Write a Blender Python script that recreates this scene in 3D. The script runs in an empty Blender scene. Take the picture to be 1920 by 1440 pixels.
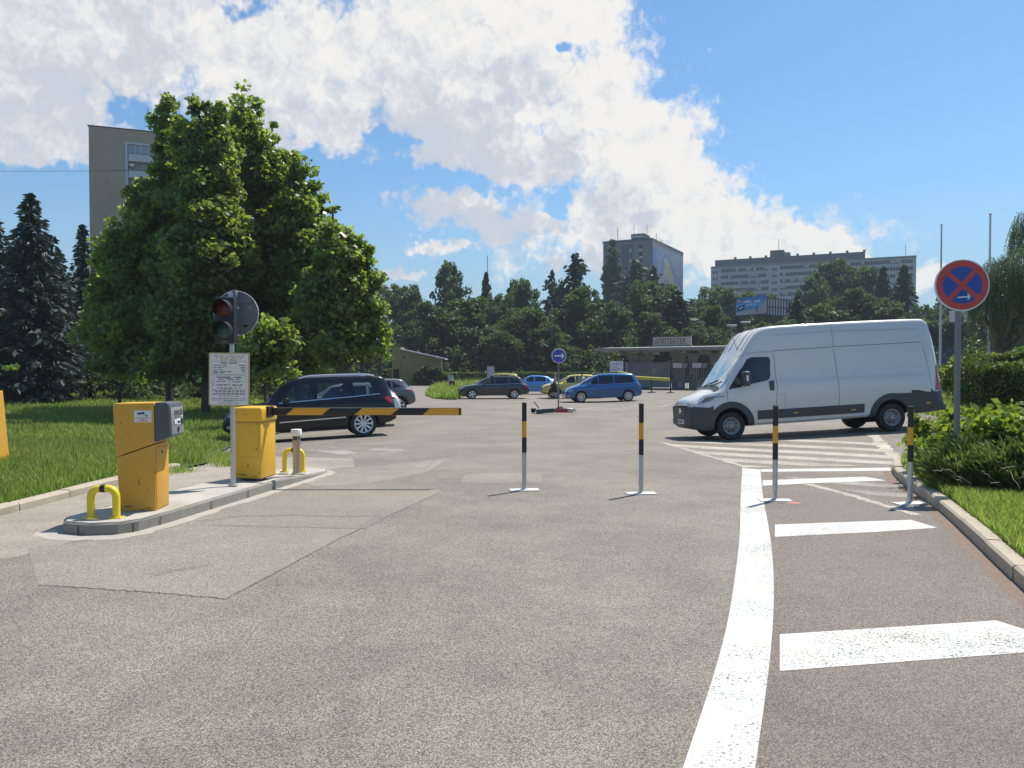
import bpy, bmesh, math, random
import numpy as np
from mathutils import Vector, Matrix
R = math.radians
random.seed(7)
rng = np.random.default_rng(11)
scene = bpy.context.scene
COL = scene.collection

# ------------------------------------------------------------------ camera
CAM_H = 1.6
PITCH = R(1.187)
FPX = 1400.0
cam_d = bpy.data.cameras.new('camera')
cam_d.sensor_width = 36.0
cam_d.lens = 36.0 * FPX / 1920.0
cam_d.clip_end = 9000
cam = bpy.data.objects.new('camera', cam_d)
cam.location = (0, 0, CAM_H)
cam.rotation_euler = (R(90) - PITCH, 0, 0)
COL.objects.link(cam)
scene.camera = cam
scene.render.resolution_x, scene.render.resolution_y = 1024, 768

# ------------------------------------------------------------------ light
SUN_EL, SUN_AZ = R(61.5), R(46)      # azimuth clockwise from +Y (ahead-right)
sd = bpy.data.lights.new('sun', 'SUN')
sd.energy = 4.8
sd.angle = R(0.53)
sd.color = (1.0, 0.95, 0.87)
so = bpy.data.objects.new('sun', sd)
sdir = Vector((math.sin(SUN_AZ) * math.cos(SUN_EL), math.cos(SUN_AZ) * math.cos(SUN_EL), math.sin(SUN_EL)))
so.rotation_euler = sdir.to_track_quat('Z', 'Y').to_euler()
so.location = (30, 30, 60)
COL.objects.link(so)
vs = scene.view_settings
vs.view_transform = 'Standard'
vs.look = 'None'
vs.gamma = 1
vs.exposure = 0.28
try:
    vs.use_curve_mapping = False
except Exception:
    pass
scene.cycles.max_bounces = 6
scene.cycles.diffuse_bounces = 3
scene.cycles.glossy_bounces = 3
scene.cycles.transmission_bounces = 4
scene.cycles.transparent_max_bounces = 8
scene.cycles.volume_bounces = 1
scene.cycles.use_denoising = True

# ------------------------------------------------------------------ sky with clouds (world)
SKY_STRENGTH = 0.11
world = bpy.data.worlds.new('World')
scene.world = world
world.use_nodes = True


class NT:
    """small node-tree writer"""
    def __init__(s, tree):
        s.t = tree
    def n(s, typ, **kw):
        nd = s.t.nodes.new(typ)
        for k, v in kw.items():
            setattr(nd, k, v)
        return nd
    def put(s, sock, v):
        if isinstance(v, bpy.types.NodeSocket):
            s.t.links.new(v, sock)
        else:
            sock.default_value = v
    def m(s, op, a, b=0.0, c=0.0, clamp=False):
        nd = s.n('ShaderNodeMath', operation=op, use_clamp=clamp)
        s.put(nd.inputs[0], a)
        s.put(nd.inputs[1], b)
        s.put(nd.inputs[2], c)
        return nd.outputs[0]
    def vm(s, op, a, b=(0, 0, 0)):
        nd = s.n('ShaderNodeVectorMath', operation=op)
        s.put(nd.inputs[0], a)
        s.put(nd.inputs[1], b)
        return nd.outputs['Value'] if op in ('LENGTH', 'DOT_PRODUCT', 'DISTANCE') else nd.outputs['Vector']
    def noise(s, vec, scale, detail=6, rough=0.55, dist=0.0, dim='3D'):
        nd = s.n('ShaderNodeTexNoise', noise_dimensions=dim)
        if vec is not None:
            s.put(nd.inputs['Vector'], vec)
        s.put(nd.inputs['Scale'], scale)
        s.put(nd.inputs['Detail'], detail)
        s.put(nd.inputs['Roughness'], rough)
        s.put(nd.inputs['Distortion'], dist)
        return nd.outputs['Fac'], nd.outputs['Color']
    def mix(s, fac, a, b, blend='MIX'):
        nd = s.n('ShaderNodeMix', data_type='RGBA', blend_type=blend)
        s.put(nd.inputs[0], fac)
        s.put(nd.inputs[6], a)
        s.put(nd.inputs[7], b)
        return nd.outputs[2]
    def ramp(s, v, lo, hi, a=0.0, b=1.0, smooth=True):
        nd = s.n('ShaderNodeMapRange', interpolation_type='SMOOTHSTEP' if smooth else 'LINEAR')
        s.put(nd.inputs['Value'], v)
        s.put(nd.inputs['From Min'], lo)
        s.put(nd.inputs['From Max'], hi)
        s.put(nd.inputs['To Min'], a)
        s.put(nd.inputs['To Max'], b)
        return nd.outputs['Result']


def c4(c):
    return (c[0], c[1], c[2], 1.0)


def azel(px, py):
    """direction of a photo pixel as azimuth / elevation in tens of degrees"""
    u, v = (px - 960) / FPX, (720 - py) / FPX
    d = Vector((u, math.cos(PITCH) + v * math.sin(PITCH), v * math.cos(PITCH) - math.sin(PITCH))).normalized()
    return math.degrees(math.atan2(d.x, d.y)) / 10, math.degrees(math.asin(d.z)) / 10


# cloud masses: direction (given through photo pixels), size, weight
CLOUDS = [
    (250, 40, 520, 170, 1.0), (560, 130, 330, 150, 1.0), (880, 130, 330, 200, 1.0), (1040, 40, 150, 110, 1.0),
    (1120, 180, 120, 110, 1.0), (1215, 245, 120, 70, 1.0), (1010, 290, 300, 70, 1.0), (1240, 330, 130, 75, 1.0),
    (1150, 385, 190, 50, .95), (1330, 400, 110, 60, 1.0), (1440, 445, 130, 50, 1.0), (1530, 470, 85, 48, 1.0),
    (1230, 470, 330, 60, .55), (70, 215, 190, 95, 1.0), (640, 235, 110, 60, .8), (60, 120, 260, 110, .8),
    (800, 385, 80, 32, .85), (905, 395, 95, 40, .95), (985, 430, 80, 34, .8), (1020, 475, 60, 30, .6), (815, 455, 50, 16, .75),
    (765, 522, 60, 12, .7), (1740, 520, 50, 22, .5), (860, 250, 180, 80, .9), (1620, 480, 40, 14, .6),
    (560, 235, 150, 50, .8), (960, 300, 130, 40, .9), (1170, 420, 170, 60, .85), (1370, 478, 220, 44, .8), (60, 285, 170, 46, .5), (1290, 300, 60, 50, 1.0),
    (-500, 150, 420, 200, 1.0), (300, -420, 900, 260, 1.0), (2400, -250, 300, 160, .9), (-300, -200, 500, 250, 1.0),
]
HOLES = [(1062, 92, 34, 32, .9), (470, 12, 80, 22, .6), (262, 205, 50, 55, .7), (60, 320, 170, 20, .3), (640, 345, 260, 60, .7),
         (745, 270, 60, 30, .6), (560, 55, 60, 22, .35), (880, 345, 130, 24, .55), (1030, 385, 40, 40, .5), (1085, 500, 60, 60, .5), (700, 440, 60, 40, .4)]


def detail_group():
    if 'cloud_detail' in bpy.data.node_groups:
        return bpy.data.node_groups['cloud_detail']
    g = bpy.data.node_groups.new('cloud_detail', 'ShaderNodeTree')
    g.interface.new_socket('P', in_out='INPUT', socket_type='NodeSocketVector')
    g.interface.new_socket('D', in_out='OUTPUT', socket_type='NodeSocketFloat')
    k = NT(g)
    P, go = k.n('NodeGroupInput').outputs['P'], k.n('NodeGroupOutput')
    n2, _ = k.noise(P, 5.0, 6, 0.66, dim='2D')
    # billows: rounded cauliflower lumps
    vo = k.n('ShaderNodeTexVoronoi', feature='F1', voronoi_dimensions='2D')
    k.put(vo.inputs['Vector'], k.vm('ADD', P, k.vm('MULTIPLY', k.noise(P, 6, 2, .6, dim='2D')[1], (.3, .3, 0))))
    k.put(vo.inputs['Scale'], 4.6)
    k.put(vo.inputs['Detail'], 2.0)
    k.put(vo.inputs['Roughness'], 0.6)
    bl = k.m('SUBTRACT', 0.42, vo.outputs['Distance'])
    k.put(go.inputs['D'], k.m('MULTIPLY_ADD', k.m('SUBTRACT', n2, 0.5), 0.36, k.m('MULTIPLY', bl, 0.34)))
    return g


def cloud_group(lite):
    # density field at (az, el)
    g = bpy.data.node_groups.new('cloud_field', 'ShaderNodeTree')
    g.interface.new_socket('P', in_out='INPUT', socket_type='NodeSocketVector')
    g.interface.new_socket('D', in_out='OUTPUT', socket_type='NodeSocketFloat')
    k = NT(g)
    gi, go = k.n('NodeGroupInput'), k.n('NodeGroupOutput')
    P = gi.outputs['P']
    # wobble the lookup so that masses get ragged outlines
    _, wc = k.noise(P, 2.2, 3, 0.6, dim='2D')
    w = k.vm('SUBTRACT', wc, (0.5, 0.5, 0.5))
    w = k.vm('MULTIPLY', w, (0.62, 0.42, 0.0))
    _, wc2 = k.noise(P, 7.5, 2 if lite else 4, 0.62, dim='2D')
    w2 = k.vm('MULTIPLY', k.vm('SUBTRACT', wc2, (0.5, 0.5, 0.5)), (0.20, 0.16, 0.0))
    Q = k.vm('ADD', k.vm('ADD', P, w), w2)
    Q = k.vm('MULTIPLY', Q, (1, 1, 0))
    acc = None
    for (px, py, rx, ry, wt_) in CLOUDS:
        a, e = azel(px, py)
        a2, _ = azel(px + rx * .5, py)
        _, e2 = azel(px, py - ry * .5)
        sa, se = abs(a2 - a) * 2, abs(e2 - e) * 2
        d = k.vm('MULTIPLY', k.vm('SUBTRACT', Q, (a, e, 0)), (1 / sa, 1 / se, 0))
        f = k.m('MULTIPLY_ADD', k.vm('LENGTH', d), -wt_, wt_)
        acc = f if acc is None else k.m('SMOOTH_MAX', acc, f, 0.12)
    for (px, py, rx, ry, wt_) in HOLES:
        a, e = azel(px, py)
        a2, _ = azel(px + rx * .5, py)
        _, e2 = azel(px, py - ry * .5)
        d = k.vm('MULTIPLY', k.vm('SUBTRACT', Q, (a, e, 0)), (.5 / abs(a2 - a), .5 / abs(e2 - e), 0))
        f = k.m('MULTIPLY', k.m('SUBTRACT', 1.0, k.vm('LENGTH', d), clamp=True), wt_)
        acc = k.m('SUBTRACT', acc, f)
    n1, _ = k.noise(P, 1.5, 4 if lite else 8, 0.60, dim='2D')
    if lite:
        k.put(go.inputs['D'], k.m('MULTIPLY_ADD', k.m('SUBTRACT', n1, 0.5), 0.75, acc))
        return g
    dn = k.n('ShaderNodeGroup', node_tree=detail_group())
    k.put(dn.inputs[0], P)
    s = k.m('MULTIPLY_ADD', k.m('SUBTRACT', n1, 0.5), 0.75, acc)
    s = k.m('ADD', s, dn.outputs[0])
    k.put(go.inputs['D'], s)
    return g


def build_world():
    wt = world.node_tree
    for nd in list(wt.nodes):
        wt.nodes.remove(nd)
    gf, gl = cloud_group(False), cloud_group(True)
    k = NT(wt)
    tc = k.n('ShaderNodeTexCoord')
    nrm = k.vm('NORMALIZE', tc.outputs['Generated'])
    sp = k.n('ShaderNodeSeparateXYZ')
    k.put(sp.inputs[0], nrm)
    az = k.m('MULTIPLY', k.m('ARCTAN2', sp.outputs[0], sp.outputs[1]), 180 / math.pi / 10)
    el = k.m('MULTIPLY', k.m('ARCSINE', sp.outputs[2]), 180 / math.pi / 10)
    cb = k.n('ShaderNodeCombineXYZ')
    k.put(cb.inputs[0], az)
    k.put(cb.inputs[1], el)
    P = cb.outputs[0]

    def field(off, g):
        gn = k.n('ShaderNodeGroup', node_tree=g)
        k.put(gn.inputs[0], k.vm('ADD', P, off))
        return gn.outputs[0]
    D0 = field((0, 0, 0), gf)
    gd = detail_group()

    def detail(off):
        gn = k.n('ShaderNodeGroup', node_tree=gd)
        k.put(gn.inputs[0], k.vm('ADD', P, off))
        return gn.outputs[0]
    E1 = k.m('SUBTRACT', detail((0, 0, 0)), detail((0.10, 0.12, 0)))
    D2 = field((0.30, 0.46, 0), gl)
    D3 = field((0.70, 1.05, 0), gl)
    sky = k.n('ShaderNodeTexSky', sky_type='NISHITA')
    sky.sun_disc = False
    sky.sun_elevation = SUN_EL
    sky.sun_rotation = SUN_AZ
    sky.air_density = 1.15
    sky.dust_density = 0.7
    sky.ozone_density = 1.6
    skyc = k.mix(1.0, sky.outputs[0], (.60, .85, 1.03, 1), 'MULTIPLY')
    skyc = k.mix(k.ramp(el, -.2, 1.5, .93, 0.0), skyc, (2.9, 3.95, 4.9, 1))
    mask = k.ramp(D0, -0.34, 0.20)
    mask = k.m('MULTIPLY', mask, k.ramp(el, 0.0, 0.55, 0.35, 1.0))
    # sunlit relief: thickness of cloud between a point and the sun
    lit = k.m('MULTIPLY_ADD', E1, 1.25, 0.86)
    lit = k.m('SUBTRACT', lit, k.m('MULTIPLY', k.m('MAXIMUM', D2, 0.0), 0.85))
    lit = k.m('SUBTRACT', lit, k.m('MULTIPLY', k.m('MAXIMUM', D3, 0.0), 0.60))
    lit = k.m('MULTIPLY_ADD', k.m('SUBTRACT', 0.35, D0), 0.25, lit)
    lit = k.ramp(lit, -0.05, 0.90)
    shade = k.mix(lit, (4.45, 4.8, 5.4, 1), (6.95, 6.8, 6.55, 1))
    col = k.mix(mask, skyc, shade)
    bg = k.n('ShaderNodeBackground')
    k.put(bg.inputs[0], col)
    k.put(bg.inputs[1], SKY_STRENGTH)
    out = k.n('ShaderNodeOutputWorld')
    wt.links.new(bg.outputs[0], out.inputs[0])
    world.cycles.sampling_method = 'NONE'


build_world()
# ------------------------------------------------------------------ ground shape
def smooth(a, b, v):
    t = np.clip((np.asarray(v, float) - a) / (b - a), 0, 1)
    return t * t * (3 - 2 * t)


def G(x, y):
    """height of the asphalt at (x, y): falls away beyond the barrier, climbs to the right under the van"""
    x = np.asarray(x, float)
    y = np.asarray(y, float)
    z = -0.38 * smooth(9.5, 28, y)
    d = x - 5.2
    r = np.minimum((d + np.sqrt(d * d + .36)) * .5, 11) * 0.054
    z = z + r * smooth(11, 17.5, y) * (1 - smooth(34, 62, y))
    d = -x - 3.4
    l = np.minimum((d + np.sqrt(d * d + .36)) * .5, 4.5) * 0.05
    z = z - l * smooth(12, 18, y) * (1 - smooth(26, 45, y))
    return z


def gz(x, y):
    return float(G(x, y))


def hill(x, y):
    x = np.asarray(x, float)
    y = np.asarray(y, float)
    return -0.30 + 15.0 * smooth(103, 290, y + 0.10 * np.abs(x)) + 0.5 * np.sin(x * .05) * smooth(108, 150, y)


def at(px, py, Y):
    """point of the photo pixel's ray at forward distance Y"""
    u, v = (px - 960) / FPX, (720 - py) / FPX
    t = Y / (math.cos(PITCH) + v * math.sin(PITCH))
    return Vector((u * t, Y, CAM_H + t * (v * math.cos(PITCH) - math.sin(PITCH))))


def gnd(px, py, dz=0.0):
    """point of the ground seen at a photo pixel"""
    Y = 10.0
    for _ in range(60):
        p = at(px, py, Y)
        u, v = (px - 960) / FPX, (720 - py) / FPX
        slope = (v * math.cos(PITCH) - math.sin(PITCH)) / (math.cos(PITCH) + v * math.sin(PITCH))
        Yn = (gz(p.x, Y) + dz - CAM_H) / slope
        Y = Y * .5 + Yn * .5
    p = at(px, py, Y)
    return p


# ------------------------------------------------------------------ objects
def tag(o, label=None, cat=None, group=None, kind=None):
    if label:
        o['label'] = label
    if cat:
        o['category'] = cat
    if group:
        o['group'] = group
    if kind:
        o['kind'] = kind
    return o


def thing(name, label, cat, loc=(0, 0, 0), rz=0.0, group=None):
    o = bpy.data.objects.new(name, None)
    o.empty_display_size = .2
    o.location = loc
    o.rotation_euler = (0, 0, rz)
    COL.objects.link(o)
    return tag(o, label, cat, group)


def link_mesh(name, me, mats, parent=None, loc=None):
    o = bpy.data.objects.new(name, me)
    COL.objects.link(o)
    if mats is not None and not isinstance(mats, (list, tuple)):
        mats = [mats]
    for m in (mats or []):
        me.materials.append(m)
    if parent is not None:
        o.parent = parent
    if loc is not None:
        o.location = loc
    return o


def copy_tree(o, parent=None):
    c = o.copy()
    COL.objects.link(c)
    if parent is not None:
        c.parent = parent
    for ch in list(o.children):
        copy_tree(ch, c)
    return c


class MB:
    """mesh builder: collects shapes, links them as one object"""
    def __init__(s):
        s.v, s.f, s.mi, s.sm = [], [], [], []
    def add(s, verts, faces, mi=0, smooth_=False):
        b = len(s.v)
        s.v += [tuple(v) for v in verts]
        s.f += [tuple(b + i for i in f) for f in faces]
        s.mi += [mi] * len(faces)
        s.sm += [smooth_] * len(faces)
        return s
    def box(s, a, b, mi=0, M=None):
        (x0, y0, z0), (x1, y1, z1) = a, b
        vs_ = [Vector(p) for p in ((x0, y0, z0), (x1, y0, z0), (x1, y1, z0), (x0, y1, z0), (x0, y0, z1), (x1, y0, z1), (x1, y1, z1), (x0, y1, z1))]
        if M is not None:
            vs_ = [M @ v for v in vs_]
        return s.add(vs_, [(3, 2, 1, 0), (4, 5, 6, 7), (0, 1, 5, 4), (1, 2, 6, 5), (2, 3, 7, 6), (3, 0, 4, 7)], mi)
    def rbox(s, a, b, r=.02, mi=0, M=None, seg=2):
        """box with rounded edges"""
        bm = bmesh.new()
        bmesh.ops.create_cube(bm, size=1)
        sx, sy, sz = (b[i] - a[i] for i in range(3))
        for v in bm.verts:
            v.co = Vector(((v.co.x + .5) * sx + a[0], (v.co.y + .5) * sy + a[1], (v.co.z + .5) * sz + a[2]))
        bmesh.ops.bevel(bm, geom=list(bm.edges), offset=min(r, .49 * min(sx, sy, sz)), segments=seg, affect='EDGES', profile=.5)
        vs_ = [v.co.copy() for v in bm.verts]
        if M is not None:
            vs_ = [M @ v for v in vs_]
        bm.verts.index_update()
        fs = [tuple(v.index for v in f.verts) for f in bm.faces]
        bm.free()
        return s.add(vs_, fs, mi, True)
    def tube(s, pts, rad, n=10, mi=0, caps=True):
        """tube along points; rad one number or one per point"""
        pts = [Vector(p) for p in pts]
        rr = rad if isinstance(rad, (list, tuple)) else [rad] * len(pts)
        vs_, fs = [], []
        up = None
        for i, p in enumerate(pts):
            d = (pts[min(i + 1, len(pts) - 1)] - pts[max(i - 1, 0)])
            d = d.normalized() if d.length > 1e-9 else Vector((0, 0, 1))
            if up is None:
                a = Vector((1, 0, 0)) if abs(d.x) < .9 else Vector((0, 1, 0))
                up = (a - d * a.dot(d)).normalized()
            else:
                up = up - d * up.dot(d)
                up = up.normalized() if up.length > 1e-6 else d.orthogonal().normalized()
            q = d.cross(up)
            for k in range(n):
                t = 2 * math.pi * k / n
                vs_.append(p + (up * math.cos(t) + q * math.sin(t)) * rr[i])
        for i in range(len(pts) - 1):
            for k in range(n):
                fs.append((i * n + k, i * n + (k + 1) % n, (i + 1) * n + (k + 1) % n, (i + 1) * n + k))
        s.add(vs_, fs, mi, True)
        if caps:
            b = len(s.v) - len(vs_)
            s.f += [tuple(b + k for k in reversed(range(n))), tuple(b + (len(pts) - 1) * n + k for k in range(n))]
            s.mi += [mi, mi]
            s.sm += [False, False]
        return s
    def lathe(s, prof, n=24, mi=0, M=None, caps=True):
        """profile (r, z) turned about z"""
        vs_, fs = [], []
        for (r, z) in prof:
            for k in range(n):
                t = 2 * math.pi * k / n
                vs_.append(Vector((r * math.cos(t), r * math.sin(t), z)))
        if M is not None:
            vs_ = [M @ v for v in vs_]
        for i in range(len(prof) - 1):
            for k in range(n):
                fs.append((i * n + k, i * n + (k + 1) % n, (i + 1) * n + (k + 1) % n, (i + 1) * n + k))
        s.add(vs_, fs, mi, True)
        if caps:
            b = len(s.v) - len(vs_)
            s.f += [tuple(b + k for k in reversed(range(n))), tuple(b + (len(prof) - 1) * n + k for k in range(n))]
            s.mi += [mi, mi]
            s.sm += [False, False]
        return s
    def prism(s, poly, h, M=None, mi=0):
        """polygon in xy, extruded from z=0 to z=h"""
        n = len(poly)
        vs_ = [Vector((p[0], p[1], 0)) for p in poly] + [Vector((p[0], p[1], h)) for p in poly]
        if M is not None:
            vs_ = [M @ v for v in vs_]
        fs = [tuple(reversed(range(n))), tuple(range(n, 2 * n))] + [(i, (i + 1) % n, n + (i + 1) % n, n + i) for i in range(n)]
        return s.add(vs_, fs, mi)
    def build(s, name, mats, parent=None, sharp=38, loc=None):
        me = bpy.data.meshes.new(name)
        me.from_pydata([tuple(v) for v in s.v], [], s.f)
        me.polygons.foreach_set('material_index', s.mi)
        me.polygons.foreach_set('use_smooth', s.sm)
        me.update()
        if any(s.sm):
            me.set_sharp_from_angle(angle=R(sharp))
        return link_mesh(name, me, mats, parent, loc)


def np_mesh(name, verts, faces, mats, parent=None, attr=None, smooth_=False):
    """fast mesh from numpy arrays: verts (n,3), faces (m,k); attr: float per face"""
    me = bpy.data.meshes.new(name)
    n, (m, k) = len(verts), faces.shape
    me.vertices.add(n)
    me.vertices.foreach_set('co', np.ascontiguousarray(verts, dtype=np.float32).ravel())
    me.loops.add(m * k)
    me.loops.foreach_set('vertex_index', np.ascontiguousarray(faces, dtype=np.int32).ravel())
    me.polygons.add(m)
    me.polygons.foreach_set('loop_start', np.arange(0, m * k, k, dtype=np.int32))
    if smooth_:
        me.polygons.foreach_set('use_smooth', np.ones(m, dtype=bool))
    if attr is not None:
        a = me.attributes.new('tint', 'FLOAT', 'FACE')
        a.data.foreach_set('value', np.ascontiguousarray(attr, dtype=np.float32))
    me.update(calc_edges=True)
    me.validate()
    return link_mesh(name, me, mats, parent)


def text_mesh(name, s, size, m, parent=None, M=None, ext=.0008, align='CENTER', squeeze=1.0):
    cu = bpy.data.curves.new(name, 'FONT')
    cu.body = s
    cu.size = size
    cu.extrude = ext
    cu.align_x = align
    cu.align_y = 'CENTER'
    t = bpy.data.objects.new(name, cu)
    COL.objects.link(t)
    dg = bpy.context.evaluated_depsgraph_get()
    me = bpy.data.meshes.new_from_object(t.evaluated_get(dg))
    bpy.data.objects.remove(t)
    bpy.data.curves.remove(cu)
    if squeeze != 1.0:
        me.transform(Matrix.Diagonal((squeeze, 1, 1, 1)))
    if M is not None:
        me.transform(M)
    me.materials.clear()
    return link_mesh(name, me, m, parent)


def bake(o):
    """apply modifiers of o without operators"""
    bpy.context.view_layer.update()
    dg = bpy.context.evaluated_depsgraph_get()
    me = bpy.data.meshes.new_from_object(o.evaluated_get(dg))
    old = o.data
    o.modifiers.clear()
    o.data = me
    if old.users == 0:
        bpy.data.meshes.remove(old)
    return o


def frame(origin, xax, yax):
    """matrix with given origin, x axis, y axis (z = x cross y)"""
    x = Vector(xax).normalized()
    z = x.cross(Vector(yax)).normalized()
    y = z.cross(x)
    M = Matrix.Identity(4)
    for i in range(3):
        M[i][0], M[i][1], M[i][2], M[i][3] = x[i], y[i], z[i], origin[i]
    return M


FACE = lambda x, y, z: frame((x, y, z), (1, 0, 0), (0, 0, 1))     # plane facing the camera side (-Y), x to the right, y up


# ------------------------------------------------------------------ materials
MATS = {}


def new_mat(name):
    m = bpy.data.materials.new(name)
    m.use_nodes = True
    t = m.node_tree
    for nd in list(t.nodes):
        t.nodes.remove(nd)
    k = NT(t)
    out = k.n('ShaderNodeOutputMaterial')
    return m, k, out


def pbsdf(k, out, col, rough=.5, metal=0.0, spec=.5, coat=0.0, bump=None, bstr=.2, bdist=.01, emis=None):
    b = k.n('ShaderNodeBsdfPrincipled')
    k.put(b.inputs['Base Color'], col)
    k.put(b.inputs['Roughness'], rough)
    k.put(b.inputs['Metallic'], metal)
    k.put(b.inputs['Specular IOR Level'], spec)
    k.put(b.inputs['Coat Weight'], coat)
    k.put(b.inputs['Coat Roughness'], .05)
    if bump is not None:
        bn = k.n('ShaderNodeBump')
        k.put(bn.inputs['Strength'], bstr)
        k.put(bn.inputs['Distance'], bdist)
        k.put(bn.inputs['Height'], bump)
        k.put(b.inputs['Normal'], bn.outputs[0])
    k.t.links.new(b.outputs[0], out.inputs[0])
    return b


def mat(name, col, rough=.5, metal=0.0, var=.10, scale=6.0, spec=.5, coat=0.0, bump=0.0, bscale=60.0, dirt=0.0, dirtcol=(.16, .14, .11)):
    if name in MATS:
        return MATS[name]
    m, k, out = new_mat(name)
    tc = k.n('ShaderNodeTexCoord')
    P = tc.outputs['Object']
    n, _ = k.noise(P, scale, 5, .6)
    f = k.m('MULTIPLY_ADD', k.m('SUBTRACT', n, .5), 2 * var, 1.0)
    cc = k.n('ShaderNodeCombineColor')
    for i in range(3):
        k.put(cc.inputs[i], k.m('MULTIPLY', f, col[i]))
    c = cc.outputs[0]
    if dirt:
        n2, _ = k.noise(P, scale * .6, 8, .7)
        c = k.mix(k.m('MULTIPLY', k.ramp(n2, .48, .75), dirt), c, c4(dirtcol))
    r = k.m('MULTIPLY_ADD', k.m('SUBTRACT', n, .5), .25 * min(rough, .4), rough)
    bh = None
    if bump:
        bh, _ = k.noise(P, bscale, 4, .6)
    pbsdf(k, out, c, r, metal, spec, coat, bh, bump, .006)
    MATS[name] = m
    return m


def asphalt_mat(name, lo, hi, patch=.18, warm=0.0, cracks=True):
    m, k, out = new_mat(name)
    tc = k.n('ShaderNodeTexCoord')
    P = tc.outputs['Object']
    # stones of two sizes
    v1 = k.n('ShaderNodeTexVoronoi', feature='F1')
    k.put(v1.inputs['Vector'], P)
    k.put(v1.inputs['Scale'], 105.0)
    v2 = k.n('ShaderNodeTexVoronoi', feature='F1')
    k.put(v2.inputs['Vector'], P)
    k.put(v2.inputs['Scale'], 230.0)
    s1 = k.n('ShaderNodeSeparateColor')
    k.put(s1.inputs[0], v1.outputs['Color'])
    s2 = k.n('ShaderNodeSeparateColor')
    k.put(s2.inputs[0], v2.outputs['Color'])
    stone = k.m('MULTIPLY_ADD', s1.outputs[0], .55, k.m('MULTIPLY', s2.outputs[0], .45))
    pit = k.ramp(v1.outputs['Distance'], .30, .75)
    n, _ = k.noise(P, 38, 5, .7)
    g = k.m('ADD', k.m('MULTIPLY_ADD', stone, .72, .04), k.m('MULTIPLY', n, .40))
    g = k.m('SUBTRACT', g, k.m('MULTIPLY', pit, .36))
    col = k.mix(k.ramp(g, .20, .86, smooth=False), c4(lo), c4(hi))
    # tint of single stones
    col = k.mix(k.m('MULTIPLY', s1.outputs[1], .28), col, (.30, .24, .18, 1))
    col = k.mix(k.m('MULTIPLY', k.ramp(s2.outputs[2], .72, 1.0), .5), col, (.52, .49, .44, 1))
    # broad wear, oil darkening, tyre polish
    b1, _ = k.noise(P, .55, 6, .6)
    b2, _ = k.noise(P, 2.6, 5, .62)
    w = k.m('ADD', k.m('MULTIPLY', k.ramp(b1, .32, .68, -.5, .5), patch), k.m('MULTIPLY', k.ramp(b2, .3, .7, -.5, .5), patch * .55))
    sn, _ = k.noise(P, .9, 4, .55, .8)
    w = k.m('SUBTRACT', w, k.m('MULTIPLY', k.ramp(sn, .62, .72), .16))
    hs = k.n('ShaderNodeHueSaturation')
    k.put(hs.inputs['Color'], col)
    k.put(hs.inputs['Value'], k.m('ADD', 1.0, w))
    col = hs.outputs[0]
    if cracks:
        wv = k.vm('ADD', P, k.vm('MULTIPLY', k.noise(P, 1.3, 5, .65)[1], (1.2, 1.2, 0)))
        vc = k.n('ShaderNodeTexVoronoi', feature='DISTANCE_TO_EDGE')
        k.put(vc.inputs['Vector'], wv)
        k.put(vc.inputs['Scale'], .17)
        ck = k.ramp(vc.outputs['Distance'], .0, .0022, 1, 0)
        ck = k.m('MULTIPLY', ck, k.ramp(k.noise(P, .35, 3, .5)[0], .52, .66))
        col = k.mix(k.m('MULTIPLY', ck, .7), col, (.045, .04, .035, 1))
    h = k.m('SUBTRACT', k.m('MULTIPLY', stone, .5), pit)
    pbsdf(k, out, col, .74, 0, .5, 0, h, .45, .007)
    return m


def paint_mat(name, col, wear=.5, under=(.17, .155, .14), dirty=.15):
    """road paint: worn through to the stones"""
    m, k, out = new_mat(name)
    tc = k.n('ShaderNodeTexCoord')
    P = tc.outputs['Object']
    v1 = k.n('ShaderNodeTexVoronoi', feature='F1')
    k.put(v1.inputs['Vector'], P)
    k.put(v1.inputs['Scale'], 78.0)
    n, _ = k.noise(P, 60, 5, .7)
    b, _ = k.noise(P, 1.1, 6, .6)
    g = k.m('ADD', k.m('MULTIPLY', k.ramp(v1.outputs['Distance'], .30, .8), .55), k.m('MULTIPLY', n, .55))
    g = k.m('ADD', g, k.m('MULTIPLY', k.m('SUBTRACT', b, .5), 1.35))
    f = k.ramp(g, 1.02 - wear * .62, 1.22 - wear * .62)
    col_ = k.mix(k.m('MULTIPLY', k.ramp(k.noise(P, 1.7, 6, .65)[0], .45, .75), dirty), c4(col), (.50, .42, .27, 1))
    c = k.mix(f, col_, c4(under))
    pbsdf(k, out, c, .7, 0, .4, 0, k.m('SUBTRACT', n, v1.outputs['Distance']), .3, .004)
    return m


def leaf_mat(name, c_lo, c_hi, trans=.4, tcol=None, rough=.45, spec=.4):
    m, k, out = new_mat(name)
    a = k.n('ShaderNodeAttribute', attribute_name='tint')
    oi = k.n('ShaderNodeObjectInfo')
    f = k.m('MULTIPLY_ADD', k.m('SUBTRACT', oi.outputs['Random'], .5), .25, a.outputs['Fac'], clamp=True)
    col = k.mix(f, c4(c_lo), c4(c_hi))
    b = k.n('ShaderNodeBsdfPrincipled')
    k.put(b.inputs['Base Color'], col)
    k.put(b.inputs['Roughness'], rough)
    k.put(b.inputs['Specular IOR Level'], spec)
    t = k.n('ShaderNodeBsdfTranslucent')
    tc = tcol or (c_hi[0] * 1.5, c_hi[1] * 1.45, c_hi[2] * .7)
    k.put(t.inputs[0], k.mix(f, c4([c * .55 for c in tc]), c4(tc)))
    mx = k.n('ShaderNodeMixShader')
    k.put(mx.inputs[0], trans)
    k.t.links.new(b.outputs[0], mx.inputs[1])
    k.t.links.new(t.outputs[0], mx.inputs[2])
    k.t.links.new(mx.outputs[0], out.inputs[0])
    return m


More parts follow.
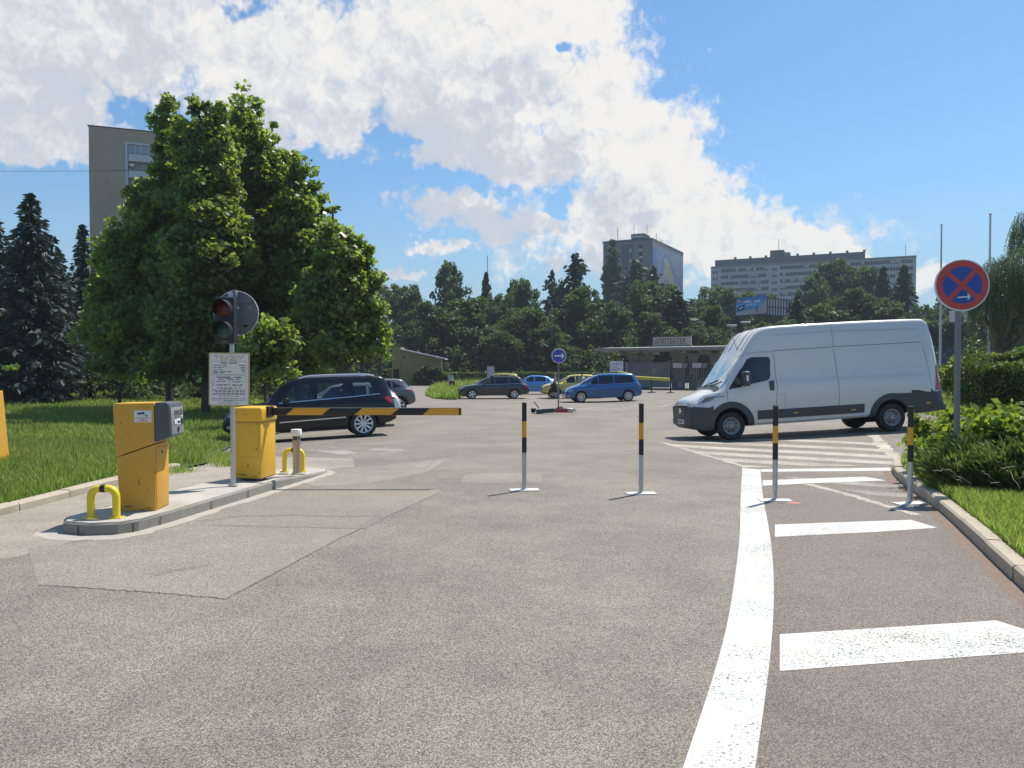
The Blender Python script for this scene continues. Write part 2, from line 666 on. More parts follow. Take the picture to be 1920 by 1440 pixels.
def glass_mat(name, tint=(.42, .47, .47), refl=(.9, .95, 1.0), ior=1.5, gain=1.3):
    m, k, out = new_mat(name)
    t = k.n('ShaderNodeBsdfTransparent')
    k.put(t.inputs[0], c4(tint))
    g = k.n('ShaderNodeBsdfGlossy')
    k.put(g.inputs[0], c4(refl))
    k.put(g.inputs['Roughness'], .03)
    fr = k.n('ShaderNodeFresnel')
    k.put(fr.inputs[0], ior)
    mx = k.n('ShaderNodeMixShader')
    k.put(mx.inputs[0], k.m('MULTIPLY_ADD', fr.outputs[0], gain, .02, clamp=True))
    k.t.links.new(t.outputs[0], mx.inputs[1])
    k.t.links.new(g.outputs[0], mx.inputs[2])
    k.t.links.new(mx.outputs[0], out.inputs[0])
    return m


M_ = {}
M_['asphalt'] = asphalt_mat('weathered_asphalt', (.070, .057, .043), (.352, .304, .238), .28)
M_['asphalt2'] = asphalt_mat('patched_asphalt', (.128, .108, .083), (.410, .360, .290), .16, cracks=False)
M_['lane_asphalt'] = asphalt_mat('right_lane_asphalt', (.056, .044, .034), (.262, .207, .160), .16, cracks=False)
M_['white_paint'] = paint_mat('fresh_white_road_paint', (.58, .565, .53), .45, dirty=.40)
M_['old_paint'] = paint_mat('worn_road_paint', (.54, .475, .37), .84, dirty=.3)
M_['faint_paint'] = paint_mat('very_worn_road_paint', (.42, .375, .30), 1.1, dirty=.2)
M_['concrete'] = mat('pale_concrete', (.44, .405, .345), .9, var=.22, scale=3, bump=.35, dirt=.35)
M_['kerb'] = mat('kerb_concrete', (.24, .222, .19), .9, var=.25, scale=5, bump=.5, dirt=.4)
M_['kerb_beige'] = mat('weathered_kerb_stone', (.43, .37, .28), .92, var=.28, scale=4, bump=.6, dirt=.35, dirtcol=(.22, .15, .08))
M_['mortar'] = mat('spilled_mortar', (.40, .36, .30), .95, var=.25, scale=7, bump=.5)
M_['dust'] = mat('sandy_dust', (.42, .36, .27), .95, var=.3, scale=5, bump=.4)
M_['yellow'] = mat('yellow_powder_coat', (.77, .440, .030), .45, var=.08, scale=2.5, dirt=.18, dirtcol=(.34, .20, .06))
M_['orange'] = mat('orange_powder_coat', (.68, .350, .040), .48, var=.08, scale=2.5, dirt=.20, dirtcol=(.30, .17, .06))
M_['bright_yellow'] = mat('bright_yellow_paint', (.80, .60, .015), .38, var=.06, dirt=.08)
M_['black'] = mat('black_paint', (.014, .014, .016), .45, var=.2)
M_['dark_plastic'] = mat('dark_grey_plastic', (.055, .060, .068), .55, var=.12)
M_['signal_black'] = mat('signal_housing_black', (.018, .018, .021), .55, var=.12)
M_['grey_plastic'] = mat('grey_panel_plastic', (.24, .255, .25), .5, var=.10)
M_['galv'] = mat('galvanised_steel', (.50, .51, .51), .42, .75, var=.18, scale=14)
M_['sign_grey'] = mat('painted_grey_steel', (.20, .215, .22), .5, .3, var=.12)
M_['sign_back'] = mat('sign_back_grey', (.17, .19, .205), .55, .2, var=.10)
M_['white'] = mat('white_enamel', (.78, .78, .76), .4, var=.05)
M_['board_white'] = mat('white_sign_board', (.74, .73, .69), .45, var=.04)
M_['board_edge'] = mat('tan_board_edge', (.50, .36, .15), .5, var=.15)
M_['ink'] = mat('dark_print', (.035, .04, .07), .6, var=.05)
M_['ink_orange'] = mat('orange_print', (.60, .32, .06), .6, var=.05)
M_['ink_red'] = mat('red_print', (.55, .05, .05), .6, var=.05)
M_['red_sign'] = mat('red_sign_film', (.58, .055, .05), .35, var=.06)
M_['blue_sign'] = mat('blue_sign_film', (.012, .07, .36), .35, var=.06)
M_['stripe_orange'] = mat('orange_reflective_band', (.78, .36, .02), .4, var=.06)
M_['lens_red'] = mat('dark_red_lens', (.11, .018, .014), .25, var=.1)
M_['lens_green'] = mat('dark_green_lens', (.022, .075, .07), .25, var=.1)
M_['chrome'] = mat('chrome_trim', (.72, .73, .75), .18, .95, var=.04)
M_['rim'] = mat('alloy_rim', (.60, .61, .63), .32, .8, var=.06)
M_['steel_rim'] = mat('steel_wheel', (.30, .30, .31), .45, .6, var=.12)
M_['tyre'] = mat('tyre_rubber', (.022, .022, .023), .8, var=.2, dirt=.25, dirtcol=(.10, .09, .08))
M_['well'] = mat('wheel_well', (.010, .010, .011), .9, var=.1)
M_['glass'] = glass_mat('tinted_glass')
M_['glass_dark'] = glass_mat('privacy_glass', (.10, .11, .12))
M_['glass_solid'] = mat('dark_car_glass', (.012, .015, .017), .05, spec=.8, var=.05)
M_['tail'] = mat('tail_lamp_red', (.34, .012, .016), .15, var=.06, coat=.6)
M_['lamp'] = mat('clear_headlamp', (.42, .45, .47), .15, .4, var=.12, coat=.8)
M_['seat'] = mat('car_seat_cloth', (.05, .05, .055), .9, var=.1)
M_['skin'] = mat('skin', (.52, .30, .20), .55, var=.06)
M_['bark'] = mat('tree_bark', (.085, .07, .055), .95, var=.35, scale=9, bump=.8, bscale=30)
M_['bark_dark'] = mat('dark_conifer_bark', (.05, .04, .034), .95, var=.35, scale=9, bump=.8, bscale=30)
M_['soil'] = mat('dark_soil', (.075, .065, .040), .95, var=.3, scale=2)  # dark brown soil, varied by noise
# ================================================================== THE SETTING
def grid_sheet(name, xs, ys, zf, m, kind='structure'):
    X, Y = np.meshgrid(xs, ys)
    V = np.stack([X.ravel(), Y.ravel(), zf(X, Y).ravel()], 1)
    nx, ny = len(xs), len(ys)
    i = np.arange(nx * ny).reshape(ny, nx)
    F = np.stack([i[:-1, :-1].ravel(), i[:-1, 1:].ravel(), i[1:, 1:].ravel(), i[1:, :-1].ravel()], 1)
    o = np_mesh(name, V, F, m, smooth_=True)
    return tag(o, kind=kind)


def cat_axis(*segs):
    out = [np.array([segs[0][0]])]
    for a, b, st in segs:
        n = max(1, int(round((b - a) / st)))
        out.append(np.linspace(a, b, n + 1)[1:])
    return np.concatenate(out)


xs = cat_axis((-3000, -200, 400), (-200, -30, 15), (-30, -12, 1), (-12, 18, .35), (18, 40, 1), (40, 200, 16), (200, 3000, 400))
ys = cat_axis((-400, -20, 60), (-20, 2, 1), (2, 30, .35), (30, 65, 1), (65, 140, 8), (140, 400, 40), (400, 4000, 600))
grid_sheet('ground', xs, ys, G, M_['asphalt'])


def drape(poly, dz, name, m, cuts=0, kind='structure', h=0.0):
    """flat polygon of world xy points laid on the ground"""
    dz = dz * .4 if dz < .012 else dz
    bm = bmesh.new()
    vs_ = [bm.verts.new((p[0], p[1], 0)) for p in poly]
    f = bm.faces.new(vs_)
    if f.normal.z < 0:
        f.normal_flip()
    bmesh.ops.triangulate(bm, faces=[f])
    for _ in range(cuts):
        long_ = [e for e in bm.edges if e.calc_length() > .7]
        if not long_:
            break
        bmesh.ops.subdivide_edges(bm, edges=long_, cuts=1)
        bmesh.ops.triangulate(bm, faces=bm.faces[:])
    for v in bm.verts:
        v.co.z = gz(v.co.x, v.co.y) + dz
    bmesh.ops.recalc_face_normals(bm, faces=bm.faces[:])
    for f in bm.faces:
        if f.normal.z < 0:
            f.normal_flip()
    me = bpy.data.meshes.new(name)
    bm.to_mesh(me)
    bm.free()
    o = link_mesh(name, me, m)
    return tag(o, kind=kind)


def resample(pts, n):
    pts = np.array(pts, float)
    d = np.concatenate([[0], np.cumsum(np.hypot(*(np.diff(pts[:, :2], axis=0).T)))])
    t = np.linspace(0, d[-1], n)
    return np.stack([np.interp(t, d, pts[:, i]) for i in range(pts.shape[1])], 1)


def smooth_line(pts, n=60, it=3):
    """Chaikin-rounded polyline"""
    p = np.array(pts, float)
    for _ in range(it):
        q = [p[0]]
        for a, b in zip(p[:-1], p[1:]):
            q += [a * .75 + b * .25, a * .25 + b * .75]
        q.append(p[-1])
        p = np.array(q)
    return resample(p, n)


def strip(name, left, right, dz, m, n=40, kind='structure'):
    dz *= .4
    L, Q = resample(left, n), resample(right, n)
    V = np.concatenate([L[:, :2], Q[:, :2]])
    Z = G(V[:, 0], V[:, 1]) + dz
    V = np.column_stack([V, Z])
    i = np.arange(n - 1)
    F = np.stack([i, i + n, i + n + 1, i + 1], 1)
    o = np_mesh(name, V, F, m)
    if o.data.polygons[0].normal.z < 0:
        o.data.flip_normals()
    return tag(o, kind=kind)


def pxs(pts, dz=0.0):
    return [tuple(gnd(a, b, dz)[:2]) for a, b in pts]


def kerb_run(name, path, w, h, m, side, jitter=.0, seg=.9, gap=.012, lip=.02, flat=False):
    """row of kerb stones along a world path; side=+1: body lies left of the path"""
    P = np.array(path, float)
    d = np.concatenate([[0], np.cumsum(np.hypot(*np.diff(P, axis=0).T))])
    mb = MB()
    t = 0.0
    while t < d[-1] - .05:
        L = min(seg * random.uniform(.85, 1.12), d[-1] - t)
        k = max(2, int(L / .3) + 1)
        tt = np.linspace(t + gap / 2, t + L - gap / 2, k)
        C = np.stack([np.interp(tt, d, P[:, 0]), np.interp(tt, d, P[:, 1])], 1)
        T = np.gradient(C, axis=0)
        T /= np.hypot(T[:, 0], T[:, 1])[:, None] + 1e-9
        Nn = np.stack([-T[:, 1], T[:, 0]], 1) * side
        dz = random.uniform(-jitter, jitter)
        dn = random.uniform(-jitter, jitter) * .6
        prof = [(0 + dn, -.15), (0 + dn, h - lip + dz), (lip + dn, h + dz), (w - lip * .5 + dn, h + dz), (w + dn, h - lip * .5 + dz), (w + dn, -.15)]
        vs_, fs = [], []
        for c, nn in zip(C, Nn):
            z0 = gz(c[0], c[1])
            for (a, z) in prof:
                vs_.append((c[0] + nn[0] * a, c[1] + nn[1] * a, z0 + z))
        q = len(prof)
        for i in range(k - 1):
            for j in range(q - 1):
                f = (i * q + j, i * q + j + 1, (i + 1) * q + j + 1, (i + 1) * q + j)
                fs.append(f if side > 0 else f[::-1])
        fs += [tuple(range(q)), tuple((k - 1) * q + j for j in reversed(range(q)))]
        mb.add(vs_, fs)
        t += L
    o = mb.build(name, m)
    bm = bmesh.new()
    bm.from_mesh(o.data)
    bmesh.ops.recalc_face_normals(bm, faces=bm.faces[:])
    bm.to_mesh(o.data)
    bm.free()
    return tag(o, kind='structure')


# ---- left lawn and its kerb
KERB_L = [(-5.75, -2.0), (-5.62, 4.0), (-5.55, 8.1), (-5.46, 9.6), (-5.36, 11.0), (-5.30, 11.9)]
LAWN_EDGE = KERB_L + [(-5.15, 12.7), (-5.55, 13.6), (-5.95, 14.8), (-6.45, 16.6), (-6.9, 18.2), (-7.25, 20.0), (-7.5, 23), (-8.2, 28), (-9.5, 36), (-12, 52), (-15, 74), (-17, 97)]


def lawn_x(y):
    a = np.array(LAWN_EDGE)
    return np.interp(y, a[:, 1], a[:, 0])


def lawn_z(x, y):
    e = lawn_x(y)
    return G(x, y) + .035 + .075 * smooth(0.0, 1.1, e - x) + .02 * np.sin(x * 1.1) * np.sin(y * .9) * smooth(.5, 2, e - x)


def edge_sheet(name, yv, offs, xf, sgn, zf, m):
    """sheet whose border follows x = xf(y); offs measured away from the border"""
    Y = np.repeat(yv[:, None], len(offs), 1)
    X = xf(Y) + sgn * offs[None, :]
    Z = zf(X, Y)
    V = np.stack([X.ravel(), Y.ravel(), Z.ravel()], 1)
    i = np.arange(V.shape[0]).reshape(len(yv), len(offs))
    F = np.stack([i[:-1, :-1].ravel(), i[:-1, 1:].ravel(), i[1:, 1:].ravel(), i[1:, :-1].ravel()], 1)
    o = np_mesh(name, V, F, m, smooth_=True)
    if o.data.polygons[len(o.data.polygons) // 2].normal.z < 0:
        o.data.flip_normals()
    return tag(o, kind='structure')


def turf_mat():
    m, k, out = new_mat('turf')
    P = k.n('ShaderNodeTexCoord').outputs['Object']
    n, _ = k.noise(P, 14, 6, .7)
    b, _ = k.noise(P, .8, 5, .6)
    c = k.mix(k.ramp(n, .3, .7), (.035, .07, .014, 1), (.085, .13, .03, 1))
    c = k.mix(k.ramp(b, .45, .75, 0, .55), c, (.13, .125, .05, 1))
    pbsdf(k, out, c, .95, 0, .2, 0, n, .8, .04)
    return m


M_['turf'] = turf_mat()
yl = cat_axis((-4, 7, 1), (7, 30, .4), (30, 97, 2))
ol = np.concatenate([np.array([0, .15, .35, .6, 1.0, 1.5, 2.2, 3.2]), np.arange(4.5, 14, 1.5), np.arange(15, 60, 5), [80, 130, 220]])
edge_sheet('lawn', yl, ol, lawn_x, -1, lawn_z, M_['turf'])
kerb_run('lawn_kerb', resample(KERB_L, 40), .16, .10, M_['kerb_beige'], +1, jitter=.008, seg=1.0)

# ---- apron of old sandy asphalt between lawn kerb and barrier island
M_['apron'] = asphalt_mat('sandy_asphalt', (.20, .17, .13), (.50, .44, .35), .28)
drape([(-5.46, 5.6), (-4.2, 6.3), (-4.0, 7.2), (-4.2, 8.2), (-3.6, 11.3), (-2.6, 12.3), (-2.9, 13.6), (-4.6, 14.2), (-5.6, 13.9), (-5.2, 12.7), (-5.28, 11.9), (-5.45, 9.6), (-5.54, 8.1)],
      .0024, 'apron', M_['apron'], 5)

# ---- barrier island: nose towards the camera
ISL = [(-4.47, 7.42), (-4.36, 7.22), (-4.07, 7.12), (-3.80, 7.17), (-3.67, 7.32), (-3.56, 7.75), (-3.36, 8.75), (-3.12, 9.98), (-2.93, 11.0), (-2.86, 11.55), (-2.95, 11.85), (-3.25, 11.95),
       (-3.62, 11.8), (-3.72, 11.4), (-4.02, 9.6), (-4.36, 8.0)]
ISL_H = .12


def island():
    mb = MB()
    n = len(ISL)
    c = np.array(ISL).mean(0)
    top, rim, bot = [], [], []
    for (x, y) in ISL:
        z = gz(x, y)
        ta = ISL_H * (1 - .75 * float(smooth(10.1, 11.6, y)))      # kerb drops away at the far end
        dx, dy = c[0] - x, 0
        l = .03
        d = Vector((c[0] - x, (c[1] - y) * .15, 0)).normalized() * l
        top.append((x + d.x, y + d.y, z + ta))
        rim.append((x, y, z + ta - .025))
        bot.append((x - d.x * .6, y - d.y * .6, z - .1))
    vs_ = top + rim + bot
    fs = []
    for i in range(n):
        j = (i + 1) % n
        fs += [(i, j, n + j, n + i), (n + i, n + j, 2 * n + j, 2 * n + i)]
    mb.add(vs_, [f[::-1] for f in fs], 1)
    # top as strips between the right and left sides
    mb.add(top, [tuple(range(n))], 0)
    o = mb.build('traffic_island', [M_['concrete'], M_['kerb']])
    bm = bmesh.new()
    bm.from_mesh(o.data)
    bmesh.ops.recalc_face_normals(bm, faces=bm.faces[:])
    bm.to_mesh(o.data)
    bm.free()
    tag(o, kind='structure')
    # joints between kerb blocks: thin dark mortar seams standing 2 mm proud of the kerb face
    sm = MB()
    for t in [(-4.17, 7.155, 1, -.25), (-3.70, 7.27, .8, -.6), (-3.60, 7.60, 1, -.2), (-3.42, 8.45, 1, -.2), (-3.27, 9.2, 1, -.2)]:
        nrm = Vector((t[2], t[3], 0)).normalized() if t[1] > 7.3 else Vector((.1, -1, 0)).normalized()
        tg = Vector((-nrm.y, nrm.x, 0))
        p = Vector((t[0], t[1], gz(t[0], t[1])))
        a = p + nrm * .012
        sm.add([a - tg * .007, a + tg * .007, a + tg * .007 + Vector((0, 0, .093)), a - tg * .007 + Vector((0, 0, .093))], [(0, 1, 2, 3)])
    tag(sm.build('kerb_joint', M_['kerb_dark']), kind='structure')


M_['kerb_dark'] = mat('dark_joint', (.09, .082, .07), .95, var=.2)
island()
ISLR = np.array(ISL[0:11])
off = np.array([(-.22, -.10), (-.14, -.20), (0, -.22), (.10, -.2), (.17, -.1), (.16, 0), (.15, 0), (.16, 0), (.16, 0), (.12, 0), (.05, .02)])
rr_ = np.random.default_rng(3)
offj = resample(ISLR + off, 70) + rr_.normal(0, .022, (70, 2))
strip('mortar_spill', resample(ISLR * 1.0, 70), offj, .005, M_['mortar'], 70)

# ---- repaired asphalt patches
A = pxs([(72, 1098), (240, 1108), (420, 1123), (640, 1008), (832, 920), (700, 915), (530, 917)])
A = A + [(-3.02, 9.8), (-3.28, 8.75), (-3.48, 7.75), (-3.60, 7.22), (-3.9, 6.92), (-4.3, 6.6)]
drape(A, .004, 'asphalt_patch', M_['asphalt2'], 4)
M_['tar'] = mat('tar_seam', (.105, .090, .074), .7, var=.3, scale=20)


def ribbon(name, pts, w, dz, m, n=60, jit=.3):
    P = resample(pts, n)
    T = np.gradient(P, axis=0)
    T /= np.hypot(T[:, 0], T[:, 1])[:, None] + 1e-9
    N = np.stack([-T[:, 1], T[:, 0]], 1)
    r = np.random.default_rng(len(name) + n)
    P = P + N * r.normal(0, w * jit, n)[:, None]
    ww = w * (1 + r.uniform(-.5, .5, n))[:, None] * .5
    return strip(name, P + N * ww, P - N * ww, dz, m, n)


ribbon('tar_crack', pxs([(75, 1097), (200, 1105), (330, 1114), (425, 1124)]), .012, .007, M_['tar'], 80, .9)
ribbon('tar_seam', pxs([(425, 1124), (640, 1008), (832, 920)]), .007, .007, M_['tar'], 60, .6)
M_['tar_soft'] = asphalt_mat('induction_loop_sealant', (.105, .088, .070), (.30, .26, .215), .12, cracks=False)
ribbon('loop_seal', pxs([(372, 978), (450, 968), (560, 966), (640, 968), (715, 967)]), .085, .0075, M_['tar_soft'], 50, .10)
ribbon('loop_seal', pxs([(392, 985), (480, 987), (600, 989), (676, 991)]), .065, .0075, M_['tar_soft'], 50, .10)
ribbon('loop_seal', pxs([(676, 991), (700, 978), (716, 967)]), .11, .0085, M_['tar_soft'], 24, .10)
ribbon('oil_stain', pxs([(290, 1079), (330, 1069), (395, 1058)]), .07, .0075, M_['tar_soft'], 24, .2)
drape(pxs([(862, 905), (872, 889), (960, 887), (1016, 889), (1016, 904), (940, 906)]), .004, 'asphalt_patch', M_['asphalt2'], 2)

# ---- right lane surface, browner
KR = pxs([(2260, 1460), (2080, 1265), (1960, 1147), (1920, 1108), (1840, 1031), (1762, 957), (1716, 924), (1688, 904), (1674, 889), (1673, 880), (1688, 868)]) + [(6.9, 12.9), (8.6, 13.6), (10.6, 14.2)]
KR = smooth_line(KR, 80, 2)
LINE_L = [(1150, 1900), (1230, 1600), (1280, 1440), (1335, 1280), (1365, 1170), (1380, 1070), (1388, 1000), (1388, 940), (1392, 878)]
LINE_R = [(1330, 1900), (1390, 1600), (1416, 1440), (1432, 1330), (1447, 1210), (1452, 1110), (1448, 1030), (1438, 970), (1429, 925), (1426, 881)]
LL = smooth_line(pxs(LINE_L), 60, 2)
LR = smooth_line(pxs(LINE_R), 60, 2)
kr2 = [p for p in KR if p[1] < 11.3]
strip('right_lane', LR - np.array([.02, 0]), resample(kr2, 60) + np.array([-.0, 0]), .003, M_['lane_asphalt'], 60)
strip('lane_line', LL, LR, .008, M_['white_paint'], 70)
strip('lane_line', pxs([(1427, 880), (1670, 877)]), pxs([(1427, 885), (1670, 883)]), .0075, M_['white_paint'], 20)
drape(pxs([(1462, 1190), (1868, 1164), (1925, 1182), (2010, 1214), (1925, 1224), (1462, 1259)]), .0075, 'stripe', M_['white_paint'], 3)
drape(pxs([(1453, 984), (1708, 975), (1758, 990), (1640, 998), (1453, 1007)]), .0075, 'stripe', M_['white_paint'], 3)
drape(pxs([(1430, 901), (1622, 894), (1662, 901.5), (1545, 905.5), (1430, 911)]), .0085, 'stripe', M_['white_paint'], 3)
drape(pxs([(1470, 1560), (2050, 1500), (2240, 1590), (1480, 1760)]), .0075, 'stripe', M_['white_paint'], 3)


# ---- older hatched area
def clip_poly(poly, a, b, keep_left):
    """clip polygon to one side of the line a-b"""
    out = []
    def sd(p):
        s_ = (b[0] - a[0]) * (p[1] - a[1]) - (b[1] - a[1]) * (p[0] - a[0])
        return s_ if keep_left else -s_
    for i in range(len(poly)):
        p, q = poly[i], poly[(i + 1) % len(poly)]
        sp_, sq = sd(p), sd(q)
        if sp_ >= 0:
            out.append(p)
        if (sp_ >= 0) != (sq >= 0):
            t = sp_ / (sp_ - sq)
            out.append((p[0] + (q[0] - p[0]) * t, p[1] + (q[1] - p[1]) * t))
    return out


H1 = pxs([(1243, 829), (1400, 876), (1688, 872), (1690, 864), (1640, 820), (1500, 822), (1380, 824)])


def hatch(region, y0, slope_px, bands, m, dz):
    for yb, wd in bands:
        a0, a1 = gnd(1200, yb - slope_px * 200), gnd(1800, yb + slope_px * 400)
        b0, b1 = gnd(1200, yb + wd - slope_px * 200), gnd(1800, yb + wd + slope_px * 400)
        p = clip_poly(region, a0, a1, False)
        if len(p) > 2:
            p = clip_poly(p, b0, b1, True)
        if len(p) > 2:
            drape(p, dz, 'hatch_marking', m, 5)


hatch(H1, 0, .056, [(821, 4), (831, 4.5), (841, 5), (851.5, 5.5), (862, 6), (873, 5)], M_['old_paint'], .006)
ribbon('hatch_border', pxs([(1243, 830), (1320, 853), (1402, 877)]), .13, .0085, M_['old_paint'], 40, .04)
ribbon('hatch_border', pxs([(1632, 812), (1658, 838), (1691, 868)]), .22, .0085, M_['old_paint'], 40, .04)
H2 = pxs([(1432, 886), (1660, 885), (1700, 925), (1720, 962), (1640, 930), (1520, 905)])
hatch(H2, 0, .075, [(889, 6), (904, 7), (924, 10)], M_['faint_paint'], .0055)
ribbon('hatch_border', pxs([(1515, 908), (1600, 930), (1720, 966)]), .12, .0065, M_['old_paint'], 40, .05)

# worn chevrons and dust by the barrier exit, lines on the far car park
for q in ([(590, 846), (625, 838), (672, 850), (640, 853)], [(690, 842), (735, 838), (760, 844), (716, 853)]):
    drape(pxs(q), .005, 'hatch_marking', M_['faint_paint'], 3)
ribbon('hatch_border', pxs([(575, 841), (680, 838), (772, 834)]), .05, .006, M_['faint_paint'], 30, .1)
ribbon('hatch_border', pxs([(772, 834), (740, 843), (716, 851)]), .05, .006, M_['faint_paint'], 30, .1)
for q in ([(980, 775), (1120, 764), (1210, 756)], [(1075, 766), (1160, 768), (1240, 766)], [(880, 770), (1000, 778)], [(1200, 765), (1240, 762), (1262, 757)]):
    ribbon('bay_line', pxs(q), .12, .006, M_['old_paint'], 40, .03)
M_['dusty_asphalt'] = asphalt_mat('dusty_asphalt', (.125, .108, .085), (.42, .372, .30), .26)
drape(pxs([(560, 905), (640, 880), (760, 868), (840, 860), (800, 885), (700, 905), (600, 912)]), .0035, 'dusty_strip', M_['dusty_asphalt'], 4)
ribbon('tar_crack', pxs([(840, 770), (862, 800), (850, 835), (795, 880)]), .03, .006, M_['tar_soft'], 60, .9)
ribbon('tar_crack', pxs([(720, 880), (830, 882), (960, 880), (1080, 884)]), .018, .0062, M_['tar_soft'], 80, .8)

# ---- raised verge on the right
VB = [p for p in KR]


def verge():
    n = 100
    edge = resample(KR, n)
    T = np.gradient(edge, axis=0)
    T /= np.hypot(T[:, 0], T[:, 1])[:, None]
    N = np.stack([T[:, 1], -T[:, 0]], 1)           # to the right of travel
    offs = [0.12, .3, .6, 1.0, 1.6]
    rows = []
    for o_ in offs:
        q = edge + N * o_
        rows.append(q)
    # beyond: straight out to the far right
    for ex in (3.5, 7, 14, 30, 60):
        q = edge + N * 1.6
        rows.append(np.column_stack([q[:, 0] + ex, q[:, 1] + np.linspace(-.25, .9, n) * ex * .9]))
    V, idx = [], []
    for r in rows:
        z = G(r[:, 0], r[:, 1])
        V.append(np.column_stack([r, z]))
    for j, r in enumerate(V):
        r[:, 2] += .10 + .05 * min(j, 4) / 4
    V = np.concatenate(V)
    i = np.arange(len(rows) * n).reshape(len(rows), n)
    F = np.stack([i[:-1, :-1].ravel(), i[1:, :-1].ravel(), i[1:, 1:].ravel(), i[:-1, 1:].ravel()], 1)
    o = np_mesh('verge', V, F, M_['turf'], smooth_=True)
    if o.data.polygons[0].normal.z < 0:
        o.data.flip_normals()
    tag(o, kind='structure')


verge()
kerb_run('verge_kerb', KR, .14, .12, M_['kerb_beige'], -1, jitter=.008, seg=1.0)
ribbon('rust_dust', KR[5:60] - np.array([.07, 0]), .12, .0052, mat('rust_brown_dust', (.20, .145, .105), .95, var=.35, scale=14), 60, .30)

# ---- slopes beyond the car park
xh = cat_axis((-700, -140, 40), (-140, 160, 6), (160, 800, 40))
yh = cat_axis((103, 135, 2), (135, 300, 8), (300, 900, 60))
M_['hill'] = mat('wooded_slope', (.040, .060, .022), .95, var=.35, scale=.25, bump=.6, bscale=3)
grid_sheet('hillside', xh, yh, hill, M_['hill'])
# ================================================================== STREET FURNITURE BY THE BARRIER
def text_lines(mb, x0, x1, y, h, n_words, mi=0, seed=0, z=.0012, gap=.35):
    """illegibly small print: word-length dashes"""
    r = random.Random(seed)
    ws = [r.uniform(.5, 1.6) for _ in range(n_words)]
    sc = (x1 - x0) / (sum(ws) + gap * (n_words - 1))
    x = x0
    for w in ws:
        n = max(2, int(w * sc / (h * .62)))
        cw = w * sc / n
        for i in range(n):            # letters of the word
            hh = h * r.choice((.68, .68, 1.0, .72))
            mb.box((x + i * cw + cw * .12, y - h * .5, 0), (x + (i + 1) * cw - cw * .12, y - h * .5 + hh, z), mi)
        x += (w + gap) * sc


# ---- ticket machine --------------------------------------------------------
IZ = gz(-3.8, 7.8) + ISL_H
tm = thing('ticket_machine', 'orange ticket machine with a dark grey control head and a camera notice on its side', 'ticket machine', (-3.90, 7.90, IZ), R(4))


